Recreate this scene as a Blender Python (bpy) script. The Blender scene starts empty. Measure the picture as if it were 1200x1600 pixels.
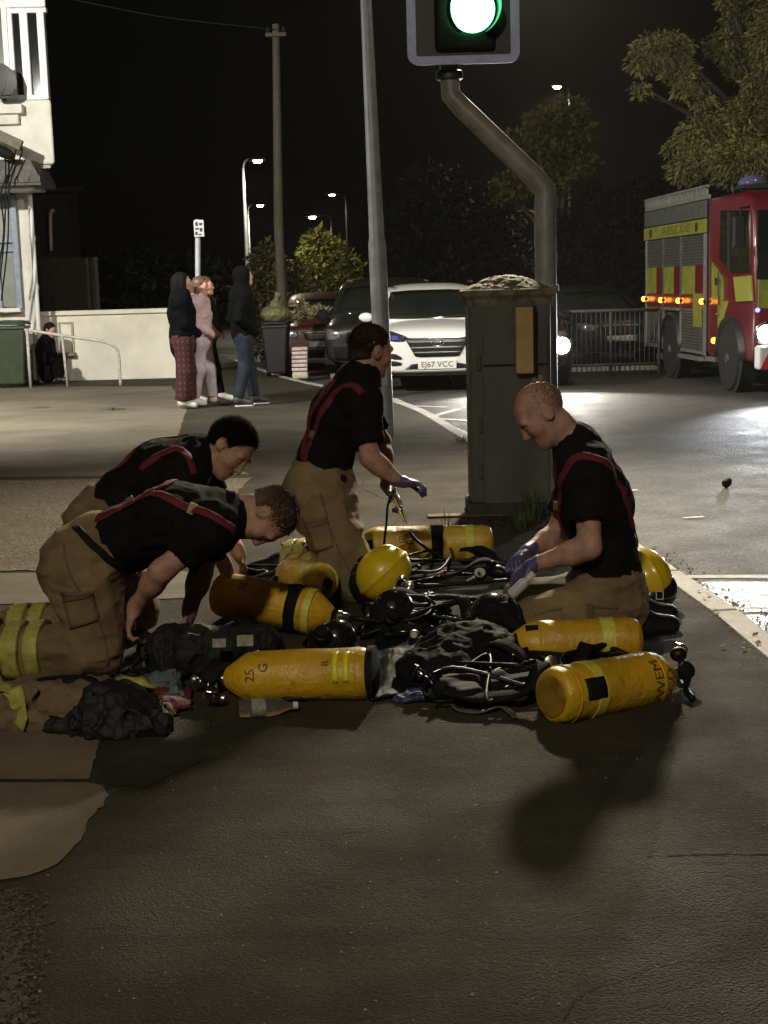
import bpy, math, random
import numpy as np
from mathutils import Vector, Matrix, Quaternion
from mathutils.bvhtree import BVHTree
R = math.radians
random.seed(7)
SC = bpy.context.scene
COL = SC.collection

# ------------------------------------------------------------------ camera, sky, exposure
CAM_H, FPX, PITCH, ROLL = 1.5, 2200.0, math.atan(355 / 2200), R(-1.6)
cam_data = bpy.data.cameras.new('camera')
cam_data.sensor_fit = 'VERTICAL'
cam_data.sensor_height = 36.0
cam_data.lens = FPX / 1600 * 36.0
cam_data.clip_start, cam_data.clip_end = 0.05, 900
cam = bpy.data.objects.new('camera', cam_data)
COL.objects.link(cam)
CAM_R = Matrix.Rotation(math.pi / 2 - PITCH, 3, 'X') @ Matrix.Rotation(ROLL, 3, 'Z')
cam.matrix_world = Matrix.Translation((0, 0, CAM_H)) @ CAM_R.to_4x4()
SC.camera = cam

world = bpy.data.worlds.new('World')
SC.world = world
world.use_nodes = True
wn = world.node_tree
bg = wn.nodes['Background']
sky = wn.nodes.new('ShaderNodeTexSky')
sky.sky_type = 'NISHITA'
sky.sun_disc = False
sky.sun_elevation = R(1.0)
sky.sun_rotation = R(160)
hsv = wn.nodes.new('ShaderNodeHueSaturation')
hsv.inputs['Saturation'].default_value = 0.25
wn.links.new(sky.outputs[0], hsv.inputs['Color'])
wn.links.new(hsv.outputs[0], bg.inputs['Color'])
bg.inputs['Strength'].default_value = 0.0006
SC.view_settings.view_transform = 'Standard'
SC.view_settings.look = 'None'
SC.view_settings.exposure = 0.18
SC.view_settings.gamma = 1.0
SC.render.engine = 'CYCLES'
SC.cycles.use_denoising = True
SC.cycles.max_bounces = 6
SC.cycles.diffuse_bounces = 3
SC.cycles.glossy_bounces = 3
SC.cycles.transmission_bounces = 5
SC.cycles.transparent_max_bounces = 6
SC.cycles.sample_clamp_indirect = 4.0
SC.cycles.caustics_reflective = False
SC.cycles.caustics_refractive = False
SC.cycles.use_light_tree = True
SC.cycles.volume_bounces = 0

# faint moonlight / town glow from behind the photographer: the one sun lamp of the place
sd = bpy.data.lights.new('town_glow', 'SUN')
sd.energy = 0.06
sd.angle = R(40)
sd.color = (1.0, 0.92, 0.76)
so = bpy.data.objects.new('town_glow', sd)
so.rotation_euler = (R(40), 0, R(-15))
COL.objects.link(so)

# ------------------------------------------------------------------ picture -> place helpers
def ray(px, py):
    return (CAM_R @ Vector(((px - 600) / FPX, -(py - 800) / FPX, -1.0)))
def at(px, py, Y):
    d = ray(px, py)
    return Vector((0, 0, CAM_H)) + d * (Y / d.y)
def gnd(px, py, z=0.0):
    d = ray(px, py)
    return Vector((0, 0, CAM_H)) + d * ((z - CAM_H) / d.z)

# ------------------------------------------------------------------ bookkeeping
def tag(o, label=None, cat=None, group=None, kind=None):
    if label: o['label'] = label
    if cat: o['category'] = cat
    if group: o['group'] = group
    if kind: o['kind'] = kind
    return o
def empty(name, loc=(0, 0, 0), rz=0.0):
    o = bpy.data.objects.new(name, None)
    o.empty_display_size = 0.1
    o.location = loc
    o.rotation_euler = (0, 0, rz)
    COL.objects.link(o)
    return o
def copy_tree(o, parent=None):
    c = o.copy()
    COL.objects.link(c)
    c.parent = parent
    for ch in list(o.children):
        copy_tree(ch, c)
    return c

# ------------------------------------------------------------------ mesh collector
class MB:
    def __init__(s):
        s.v, s.f = [], []
    def add(s, vs, fs):
        n = len(s.v)
        s.v.extend([tuple(v) for v in vs])
        s.f.extend([tuple(i + n for i in f) for f in fs])
        return s
    def box(s, c, size, rot=None):
        x, y, z = [a / 2 for a in size]
        M = rot if rot is not None else Matrix.Identity(3)
        vs = [M @ Vector((i * x, j * y, k * z)) + Vector(c) for i in (-1, 1) for j in (-1, 1) for k in (-1, 1)]
        return s.add(vs, [(0, 1, 3, 2), (4, 6, 7, 5), (0, 4, 5, 1), (2, 3, 7, 6), (0, 2, 6, 4), (1, 5, 7, 3)])
    def tube(s, pts, rad, seg=10, cap=True):
        pts = [Vector(p) for p in pts]
        if not isinstance(rad, (list, tuple)): rad = [rad] * len(pts)
        t0 = (pts[1] - pts[0]).normalized()
        u = t0.orthogonal().normalized()
        vs, fs = [], []
        for i, p in enumerate(pts):
            if i == 0: t = t0
            elif i == len(pts) - 1: t = (pts[i] - pts[i - 1]).normalized()
            else: t = ((pts[i + 1] - pts[i]).normalized() + (pts[i] - pts[i - 1]).normalized())
            if t.length < 1e-6: t = t0
            t.normalize()
            u = (u - t * u.dot(t))
            if u.length < 1e-6: u = t.orthogonal()
            u.normalize()
            w = t.cross(u)
            for k in range(seg):
                a = 2 * math.pi * k / seg
                vs.append(p + (u * math.cos(a) + w * math.sin(a)) * rad[i])
        for i in range(len(pts) - 1):
            for k in range(seg):
                a, b = i * seg + k, i * seg + (k + 1) % seg
                fs.append((a, b, b + seg, a + seg))
        if cap:
            fs.append(tuple(range(seg - 1, -1, -1)))
            fs.append(tuple((len(pts) - 1) * seg + k for k in range(seg)))
        return s.add(vs, fs)
    def lathe(s, prof, o, axis, seg=24, x=None):
        """prof: list of (along, radius) from o along axis"""
        axis = Vector(axis).normalized()
        u = Vector(x).normalized() if x is not None else axis.orthogonal().normalized()
        w = axis.cross(u)
        vs, fs = [], []
        o = Vector(o)
        for (h, r) in prof:
            for k in range(seg):
                a = 2 * math.pi * k / seg
                vs.append(o + axis * h + (u * math.cos(a) + w * math.sin(a)) * max(r, 1e-4))
        for i in range(len(prof) - 1):
            for k in range(seg):
                a, b = i * seg + k, i * seg + (k + 1) % seg
                fs.append((a, b, b + seg, a + seg))
        fs.append(tuple(range(seg - 1, -1, -1)))
        fs.append(tuple((len(prof) - 1) * seg + k for k in range(seg)))
        return s.add(vs, fs)
    def prism(s, poly, d):
        """poly: list of 3D points (planar), d: extrusion vector"""
        d = Vector(d)
        n = len(poly)
        p = [Vector(a) for a in poly]
        vs = p + [a + d for a in p]
        fs = [tuple(range(n)), tuple(range(2 * n - 1, n - 1, -1))]
        for i in range(n):
            j = (i + 1) % n
            fs.append((j, i, i + n, j + n))
        return s.add(vs, fs)
    def grid(s, rows):
        n, m = len(rows), len(rows[0])
        vs = [p for r in rows for p in r]
        fs = [(i * m + j, i * m + j + 1, (i + 1) * m + j + 1, (i + 1) * m + j) for i in range(n - 1) for j in range(m - 1)]
        return s.add(vs, fs)
    def ell(s, c, r, rot=None, seg=16, rings=10):
        M = rot if rot is not None else Matrix.Identity(3)
        vs, fs = [], []
        c = Vector(c)
        for i in range(rings + 1):
            th = math.pi * i / rings
            for k in range(seg):
                a = 2 * math.pi * k / seg
                vs.append(M @ Vector((r[0] * math.sin(th) * math.cos(a), r[1] * math.sin(th) * math.sin(a), r[2] * math.cos(th))) + c)
        for i in range(rings):
            for k in range(seg):
                a, b = i * seg + k, i * seg + (k + 1) % seg
                fs.append((a, a + seg, b + seg, b))
        return s.add(vs, fs)
    def mesh(s, name, mat=None, smooth=False, angle=None):
        me = bpy.data.meshes.new(name)
        me.from_pydata(s.v, [], s.f)
        me.validate()
        if mat is not None: me.materials.append(mat)
        if smooth:
            me.shade_smooth()
            if angle is not None: me.set_sharp_from_angle(angle=R(angle))
        me.update()
        return me
    def build(s, name, mat=None, parent=None, smooth=False, angle=None, bevel=0.0, segs=2, loc=None, recalc=True, subd=0, solid=0.0):
        import bmesh
        me = s.mesh(name, mat)
        if recalc:
            bm = bmesh.new(); bm.from_mesh(me)
            bmesh.ops.recalc_face_normals(bm, faces=bm.faces)
            bm.to_mesh(me); bm.free()
        if smooth:
            me.shade_smooth()
            if angle is not None: me.set_sharp_from_angle(angle=R(angle))
        o = bpy.data.objects.new(name, me)
        COL.objects.link(o)
        if parent is not None: o.parent = parent
        if loc is not None: o.location = loc
        if solid:
            m = o.modifiers.new('solid', 'SOLIDIFY'); m.thickness = solid; m.offset = 0
        if bevel > 0:
            m = o.modifiers.new('bevel', 'BEVEL'); m.width = bevel; m.segments = segs; m.limit_method = 'ANGLE'; m.angle_limit = R(35)
        if subd:
            m = o.modifiers.new('sub', 'SUBSURF'); m.levels = subd; m.render_levels = subd
        return o

def catmull(pts, n=8):
    pts = [Vector(p) for p in pts]
    P = [pts[0] * 2 - pts[1]] + pts + [pts[-1] * 2 - pts[-2]]
    out = []
    for i in range(1, len(P) - 2):
        for k in range(n):
            t = k / n
            a, b, c, d = P[i - 1], P[i], P[i + 1], P[i + 2]
            out.append(0.5 * ((2 * b) + (c - a) * t + (2 * a - 5 * b + 4 * c - d) * t * t + (3 * b - a - 3 * c + d) * t ** 3))
    out.append(pts[-1])
    return out
def basis(axis, up=(0, 0, 1)):
    """3x3 with x = axis, z close to up"""
    x = Vector(axis).normalized()
    z = Vector(up) - x * Vector(up).dot(x)
    z.normalize()
    y = z.cross(x)
    return Matrix((x, y, z)).transposed()

# ------------------------------------------------------------------ materials
MATS = {}
def mat(name, col, rough=0.6, metal=0.0, spec=0.5, noise=0.0, nscale=8.0, bump=0.0, bscale=40.0, emit=None, estr=0.0,
        trans=0.0, coat=0.0, alpha=1.0, col2=None, sheen=0.0, ior=None, stretch=None, rvar=0.0, detail=4.0, object_coords=True):
    if name in MATS: return MATS[name]
    m = bpy.data.materials.new(name)
    MATS[name] = m
    m.use_nodes = True
    nt = m.node_tree
    b = nt.nodes['Principled BSDF']
    b.inputs['Base Color'].default_value = (*col, 1)
    b.inputs['Roughness'].default_value = rough
    b.inputs['Metallic'].default_value = metal
    b.inputs['Specular IOR Level'].default_value = spec
    if trans: b.inputs['Transmission Weight'].default_value = trans
    if coat:
        b.inputs['Coat Weight'].default_value = coat
        b.inputs['Coat Roughness'].default_value = 0.08
    if sheen: b.inputs['Sheen Weight'].default_value = sheen
    if ior: b.inputs['IOR'].default_value = ior
    if alpha < 1: b.inputs['Alpha'].default_value = alpha
    if emit:
        b.inputs['Emission Color'].default_value = (*emit, 1)
        b.inputs['Emission Strength'].default_value = estr
    if noise or bump or rvar:
        tc = nt.nodes.new('ShaderNodeTexCoord')
        mp = nt.nodes.new('ShaderNodeMapping')
        nt.links.new(tc.outputs['Object'], mp.inputs['Vector'])
        if stretch: mp.inputs['Scale'].default_value = stretch
    if noise or rvar:
        n = nt.nodes.new('ShaderNodeTexNoise')
        n.inputs['Scale'].default_value = nscale
        n.inputs['Detail'].default_value = detail
        n.inputs['Roughness'].default_value = 0.6
        nt.links.new(mp.outputs[0], n.inputs['Vector'])
        if noise:
            cr = nt.nodes.new('ShaderNodeValToRGB')
            c2 = col2 or tuple(c * (1 - noise) for c in col)
            cr.color_ramp.elements[0].position = 0.35
            cr.color_ramp.elements[1].position = 0.68
            cr.color_ramp.elements[0].color = (*c2, 1)
            cr.color_ramp.elements[1].color = (*[min(1, c * (1 + noise * 0.35)) for c in col], 1)
            nt.links.new(n.outputs['Fac'], cr.inputs[0])
            nt.links.new(cr.outputs[0], b.inputs['Base Color'])
        if rvar:
            mr = nt.nodes.new('ShaderNodeMapRange')
            mr.inputs['From Min'].default_value = 0.3; mr.inputs['From Max'].default_value = 0.7
            mr.inputs['To Min'].default_value = max(0.02, rough - rvar); mr.inputs['To Max'].default_value = min(1, rough + rvar)
            nt.links.new(n.outputs['Fac'], mr.inputs['Value'])
            nt.links.new(mr.outputs[0], b.inputs['Roughness'])
    if bump:
        n2 = nt.nodes.new('ShaderNodeTexNoise')
        n2.inputs['Scale'].default_value = bscale
        n2.inputs['Detail'].default_value = 3
        nt.links.new(mp.outputs[0], n2.inputs['Vector'])
        bp = nt.nodes.new('ShaderNodeBump')
        bp.inputs['Strength'].default_value = bump
        bp.inputs['Distance'].default_value = 0.01
        nt.links.new(n2.outputs['Fac'], bp.inputs['Height'])
        nt.links.new(bp.outputs[0], b.inputs['Normal'])
    return m

# ------------------------------------------------------------------ SDF engine (continuous bodies, cloth, soft things)
_rng = np.random.RandomState(3)
_LAT = _rng.rand(32, 32, 32).astype(np.float32)
def vnoise(X, Y, Z):
    def sp(a):
        i = np.floor(a).astype(np.int32); t = a - i
        return i & 31, (i + 1) & 31, t * t * (3 - 2 * t)
    x0, x1, tx = sp(X); y0, y1, ty = sp(Y); z0, z1, tz = sp(Z)
    L = _LAT
    c00 = L[x0, y0, z0] * (1 - tx) + L[x1, y0, z0] * tx
    c10 = L[x0, y1, z0] * (1 - tx) + L[x1, y1, z0] * tx
    c01 = L[x0, y0, z1] * (1 - tx) + L[x1, y0, z1] * tx
    c11 = L[x0, y1, z1] * (1 - tx) + L[x1, y1, z1] * tx
    return (c00 * (1 - ty) + c10 * ty) * (1 - tz) + (c01 * (1 - ty) + c11 * ty) * tz
def cap(a, b, ra, rb=None, k=0.03, u=None, w=1.0, clip=None, op='u'):
    return dict(t='cap', a=np.array(a, float), b=np.array(b, float), ra=ra, rb=ra if rb is None else rb, k=k,
                u=None if u is None else np.array(Vector(u).normalized(), float), w=w, clip=clip, op=op)
def ell(c, r, M=None, k=0.03, clip=None, op='u'):
    return dict(t='ell', c=np.array(c, float), r=np.array(r, float), M=np.eye(3) if M is None else np.array(M, float), k=k, clip=clip, op=op)
def rbox(c, h, M=None, rr=0.01, k=0.01, clip=None, op='u'):
    return dict(t='box', c=np.array(c, float), r=np.array(h, float), M=np.eye(3) if M is None else np.array(M, float), rr=rr, k=k, clip=clip, op=op)
def inflate(prims, d, kmul=1.0):
    out = []
    for p in prims:
        q = dict(p)
        if q['t'] == 'cap': q['ra'] += d; q['rb'] += d
        else: q['r'] = q['r'] + d
        q['k'] *= kmul
        out.append(q)
    return out
def pb(p):
    if p['t'] == 'cap':
        r = max(p['ra'], p['rb']) * max(1, p['w'])
        return np.minimum(p['a'], p['b']) - r, np.maximum(p['a'], p['b']) + r
    r = np.linalg.norm(p['r']) if p['t'] == 'box' else np.max(p['r'])
    return p['c'] - r, p['c'] + r
def pdist(p, X, Y, Z):
    if p['t'] == 'cap':
        a, b = p['a'], p['b']
        ba = b - a
        L = max(ba @ ba, 1e-9)
        px, py, pz = X - a[0], Y - a[1], Z - a[2]
        t = np.clip((px * ba[0] + py * ba[1] + pz * ba[2]) / L, 0, 1)
        qx, qy, qz = px - t * ba[0], py - t * ba[1], pz - t * ba[2]
        if p['u'] is not None:
            u = p['u']
            s = (qx * u[0] + qy * u[1] + qz * u[2]) * (1 - 1 / p['w'])
            qx, qy, qz = qx - s * u[0], qy - s * u[1], qz - s * u[2]
        d = np.sqrt(qx * qx + qy * qy + qz * qz) - (p['ra'] + (p['rb'] - p['ra']) * t)
    else:
        M, c, r = p['M'], p['c'], p['r']
        px, py, pz = X - c[0], Y - c[1], Z - c[2]
        lx = px * M[0, 0] + py * M[1, 0] + pz * M[2, 0]
        ly = px * M[0, 1] + py * M[1, 1] + pz * M[2, 1]
        lz = px * M[0, 2] + py * M[1, 2] + pz * M[2, 2]
        if p['t'] == 'ell':
            k0 = np.sqrt((lx / r[0]) ** 2 + (ly / r[1]) ** 2 + (lz / r[2]) ** 2)
            k1 = np.sqrt((lx / r[0] ** 2) ** 2 + (ly / r[1] ** 2) ** 2 + (lz / r[2] ** 2) ** 2)
            d = k0 * (k0 - 1) / np.maximum(k1, 1e-6)
        else:
            rr = p['rr']
            qx, qy, qz = np.abs(lx) - (r[0] - rr), np.abs(ly) - (r[1] - rr), np.abs(lz) - (r[2] - rr)
            d = np.sqrt(np.maximum(qx, 0) ** 2 + np.maximum(qy, 0) ** 2 + np.maximum(qz, 0) ** 2) + np.minimum(np.maximum(qx, np.maximum(qy, qz)), 0) - rr
    if p['clip']:
        for (c, n) in p['clip']:
            n = Vector(n).normalized()
            d = np.maximum(d, (X - c[0]) * n[0] + (Y - c[1]) * n[1] + (Z - c[2]) * n[2])
    return d
def sdf_mesh(prims, vox, name='m', noise=None, clip=None):
    """noise: list of (amp, (sx,sy,sz), ridged). returns bpy mesh"""
    ups = [p for p in prims if p['op'] == 'u']
    lo = np.min([pb(p)[0] for p in ups], axis=0) - 4 * vox - 0.02
    hi = np.max([pb(p)[1] for p in ups], axis=0) + 4 * vox + 0.02
    n = np.ceil((hi - lo) / vox).astype(int) + 1
    ax = [lo[i] + vox * np.arange(n[i]) for i in range(3)]
    F = np.full(n, 0.25, np.float32)
    for p in prims:
        a, b = pb(p)
        mar = p['k'] + 3 * vox + 0.01
        i0 = np.maximum(np.floor((a - mar - lo) / vox).astype(int), 0)
        i1 = np.minimum(np.ceil((b + mar - lo) / vox).astype(int) + 1, n)
        if np.any(i1 <= i0): continue
        sl = tuple(slice(i0[i], i1[i]) for i in range(3))
        X, Y, Z = [ax[i][sl[i]].reshape([-1 if j == i else 1 for j in range(3)]).astype(np.float32) for i in range(3)]
        d = pdist(p, X, Y, Z).astype(np.float32)
        f = F[sl]
        k = max(p['k'], 1e-4)
        if p['op'] == 'u':
            h = np.maximum(k - np.abs(f - d), 0) / k
            F[sl] = np.minimum(f, d) - h * h * k * 0.25
        else:
            d = -d
            h = np.maximum(k - np.abs(f - d), 0) / k
            F[sl] = np.maximum(f, d) + h * h * k * 0.25
    X, Y, Z = [ax[i].reshape([-1 if j == i else 1 for j in range(3)]).astype(np.float32) for i in range(3)]
    if noise:
        near = np.argwhere(np.abs(F) < 0.05)
        xs, ys, zs = ax[0][near[:, 0]], ax[1][near[:, 1]], ax[2][near[:, 2]]
        tot = np.zeros(len(near), np.float32)
        for (amp, sc, rid) in noise:
            q = vnoise(xs * sc[0] + 50, ys * sc[1] + 50, zs * sc[2] + 50)
            if rid: q = 1 - np.abs(2 * q - 1) * 1.6
            else: q = 2 * q - 1
            tot += amp * q
        F[near[:, 0], near[:, 1], near[:, 2]] -= tot
    if clip:
        for (c, nn) in clip:
            nn = Vector(nn).normalized()
            F = np.maximum(F, ((X - c[0]) * nn[0] + (Y - c[1]) * nn[1] + (Z - c[2]) * nn[2]).astype(np.float32))
    S = F < 0
    nx, ny, nz = F.shape
    c = np.zeros((nx - 1, ny - 1, nz - 1), np.int8)
    for i in (0, 1):
        for j in (0, 1):
            for k in (0, 1):
                c += S[i:nx - 1 + i, j:ny - 1 + j, k:nz - 1 + k]
    cells = np.argwhere((c > 0) & (c < 8))
    if len(cells) == 0: return bpy.data.meshes.new(name)
    idx = -np.ones(c.shape, np.int32)
    idx[cells[:, 0], cells[:, 1], cells[:, 2]] = np.arange(len(cells))
    corners = [(i, j, k) for i in (0, 1) for j in (0, 1) for k in (0, 1)]
    vals = {q: F[cells[:, 0] + q[0], cells[:, 1] + q[1], cells[:, 2] + q[2]] for q in corners}
    acc = np.zeros((len(cells), 3)); cnt = np.zeros(len(cells))
    for q in corners:
        for d in range(3):
            if q[d] == 0:
                r = list(q); r[d] = 1; r = tuple(r)
                m = (vals[q] < 0) != (vals[r] < 0)
                den = vals[q] - vals[r]
                den = np.where(np.abs(den) < 1e-9, 1e-9, den)
                t = np.clip(vals[q] / den, 0, 1)
                pos = np.tile(np.array(q, float), (len(cells), 1))
                pos[:, d] = t
                acc[m] += pos[m]; cnt[m] += 1
    V = lo + (cells + acc / np.maximum(cnt, 1)[:, None]) * vox
    quads = []
    for d in range(3):
        e1, e2 = (d + 1) % 3, (d + 2) % 3
        s0 = [slice(None)] * 3; s1 = [slice(None)] * 3
        s0[d] = slice(0, -1); s1[d] = slice(1, None)
        A, B = S[tuple(s0)], S[tuple(s1)]
        ch = np.argwhere(A != B)
        ch = ch[(ch[:, e1] > 0) & (ch[:, e2] > 0) & (ch[:, e1] < F.shape[e1] - 1) & (ch[:, e2] < F.shape[e2] - 1)]
        def cell(o1, o2):
            q = ch.copy(); q[:, e1] += o1; q[:, e2] += o2
            return idx[q[:, 0], q[:, 1], q[:, 2]]
        q4 = np.stack([cell(-1, -1), cell(0, -1), cell(0, 0), cell(-1, 0)], 1)
        ins = A[ch[:, 0], ch[:, 1], ch[:, 2]]
        q4[~ins] = q4[~ins][:, ::-1]
        quads.append(q4)
    Q = np.concatenate(quads)
    Q = Q[(Q >= 0).all(1)]
    me = bpy.data.meshes.new(name)
    me.vertices.add(len(V)); me.vertices.foreach_set('co', V.astype(np.float32).ravel())
    me.loops.add(len(Q) * 4); me.loops.foreach_set('vertex_index', Q.astype(np.int32).ravel())
    me.polygons.add(len(Q)); me.polygons.foreach_set('loop_start', (np.arange(len(Q)) * 4).astype(np.int32))
    me.update(calc_edges=True)
    me.validate()
    me.shade_smooth()
    return me
def sdf_obj(name, prims, vox, material, parent=None, noise=None, clip=None, smooth=0):
    me = sdf_mesh(prims, vox, name, noise, clip)
    me.materials.append(material)
    o = bpy.data.objects.new(name, me)
    COL.objects.link(o)
    if parent is not None: o.parent = parent
    if smooth:
        m = o.modifiers.new('s', 'SMOOTH'); m.iterations = smooth; m.factor = 0.5
    return o
def bvh_of(o):
    me = o.data
    return BVHTree.FromPolygons([v.co.copy() for v in me.vertices], [tuple(p.vertices) for p in me.polygons])
def ribbon(name, bvh, pts, width, material, parent, off=0.006, thick=0.005, n=6, flat=False):
    """a strap lying on a surface: pts projected onto the bvh"""
    path = catmull(pts, n)
    ce, no = [], []
    for p in path:
        loc, nn, i, d = bvh.find_nearest(p)
        ce.append(loc); no.append(nn)
    # smooth
    for _ in range(8 if flat else 2):
        ce = [ce[0]] + [(ce[i - 1] + ce[i] * 2 + ce[i + 1]) / 4 for i in range(1, len(ce) - 1)] + [ce[-1]]
        no = [no[0]] + [(no[i - 1] + no[i] * 2 + no[i + 1]).normalized() for i in range(1, len(no) - 1)] + [no[-1]]
    rows = []
    for i, p in enumerate(ce):
        t = (ce[min(i + 1, len(ce) - 1)] - ce[max(i - 1, 0)]).normalized()
        s = t.cross(no[i]).normalized()
        row = []
        for q in (-0.5, -0.25, 0, 0.25, 0.5):
            w = p + s * width * q
            loc, nn, _, d = bvh.find_nearest(w)
            if flat: d = 1
            row.append(loc + no[i] * off if d < 0.03 else w + no[i] * off)
        rows.append(row)
    return MB().grid(rows).build(name, material, parent, smooth=True, solid=thick, recalc=False)
def pix(bvh, px, py, Y=None):
    """where the sight line through a picture point meets a surface"""
    d = ray(px, py).normalized()
    loc, nn, i, dd = bvh.ray_cast(Vector((0, 0, CAM_H)), d)
    if loc is None:
        q = at(px, py, Y) if Y else Vector((0, 0, CAM_H)) + d * 6
        loc, nn, i, dd = bvh.find_nearest(q)
    return loc
def text_mesh(txt, size, depth=0.0):
    cu = bpy.data.curves.new('txt', 'FONT')
    cu.body = txt; cu.size = size; cu.extrude = depth
    cu.align_x = 'CENTER'; cu.align_y = 'CENTER'
    cu.resolution_u = 3
    o = bpy.data.objects.new('txt', cu)
    COL.objects.link(o)
    dg = bpy.context.evaluated_depsgraph_get()
    me = bpy.data.meshes.new_from_object(o.evaluated_get(dg))
    bpy.data.objects.remove(o)
    return me
def text_obj(name, txt, size, material, parent, M, wrap_r=None, sx=1.0):
    """M: 4x4 placing local x right, y up, z out. wrap_r: bend over a cylinder with axis local x"""
    me = text_mesh(txt, size)
    me.materials.clear(); me.materials.append(material)
    for v in me.vertices:
        x, y, z = v.co
        x *= sx
        if wrap_r:
            a = y / wrap_r
            v.co = M @ Vector((x, math.sin(a) * wrap_r, (math.cos(a) - 1) * wrap_r))
        else:
            v.co = M @ Vector((x, y, z))
    me.update()
    o = bpy.data.objects.new(name, me)
    COL.objects.link(o); o.parent = parent
    return o

# ------------------------------------------------------------------ ground materials
ROADZ = -0.05
def ground_mat(name, c_dark, c_light, rough=0.8, rvar=0.1, bump=0.5, bscale=160.0, speck=0.5, stain=0.35, wet=None, stain_scale=0.9, cracks=0.0, streak=0.0, spec=0.5):
    m = bpy.data.materials.new(name); MATS[name] = m
    m.use_nodes = True
    nt = m.node_tree; b = nt.nodes['Principled BSDF']; L = nt.links.new
    tc = nt.nodes.new('ShaderNodeTexCoord')
    def noise(sc, det=4, ro=0.6, vec=None):
        n = nt.nodes.new('ShaderNodeTexNoise'); n.inputs['Scale'].default_value = sc; n.inputs['Detail'].default_value = det; n.inputs['Roughness'].default_value = ro
        L(vec or tc.outputs['Object'], n.inputs['Vector']); return n.outputs['Fac']
    def rng(v, a, b_, c, d):
        r = nt.nodes.new('ShaderNodeMapRange'); r.inputs['From Min'].default_value = a; r.inputs['From Max'].default_value = b_
        r.inputs['To Min'].default_value = c; r.inputs['To Max'].default_value = d; L(v, r.inputs['Value']); return r.outputs[0]
    def mix(f, a, b_, mode='MIX'):
        x = nt.nodes.new('ShaderNodeMix'); x.data_type = 'RGBA'; x.blend_type = mode
        if isinstance(f, float): x.inputs['Factor'].default_value = f
        else: L(f, x.inputs['Factor'])
        for v, s in ((a, x.inputs['A']), (b_, x.inputs['B'])):
            if isinstance(v, tuple): s.default_value = (*v, 1)
            else: L(v, s)
        return x.outputs['Result']
    base = mix(rng(noise(stain_scale, 6, 0.62), 0.36, 0.66, 0, 1), tuple(c * (1 - stain) for c in c_light), c_light)
    # stone chips
    vor = nt.nodes.new('ShaderNodeTexVoronoi'); vor.inputs['Scale'].default_value = bscale; L(tc.outputs['Object'], vor.inputs['Vector'])
    chip = nt.nodes.new('ShaderNodeSeparateColor'); L(vor.outputs['Color'], chip.inputs[0])
    col = mix(rng(chip.outputs[0], 0.0, 1.0, 0.0, speck), base, c_dark)
    col = mix(rng(chip.outputs[1], 0.96, 1.0, 0.0, 0.6 * speck), col, tuple(min(1, c * 2.6) for c in c_light))
    # pale scuffs
    col = mix(rng(noise(7.0, 8, 0.75), 0.66, 0.80, 0.0, 0.35), col, tuple(min(1, c * 2.0) for c in c_light))
    if streak:
        mp = nt.nodes.new('ShaderNodeMapping'); mp.inputs['Scale'].default_value = (0.5, 5.0, 1); L(tc.outputs['Object'], mp.inputs['Vector'])
        col = mix(rng(noise(1.6, 5, 0.6, mp.outputs[0]), 0.45, 0.7, 0.0, streak), col, c_dark)
    L(col, b.inputs['Base Color'])
    ro = rng(noise(2.2, 5), 0.35, 0.65, rough - rvar, rough + rvar)
    hgt = nt.nodes.new('ShaderNodeMath'); hgt.operation = 'MULTIPLY_ADD'
    L(vor.outputs['Distance'], hgt.inputs[0]); hgt.inputs[1].default_value = -0.8; L(noise(bscale * 0.45, 3), hgt.inputs[2])
    bp = nt.nodes.new('ShaderNodeBump'); bp.inputs['Strength'].default_value = bump; bp.inputs['Distance'].default_value = 0.006
    L(hgt.outputs[0], bp.inputs['Height'])
    bp2 = nt.nodes.new('ShaderNodeBump'); bp2.inputs['Strength'].default_value = 0.25; bp2.inputs['Distance'].default_value = 0.04
    L(noise(3.0, 4), bp2.inputs['Height']); L(bp.outputs[0], bp2.inputs['Normal'])
    L(bp2.outputs[0], b.inputs['Normal'])
    if wet:
        # standing wet film in patches: puddles with a shape of their own
        mp = nt.nodes.new('ShaderNodeMapping'); mp.inputs['Scale'].default_value = (0.45, 1.6, 1); L(tc.outputs['Object'], mp.inputs['Vector'])
        w = rng(noise(1.5, 5, 0.6, mp.outputs[0]), wet[0], wet[0] + 0.1, 0, 1)
        mm = nt.nodes.new('ShaderNodeMix'); mm.data_type = 'FLOAT'; L(w, mm.inputs[0]); L(ro, mm.inputs[2]); mm.inputs[3].default_value = wet[1]
        ro = mm.outputs[0]
        L(mix(w, col, mix(0.6, col, c_dark)), b.inputs['Base Color'])
        L(rng(w, 0, 1, bump, bump * wet[2]), bp.inputs['Strength'])
    L(ro, b.inputs['Roughness'])
    b.inputs['Specular IOR Level'].default_value = spec
    return m
M_ASPH = ground_mat('footway_asphalt', (0.025, 0.022, 0.015), (0.080, 0.070, 0.048), rough=0.90, rvar=0.08, bump=0.9, bscale=150, speck=0.5, stain=0.5, streak=0.45, stain_scale=1.6, spec=0.22)
M_ROAD = ground_mat('road_asphalt', (0.03, 0.030, 0.029), (0.085, 0.085, 0.082), rough=0.74, rvar=0.08, bump=1.0, bscale=62, speck=0.9, stain=0.35, wet=(0.70, 0.45, 0.8), spec=0.35)
M_EARTH = ground_mat('earth', (0.012, 0.012, 0.009), (0.03, 0.03, 0.022), rough=0.9, bscale=30)
M_CONC = ground_mat('drive_concrete', (0.10, 0.085, 0.058), (0.21, 0.185, 0.13), rough=0.82, bump=0.25, bscale=240, speck=0.3, stain=0.45, stain_scale=0.7, streak=0.55)
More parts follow.
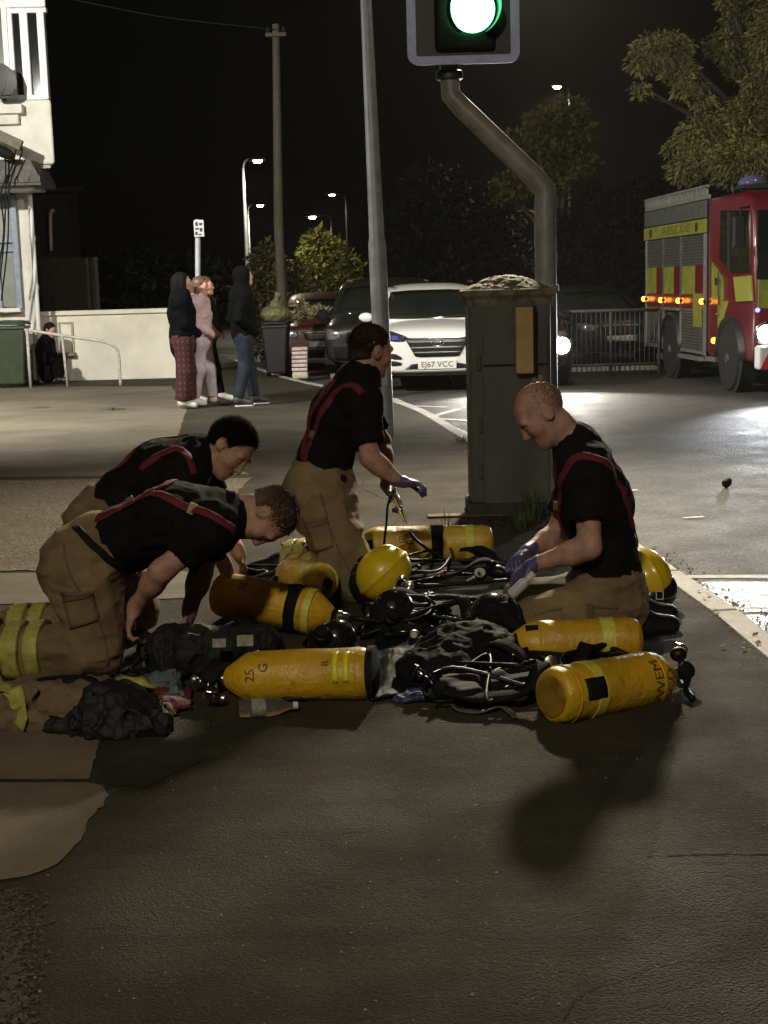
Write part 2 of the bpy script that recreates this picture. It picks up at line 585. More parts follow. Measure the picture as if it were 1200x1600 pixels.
M_PATCH = ground_mat('patch_concrete', (0.11, 0.085, 0.052), (0.22, 0.175, 0.112), rough=0.85, bump=0.35, bscale=150, speck=0.25, stain=0.4, stain_scale=2.6)
M_AGG = ground_mat('aggregate', (0.05, 0.042, 0.028), (0.20, 0.17, 0.115), rough=0.85, bump=1.0, bscale=55, speck=0.75, stain=0.3)
M_KERB = ground_mat('kerb_concrete', (0.30, 0.29, 0.26), (0.56, 0.54, 0.49), rough=0.7, bump=0.3, bscale=120, speck=0.3, stain=0.4, stain_scale=3)
M_GUT = ground_mat('gutter_wet', (0.02, 0.017, 0.012), (0.07, 0.055, 0.034), rough=0.38, rvar=0.1, bump=0.45, bscale=120, speck=0.4, stain=0.5, wet=(0.56, 0.40, 0.5), streak=0.6, spec=0.35, stain_scale=2)
M_MARK = mat('worn_paint', (0.55, 0.54, 0.48), 0.6, noise=0.55, nscale=9, bump=0.4, bscale=90, detail=8)

def sheet(name, pts, material, z=0.0, kind='structure', thick=0.0, label=None):
    mb = MB()
    P = [Vector((p[0], p[1], z)) for p in pts]
    if thick: mb.prism(P, (0, 0, -thick))
    else: mb.add(P, [tuple(range(len(P)))])
    o = mb.build(name, material)
    tag(o, kind=kind, label=label)
    return o

# ground to the horizon
sheet('ground', [(-300, -40), (300, -40), (300, 600), (-300, 600)], M_EARTH, -0.09)
# kerb line (world x, y), found from where it meets the footway
KP = [Vector((1.68, -6, 0)), Vector((1.62, 3.6, 0)), gnd(1200, 1010), gnd(1055, 900), gnd(735, 688), gnd(612, 625), Vector((-1.9, 25, 0)), Vector((-5.5, 42, 0)), Vector((-9, 60, 0))]
kerb_path = catmull(KP, 24)
road_pts = [(p.x + 0.05, p.y) for p in kerb_path] + [(14, 60), (40, 60), (40, -12), (1.7, -12)]
sheet('road', road_pts, M_ROAD, ROADZ)
foot_pts = [(p.x - 0.06, p.y) for p in kerb_path] + [(-40, 60), (-40, -12), (1.6, -12)]
sheet('footway', foot_pts, M_ASPH, 0.0, thick=0.07)
# kerb stones, one by one
kerb = empty('kerb'); tag(kerb, kind='structure')
acc, d_next, stones = 0.0, 0.0, []
samples = [kerb_path[0]]
for a, b in zip(kerb_path, kerb_path[1:]):
    L = (b - a).length
    n = max(1, int(L / 0.05))
    for i in range(1, n + 1): samples.append(a.lerp(b, i / n))
dist = [0.0]
for a, b in zip(samples, samples[1:]): dist.append(dist[-1] + (b - a).length)
def along(s):
    import bisect
    i = min(max(bisect.bisect(dist, s) - 1, 0), len(samples) - 2)
    t = (s - dist[i]) / max(1e-6, dist[i + 1] - dist[i])
    return samples[i].lerp(samples[i + 1], t)
kerb_me = None
s = 8.6
while s < 36:
    a, b = along(s), along(s + 0.9)
    if kerb_me is None:
        ob = MB().box((0, 0, 0), (0.892, 0.125, 0.16)).build('kerb_stone', M_KERB, kerb, bevel=0.012)
        kerb_me = ob.data
    else:
        o2 = ob.copy(); COL.objects.link(o2); o2.parent = kerb
    q = kerb.children[-1] if False else (ob if s == 8.6 else o2)
    c = (a + b) / 2
    q.location = (c.x, c.y, -0.072 + random.uniform(-0.003, 0.003))
    q.rotation_euler = (0, 0, math.atan2(b.y - a.y, b.x - a.x) + random.uniform(-0.006, 0.006))
    s += 0.905
# gutter film along the kerb by the firefighters
gp = []
for t in np.linspace(8.4, 14.0, 20): gp.append(along(t))
gut = [(p.x + 0.07, p.y) for p in gp if p.y < 7.4] + [(p.x + 0.9 + 0.12 * math.sin(p.y * 3), p.y) for p in reversed([q for q in gp if q.y < 7.4])]
sheet('gutter', gut, M_GUT, ROADZ + 0.004)
# driveway, aggregate strip, concrete patch, gravel edge
def ragged(P, step=0.05, amp=0.012, seed=1):
    rg = random.Random(seed); out = []
    for a, b in zip(P, P[1:] + P[:1]):
        a, b = Vector((a[0], a[1])), Vector((b[0], b[1]))
        n = min(120, max(1, int((b - a).length / step)))
        for k in range(n):
            q = a.lerp(b, k / n)
            out.append((q.x + rg.gauss(0, amp), q.y + rg.gauss(0, amp)))
    return out
def G2(lst): return [tuple(gnd(x, y)[:2]) for x, y in lst]
sheet('driveway', ragged(G2([(-500, 606), (268, 604), (292, 640), (284, 662), (276, 690), (330, 715), (392, 742), (-520, 752)]), 0.12, 0.006, 2), M_CONC, 0.006)
sheet('aggregate_strip', ragged(G2([(-520, 757), (395, 747), (340, 800), (250, 850), (60, 893), (-520, 897)]), 0.08, 0.014, 3), M_AGG, 0.005)
sheet('driveway_edge', G2([(-520, 752), (392, 742), (395, 747), (-520, 757)]), M_EARTH, 0.003)
sheet('path_strip', G2([(-520, 900), (60, 896), (200, 880), (330, 900), (300, 935), (-520, 962)]), M_CONC, 0.004)
patch = [(-400, 1118), (60, 1126), (158, 1142), (150, 1180), (138, 1222), (160, 1228), (168, 1245), (160, 1262), (138, 1282), (128, 1310), (108, 1335), (80, 1358), (40, 1372), (-20, 1380), (-400, 1400)]
sheet('concrete_patch', ragged(G2(patch), 0.02, 0.003), M_PATCH, 0.005)
M_ASPH2 = ground_mat('asphalt_repair', (0.020, 0.018, 0.013), (0.062, 0.056, 0.040), rough=0.75, rvar=0.12, bump=0.9, bscale=130, speck=0.5, stain=0.5, stain_scale=2.2, streak=0.5, spec=0.22)
sheet('tar_joint', ragged(G2([(1010, 1336), (1090, 1333), (1240, 1333), (1500, 1338), (1500, 1340), (1240, 1335.5), (1090, 1335.5), (1010, 1338)]), 0.02, 0.003, 5), mat('joint_grit', (0.035, 0.032, 0.024), 0.9, noise=0.7, nscale=60), 0.003)
sheet('asphalt_repair', ragged(G2([(150, 1128), (330, 1122), (318, 1190), (225, 1232), (165, 1225), (150, 1180)]), 0.03, 0.006, 6), M_ASPH2, 0.0035)
sheet('patch_seam', G2([(-400, 1221), (138, 1221), (160, 1227), (160, 1230), (138, 1225), (-400, 1225)]), M_EARTH, 0.0085)

# hairline cracks in the old asphalt
def crack(px_pts, seed, w=0.006):
    rg = random.Random(seed); P = []
    base = [gnd(x, y) for x, y in px_pts]
    for a, b in zip(base, base[1:]):
        n = max(2, int((b - a).length / 0.06))
        for k in range(n): P.append(a.lerp(b, k / n) + Vector((rg.gauss(0, .012), rg.gauss(0, .012), 0)))
    L_, R_ = [], []
    for i_, p in enumerate(P):
        t = (P[min(i_ + 1, len(P) - 1)] - P[max(i_ - 1, 0)]).normalized(); nn = Vector((-t.y, t.x, 0)) * w * rg.uniform(.3, 1)
        L_.append(p + nn + Vector((0, 0, .0042))); R_.append(p - nn + Vector((0, 0, .0042)))
    o = MB().grid([L_, R_]).build('crack', mat('crack_dark', (0.012, 0.011, 0.008), 0.95), recalc=False); tag(o, kind='structure')
crack([(170, 1300), (330, 1290), (470, 1310), (640, 1285)], 1, .0018)
crack([(880, 1600), (930, 1540), (1060, 1500), (1210, 1490)], 3, .0018)
crack([(610, 720), (560, 760), (640, 800), (600, 830)], 4, .004)
# loose grit at the edge of the patch and along the kerb: nobody could count it
def grit(name, spots, n, smin, smax, material, z, label, seed):
    rg = random.Random(seed)
    mb = MB()
    for _ in range(n):
        x, y = spots(rg)
        r = rg.uniform(smin, smax)
        a = rg.uniform(0, 6.28)
        rot = Matrix.Rotation(a, 3, 'Z') @ Matrix.Rotation(rg.uniform(-.5, .5), 3, 'X')
        vs = [rot @ Vector(v) * r + Vector((x, y, z + r * 0.3)) for v in ((1, 0, 0), (0, .8, 0), (-1, 0, 0), (0, -.8, 0), (0.1, 0, .6), (0, 0, -.5))]
        mb.add(vs, [(0, 1, 4), (1, 2, 4), (2, 3, 4), (3, 0, 4), (1, 0, 5), (2, 1, 5), (3, 2, 5), (0, 3, 5)])
    o = mb.build(name, material, recalc=False)
    tag(o, label, kind='stuff')
def sp_left(rg):
    p = gnd(rg.gauss(5, 28), rg.uniform(1388, 1600))
    return p.x, p.y
M_GRIT = mat('grit', (0.10, 0.088, 0.066), 0.8, noise=0.6, nscale=60)
grit('gravel', sp_left, 1500, 0.003, 0.010, M_GRIT, 0.0, 'loose dark gravel along the edge of the concrete patch', 1)
def sp_all(rg):
    p = gnd(rg.uniform(-50, 1250), 1120 + 480 * rg.random())
    return min(p.x, 1.45), p.y
grit('litter_chips', sp_all, 110, 0.002, 0.005, mat('pale_chip', (0.34, 0.31, 0.25), 0.7), 0.0, 'scattered pale stone chips on the dark footway', 2)
def sp_kerb(rg):
    p = along(rg.uniform(9, 14)); return p.x + rg.gauss(0.12, 0.06), p.y
grit('kerb_debris', sp_kerb, 500, 0.003, 0.009, M_GRIT, ROADZ + 0.004, 'fine dirt and leaf crumbs in the gutter', 3)
def sp_cab(rg):
    p = gnd(rg.uniform(735, 870), rg.uniform(790, 830)); return p.x, p.y
grit('cabinet_debris', sp_cab, 350, 0.003, 0.010, M_GRIT, 0.0, 'crumbled dirt at the foot of the signal cabinet', 4)

# road markings
def strip_px(name, pts, w, z, parent=None):
    P = [gnd(x, y, z) for x, y in pts]
    mb = MB()
    for a, b in zip(P, P[1:]):
        t = (b - a).normalized(); n = Vector((-t.y, t.x, 0)) * w / 2
        mb.add([a - n, b - n, b + n, a + n], [(0, 1, 2, 3)])
    o = mb.build(name, M_MARK, parent)
    return o
zz = strip_px('zigzag_marking', [(640, 634), (700, 636)], 0.10, ROADZ + 0.004); tag(zz, kind='structure')
for k, pts in enumerate(([(716, 639), (670, 652)], [(672, 653), (760, 659)])):
    tag(strip_px('zigzag_marking', pts, 0.10, ROADZ + 0.005 + 0.001 * k), kind='structure')
tag(strip_px('edge_line', [(616, 622), (668, 648), (737, 682)], 0.07, ROADZ + 0.006), kind='structure')
tag(strip_px('road_dash', [(1068, 809), (1100, 807)], 0.05, ROADZ + 0.005), kind='structure')
tag(strip_px('road_dash', [(984, 766), (996, 765)], 0.05, ROADZ + 0.005), kind='structure')
tag(strip_px('lane_line', [(1075, 901), (1330, 899)], 0.075, ROADZ + 0.009), kind='structure')
tag(strip_px('lane_line', [(1130, 950), (1330, 952)], 0.06, ROADZ + 0.009), kind='structure')
# far side of the road: kerb and footway
ff = [tuple(gnd(x, y, ROADZ)[:2]) for x, y in ((790, 583), (1062, 577))]
fp = [Vector((ff[0][0], ff[0][1], 0)), Vector((ff[1][0], ff[1][1] + 0.2, 0))]
sheet('far_footway', [(fp[0].x - 3, fp[0].y), (fp[1].x, fp[1].y), (fp[1].x + 2, fp[1].y + 40), (fp[0].x - 3, fp[0].y + 40)], M_ASPH, 0.0, thick=0.07)
fk = MB().box(((fp[0].x + fp[1].x) / 2 - 1.5, (fp[0].y + fp[1].y) / 2 - 0.04, -0.02), (fp[1].x - fp[0].x + 3, 0.13, 0.09), Matrix.Rotation(math.atan2(fp[1].y - fp[0].y, fp[1].x - fp[0].x), 3, 'Z')).build('far_kerb', M_KERB, bevel=0.01)
tag(fk, kind='structure')

# fallen leaves blown along kerb and cabinet
def sp_leaf(rg):
    if rg.random() < .55:
        p = along(rg.uniform(8.8, 19)); return p.x + rg.gauss(-0.05, .12), p.y
    p = gnd(rg.uniform(640, 1000), rg.uniform(790, 900)); return p.x, p.y
rgl = random.Random(9); mbl = MB()
for _ in range(170):
    x, y = sp_leaf(rgl); r = rgl.uniform(.010, .024); a = rgl.uniform(0, 6.28)
    d, n_ = Vector((math.cos(a), math.sin(a), rgl.uniform(-.2, .3))) * r, Vector((-math.sin(a), math.cos(a), rgl.uniform(-.3, .3))) * r * .6
    c = Vector((x, y, .014))
    mbl.add([c - d, c + n_, c + d, c - n_], [(0, 1, 2), (0, 2, 3)])
tag(mbl.build('fallen_leaves', mat('dry_leaf', (0.14, 0.10, 0.04), 0.8, noise=0.5, nscale=12), recalc=False), 'dry fallen leaves along the kerb and by the cabinet', kind='stuff')

# small dark lump on the road
sp = gnd(1135, 762, ROADZ)
o = sdf_obj('rubber_lump', [ell((sp.x, sp.y, ROADZ + 0.034), (0.036, 0.03, 0.036)), ell((sp.x + 0.018, sp.y, ROADZ + 0.05), (0.018, 0.02, 0.016))], 0.005, mat('rubber', (0.012, 0.012, 0.012), 0.55, noise=0.4), noise=[(0.004, (60, 60, 60), False)])
tag(o, 'small dark round lump lying alone on the road', 'debris')

# ------------------------------------------------------------------ grass tufts (weeds by the cabinet, along kerb, drive edge)
def tuft(name, x, y, h, n, spread, label, seed, z=0.0):
    rg = random.Random(seed); mb = MB()
    for _ in range(n):
        a = rg.uniform(0, 6.28); r = rg.uniform(0, spread * 0.4)
        b = Vector((x + r * math.cos(a), y + r * math.sin(a), z))
        a2 = a + rg.gauss(0, 0.5); L = h * rg.uniform(0.5, 1.0); lean = rg.uniform(0.1, 0.9) * spread
        d = Vector((math.cos(a2), math.sin(a2), 0)); s = Vector((-d.y, d.x, 0)) * rg.uniform(0.0015, 0.0035)
        p1 = b + d * lean * 0.35 + Vector((0, 0, L * 0.65)); p2 = b + d * lean + Vector((0, 0, L * rg.uniform(0.6, 1.0)))
        mb.add([b - s, b + s, p1 + s, p1 - s, p2], [(0, 1, 2, 3), (3, 2, 4)])
    o = mb.build(name, M_GRASS, recalc=False)
    tag(o, label, 'weed')
    return o
M_GRASS = mat('weed_blade', (0.10, 0.13, 0.035), 0.6, noise=0.5, nscale=30)
p = gnd(832, 812); tuft('weed_tuft', p.x, p.y, 0.26, 90, 0.16, 'spiky green weed growing at the foot of the signal cabinet', 11)
p = gnd(812, 826); tuft('weed_tuft', p.x, p.y, 0.14, 50, 0.13, 'small weed sprouting just in front of the cabinet weed', 12)
p = gnd(1068, 905); tuft('weed_tuft', p.x, p.y, 0.05, 60, 0.10, 'low weed growing at the kerb beside the lying helmet', 13, ROADZ)
p = gnd(180, 641); tuft('weed_tuft', p.x, p.y, 0.06, 90, 0.30, 'low weed in the driveway crack before the white wall', 14)
p = gnd(62, 638); tuft('weed_tuft', p.x, p.y, 0.05, 60, 0.30, 'thin weed in the driveway crack before the green bin', 15)
p = gnd(722, 688); tuft('weed_tuft', p.x, p.y, 0.05, 70, 0.25, 'low weed along the kerb left of the cabinet', 16)
p = gnd(704, 905); tuft('weed_tuft', p.x + 0.05, p.y + 1.2, 0.20, 12, 0.08, 'thin dry stalk behind the rear yellow cylinder', 17)

# ------------------------------------------------------------------ street lamps
M_STEEL = mat('galvanised', (0.40, 0.42, 0.46), 0.5, 0.25, noise=0.25, nscale=5, bump=0.1, bscale=30, rvar=0.1)
M_DKSTEEL = mat('dark_column', (0.010, 0.011, 0.010), 0.75, 0.0, spec=0.2)
M_LENS = mat('lamp_lens', (0.9, 0.9, 0.9), 0.3, emit=(1.0, 0.86, 0.62), estr=40)
M_LENSW = mat('lamp_lens_white', (0.9, 0.9, 0.9), 0.3, emit=(1.0, 0.90, 0.80), estr=60)
def spot(name, loc, target, energy, col, size=150, blend=0.8, radius=0.12, parent=None):
    l = bpy.data.lights.new(name, 'SPOT'); l.energy = energy; l.color = col
    l.spot_size = R(size); l.spot_blend = blend; l.shadow_soft_size = radius
    o = bpy.data.objects.new(name, l); COL.objects.link(o)
    o.location = loc
    o.rotation_euler = (Vector(target) - Vector(loc)).to_track_quat('-Z', 'Y').to_euler()
    if parent is not None: o.parent = parent
    return o
def street_lamp(base, h, arm, label, energy, target=None, mat_c=None, col=(1.0, 0.80, 0.52), size=150, lens=None, r0=0.075, group=None, tilt=(0, 0), radius=0.12, twin=0.0):
    """column with base compartment, bracket arm and lantern; arm = (dx, dy)"""
    b = Vector(base); mat_c = mat_c or M_DKSTEEL
    t = empty('street_lamp')
    tag(t, label, 'street lamp', group)
    tx, ty = tilt
    top = b + Vector((tx * h, ty * h, h))
    j = 1.95
    def q(z): return b + Vector((tx * z, ty * z, z))
    MB().tube([q(-0.05), q(j - 0.06), q(j), q(h)], [r0, r0 * 0.98, r0 * 0.84, r0 * 0.55], 20).build('column', mat_c, t, smooth=True, angle=40)
    MB().box(q(0.75) + Vector((0, -r0 + 0.004, 0)), (0.09, 0.012, 0.45)).build('door', mat_c, t, bevel=0.004)
    for A in ([Vector((arm[0], arm[1], 0))] if not twin else [Vector((arm[0] - twin, arm[1], 0)), Vector((arm[0] + twin, arm[1], 0))]):
        lamp_head(t, top, A, r0, mat_c, lens, energy if not twin else energy / 2, target, col, size, radius)
    return t
def lamp_head(t, top, A, r0, mat_c, lens, energy, target, col, size, radius):
    e = top + A
    MB().tube(catmull([top - Vector((0, 0, 0.25)), top + A * 0.12 + Vector((0, 0, 0.10)), top + A * 0.7 + Vector((0, 0, 0.18)), e + Vector((0, 0, 0.16))], 5), r0 * 0.4, 10).build('bracket_arm', mat_c, t, smooth=True)
    d = A.normalized() if A.length > 0.01 else Vector((0, -1, 0))
    M = basis(d)
    prims = [ell(e + d * 0.22 + Vector((0, 0, 0.14)), (0.30, 0.14, 0.09), M, k=0.02)]
    sdf_obj('lantern_housing', prims, 0.016, M_DKSTEEL, t, clip=[(e + Vector((0, 0, 0.13)), (0, 0, -1))])
    MB().lathe([(-0.06, 0.02), (-0.055, 0.07), (-0.02, 0.105), (0.0, 0.11)], e + d * 0.25 + Vector((0, 0, 0.128)), (0, 0, 1), 16).build('lens', lens or M_LENS, t, smooth=True)
    lp = e + d * 0.25 + Vector((0, 0, 0.02))
    if energy > 0:
        spot('lamp_light', lp, target if target is not None else lp - Vector((0, 0, 1)), energy, col, size, 0.9, radius, t)
# the pale column in the middle of the picture; its lantern is above the frame
p = gnd(603, 685)
SL = street_lamp(p, 4.72, (1.30, 0.0), 'pale grey lamp column standing on the footway behind the crouching firefighter', 1500, target=(0.0, 20.5, 0.0), mat_c=M_STEEL, col=(1.0, 0.94, 0.83), size=104, r0=0.088, tilt=(-0.018, 0.0))
# the lantern's other beam, thrown along the footway towards the photographer
spot('lamp_light', p + Vector((1.45, -0.05, 4.70)), (0.7, 3.0, 0), 3700, (1.0, 0.87, 0.64), 116, 1.0, 0.18, SL)
# unseen column added behind the camera as fill for the near footway
street_lamp((-3.4, -6.5, 0), 8.0, (1.2, 0.4), 'unseen street lamp added as fill light behind the camera', 1950, target=(-0.2, 5.4, 0.3), col=(1.0, 0.89, 0.68), size=150, radius=0.35)
# unseen column added past the left edge to light house, wall and bystanders
street_lamp((-8.6, 13.0, 0), 6.0, (1.0, 0.2), 'unseen street lamp added to light the house front and white wall', 6200, target=(-4.5, 22, 1.5), col=(1.0, 0.96, 0.86), size=140)
# unseen column added past the right edge, aimed to light the big tree
street_lamp((8.9, 13.5, ROADZ), 8.0, (-1.2, 0.3), 'unseen street lamp added to light the large tree and fire engine', 1900, target=(6.0, 27, 8.6), col=(1.0, 0.88, 0.62), size=108)
# far lamps seen lit
for (px, py, Y, bx, label, en, aim, mc) in (
        (393, 258, 34, -0.45, 'nearer of two lit lamps on pale columns left of the wooden pole', 500, None, M_STEEL),
        (399, 325, 50, -0.6, 'farther of two lit lamps on pale columns left of the wooden pole', 350, None, M_STEEL),
        (524, 308, 52, 0.7, 'small lit lamp high above the bushes right of the wooden pole', 350, None, M_DKSTEEL),
        (495, 343, 42, 0.8, 'lit lamp just over the yellow lit bush', 650, None, M_DKSTEEL),
        (872, 142, 40, 0.5, 'lit lamp above the dark tree behind the signal pole', 2600, None, M_DKSTEEL)):
    q = at(px, py, Y)
    street_lamp((q.x + (bx * 0.45 if bx < 0 else bx * 0.4 + 0.1), q.y, 0), q.z - 0.06, (-bx * 0.45 if bx < 0 else -bx * 0.4, -0.2), label, en, r0=0.06, mat_c=mc, lens=M_LENSW, col=(1.0, 0.9, 0.65), size=165)

# ------------------------------------------------------------------ house on the left
def pxs(Y): return Y / FPX * 1.012
def rbx(px0, py0, px1, py1, Y, depth):
    """box whose camera-side face covers a picture rectangle at distance Y; returns (centre, size)"""
    mx_, my_ = (px0 + px1) / 2, (py0 + py1) / 2
    xa, xb = at(px0, my_, Y).x, at(px1, my_, Y).x
    za, zb = at(mx_, py0, Y).z, at(mx_, py1, Y).z
    return (Vector(((xa + xb) / 2, Y + depth / 2, (za + zb) / 2)), (abs(xb - xa), depth, abs(za - zb)))
def skew(c, sz, k=-0.30):
    """box whose side walls run back along the house line"""
    x, y, z = [a / 2 for a in sz]
    vs = [Vector((c[0] + i * x + k * (j + 1) * y, c[1] + j * y, c[2] + l * z)) for i in (-1, 1) for j in (-1, 1) for l in (-1, 1)]
    return MB().add(vs, [(0, 1, 3, 2), (4, 6, 7, 5), (0, 4, 5, 1), (2, 3, 7, 6), (0, 2, 6, 4), (1, 5, 7, 3)])
M_REND = mat('cream_render', (0.68, 0.66, 0.59), 0.85, noise=0.18, nscale=2.5, bump=0.25, bscale=60)
M_WWALL = mat('white_wall', (0.70, 0.67, 0.56), 0.85, noise=0.16, nscale=1.8, bump=0.3, bscale=45)
M_WPVC = mat('white_frame', (0.72, 0.72, 0.72), 0.4, noise=0.1, nscale=6)
M_GLASS = mat('dark_glass', (0.012, 0.014, 0.015), 0.06, spec=0.6, noise=0.3, nscale=2)
M_CURT = mat('net_curtain', (0.20, 0.21, 0.17), 0.8, noise=0.35, nscale=9, stretch=(6, 1, 0.4))
M_SLATE = mat('porch_tile', (0.10, 0.095, 0.085), 0.75, noise=0.4, nscale=12, bump=0.3)
M_BLK = mat('black_plastic', (0.011, 0.011, 0.012), 0.72, noise=0.3, nscale=12, bump=0.1, spec=.14)
M_GREY = mat('grey_plastic', (0.09, 0.09, 0.09), 0.6)
HY = 24.0
house = empty('house'); tag(house, 'cream rendered house with an overhanging bay window and white drainpipe', 'house')
# one wall body behind everything (to the left, out of frame too)
c, sz = rbx(-420, 262, 54, 602, HY, 6.0)
skew(c, sz).build('wall', M_REND, house, bevel=0.02)
c, sz = rbx(-420, -260, 40, 262, HY, 6.0)
skew(c, sz).build('wall', M_REND, house, bevel=0.02)
# overhanging first-floor bay: apron, side window, parapet
c, sz = rbx(-30, 156, 83, 258, HY - 0.55, 2.4)
skew(c, sz).build('bay_apron', M_REND, house, bevel=0.05, segs=3)
c, sz = rbx(-30, 259, 79, 264, HY - 0.53, 2.3)
skew(c, sz).build('bay_soffit', mat('soffit', (0.35, 0.34, 0.30), 0.8), house)
c, sz = rbx(-30, 10, 66, 155, HY - 0.38, 2.2)
skew(c, sz).build('bay_core', M_CURT, house)
c, sz = rbx(-30, -60, 69, 12, HY - 0.52, 2.4)
skew(c, sz).build('bay_fascia', M_WPVC, house, bevel=0.02)
w1 = empty('window'); w1.parent = house
for (a, b, d) in ((13, 22, 0.0), (33, 46, 0.0), (60, 72, 0.0)):
    c, sz = rbx(a, 12, b, 155, HY - 0.50, 0.14)
    MB().box(c, sz).build('mullion', M_WPVC, w1, bevel=0.015)
for (y0, y1) in ((12, 20), (148, 156)):
    c, sz = rbx(13, y0, 72, y1, HY - 0.495, 0.12)
    MB().box(c, sz).build('rail', M_WPVC, w1, bevel=0.012)
for (a, b) in ((21, 34), (45, 61)):
    c, sz = rbx(a, 18, b, 150, HY - 0.43, 0.02)
    MB().box(c, sz).build('pane', M_GLASS, w1)
w2 = empty('window'); w2.parent = house
c, sz = rbx(-60, -10, 13, 170, HY - 0.47, 0.02); MB().box(c, sz).build('pane', mat('greenish_glass', (0.10, 0.115, 0.085), 0.15, noise=0.3, nscale=3), w2)  # greenish grey pane colour, not glowing
c, sz = rbx(5, -10, 14, 170, HY - 0.52, 0.1); MB().box(c, sz).build('frame', M_WPVC, w2, bevel=0.012)
c, sz = rbx(-60, 163, 34, 178, HY - 0.74, 0.4); MB().box(c, sz).build('sill', M_REND, w2, bevel=0.02)
c, sz = rbx(-60, 179, 29, 195, HY - 0.66, 0.3); MB().box(c, sz).build('sill_bracket', M_REND, w2, bevel=0.02)
# satellite dish
dish = empty('satellite_dish'); tag(dish, 'dark grey satellite dish on the house front by the upper window', 'satellite dish')
dc = at(-4, 128, HY - 0.95)
MB().lathe([(0.0, 0.02), (0.012, 0.12), (0.04, 0.21), (0.075, 0.285), (0.085, 0.285), (0.05, 0.21), (0.02, 0.12), (0.008, 0.02)], dc, (0.5, -0.85, 0.15), 28).build('reflector', M_GREY, dish, smooth=True, angle=50)
MB().tube([dc + Vector((0, 0.02, -0.05)), dc + Vector((-0.02, 0.25, -0.12)), dc + Vector((-0.02, 0.4, -0.15))], 0.018).build('mount', M_GREY, dish, smooth=True)
MB().tube([dc + Vector((0.02, 0, -0.25)), dc + Vector((0.18, -0.3, -0.16)), dc + Vector((0.2, -0.34, -0.06))], 0.012).build('feed_arm', M_GREY, dish, smooth=True)
# porch roof and its underside
pr = empty('porch_roof'); pr.parent = house
a, b = at(-60, 262, HY - 1.1), at(64, 284, HY - 1.1)
mb = MB()
mb.prism([a + Vector((0, 0, 0.12)), Vector((b.x - 0.15, b.y, a.z + 0.10)), Vector((b.x, b.y, b.z + 0.03)), Vector((b.x, b.y, b.z - 0.05)), Vector((a.x, a.y, b.z - 0.05))], (0, 1.05, 0)).build('tile_slab', M_SLATE, pr, bevel=0.01)
for k in range(7):
    xx = a.x + (b.x - a.x) * (k + 0.5) / 7
    MB().box((xx, a.y - 0.012, b.z + 0.045), ((b.x - a.x) / 7 - 0.012, 0.03, 0.10)).build('tile', M_SLATE, pr, bevel=0.006)
c, sz = rbx(-60, 291, 52, 297, HY - 0.9, 0.85); MB().box(c, sz).build('gutter_board', M_WPVC, pr, bevel=0.01)
# ground floor: window with blue-grey frame, wall edge, drainpipe
w3 = empty('window'); w3.parent = house
c, sz = rbx(-40, 305, 22, 480, HY - 0.06, 0.05); MB().box(c, sz).build('pane', mat('frosted_pane', (0.20, 0.21, 0.19), 0.35, noise=0.25, nscale=3), w3)
M_BFR = mat('blue_grey_frame', (0.22, 0.26, 0.33), 0.5, noise=0.2)
for (x0, x1, y0, y1) in ((20, 29, 300, 482), (-40, 21, 372, 380), (-40, 21, 388, 394), (-40, 21, 300, 306), (-8, -2, 306, 482)):
    c, sz = rbx(x0, y0, x1, y1, HY - 0.12, 0.12); MB().box(c, sz).build('frame', M_BFR, w3, bevel=0.008)
c, sz = rbx(-60, 482, 32, 489, HY - 0.2, 0.2); MB().box(c, sz).build('sill', M_REND, w3, bevel=0.01)
pa, pb_ = at(46, 296, HY - 0.12), at(60, 598, HY - 0.12)
pb_.x = pa.x
dp = MB().tube([pa, pb_], 0.04, 14).build('drainpipe', M_WPVC, house, smooth=True, angle=40)
MB().box(pa + Vector((0, 0, 0.06)), (0.14, 0.12, 0.14)).build('hopper', M_WPVC, dp, bevel=0.02)
for k in (0.25, 0.5, 0.8):
    q = pa.lerp(pb_, k)
    MB().tube([q + Vector((0, 0, 0.04)), q - Vector((0, 0, 0.04))], 0.05, 14).build('clip', M_WPVC, dp, smooth=True, angle=40)
# cable bracket and cables hanging in front
cb = empty('cable_bracket'); tag(cb, 'old timber bracket with loose black cables on the house front', 'bracket')
M_TIMB = mat('weathered_timber', (0.16, 0.14, 0.10), 0.8, noise=0.4, nscale=14, bump=0.3)
q0, q1 = at(-30, 198, HY - 1.3), at(34, 228, HY - 1.3)
d = (q1 - q0)
MB().box((q0 + q1) / 2, (d.length, 0.10, 0.16), basis(d)).build('beam', M_TIMB, cb, bevel=0.02)
MB().ell(at(2, 236, HY - 1.35), (0.24, 0.12, 0.09), basis((1, 0, -0.5))).build('floodlight', M_BLK, cb, smooth=True)
for k, pts in enumerate(([(33, 226), (34, 240), (22, 268), (14, 300), (12, 380), (2, 470)], [(8, 232), (9, 300), (5, 390), (-4, 460)], [(26, 230), (18, 262), (2, 300), (6, 360), (-2, 420)])):
    MB().tube(catmull([at(x, y, HY - 1.25 + 0.03 * k) for x, y in pts], 6), 0.014, 6).build('cable', M_BLK, cb, smooth=True)

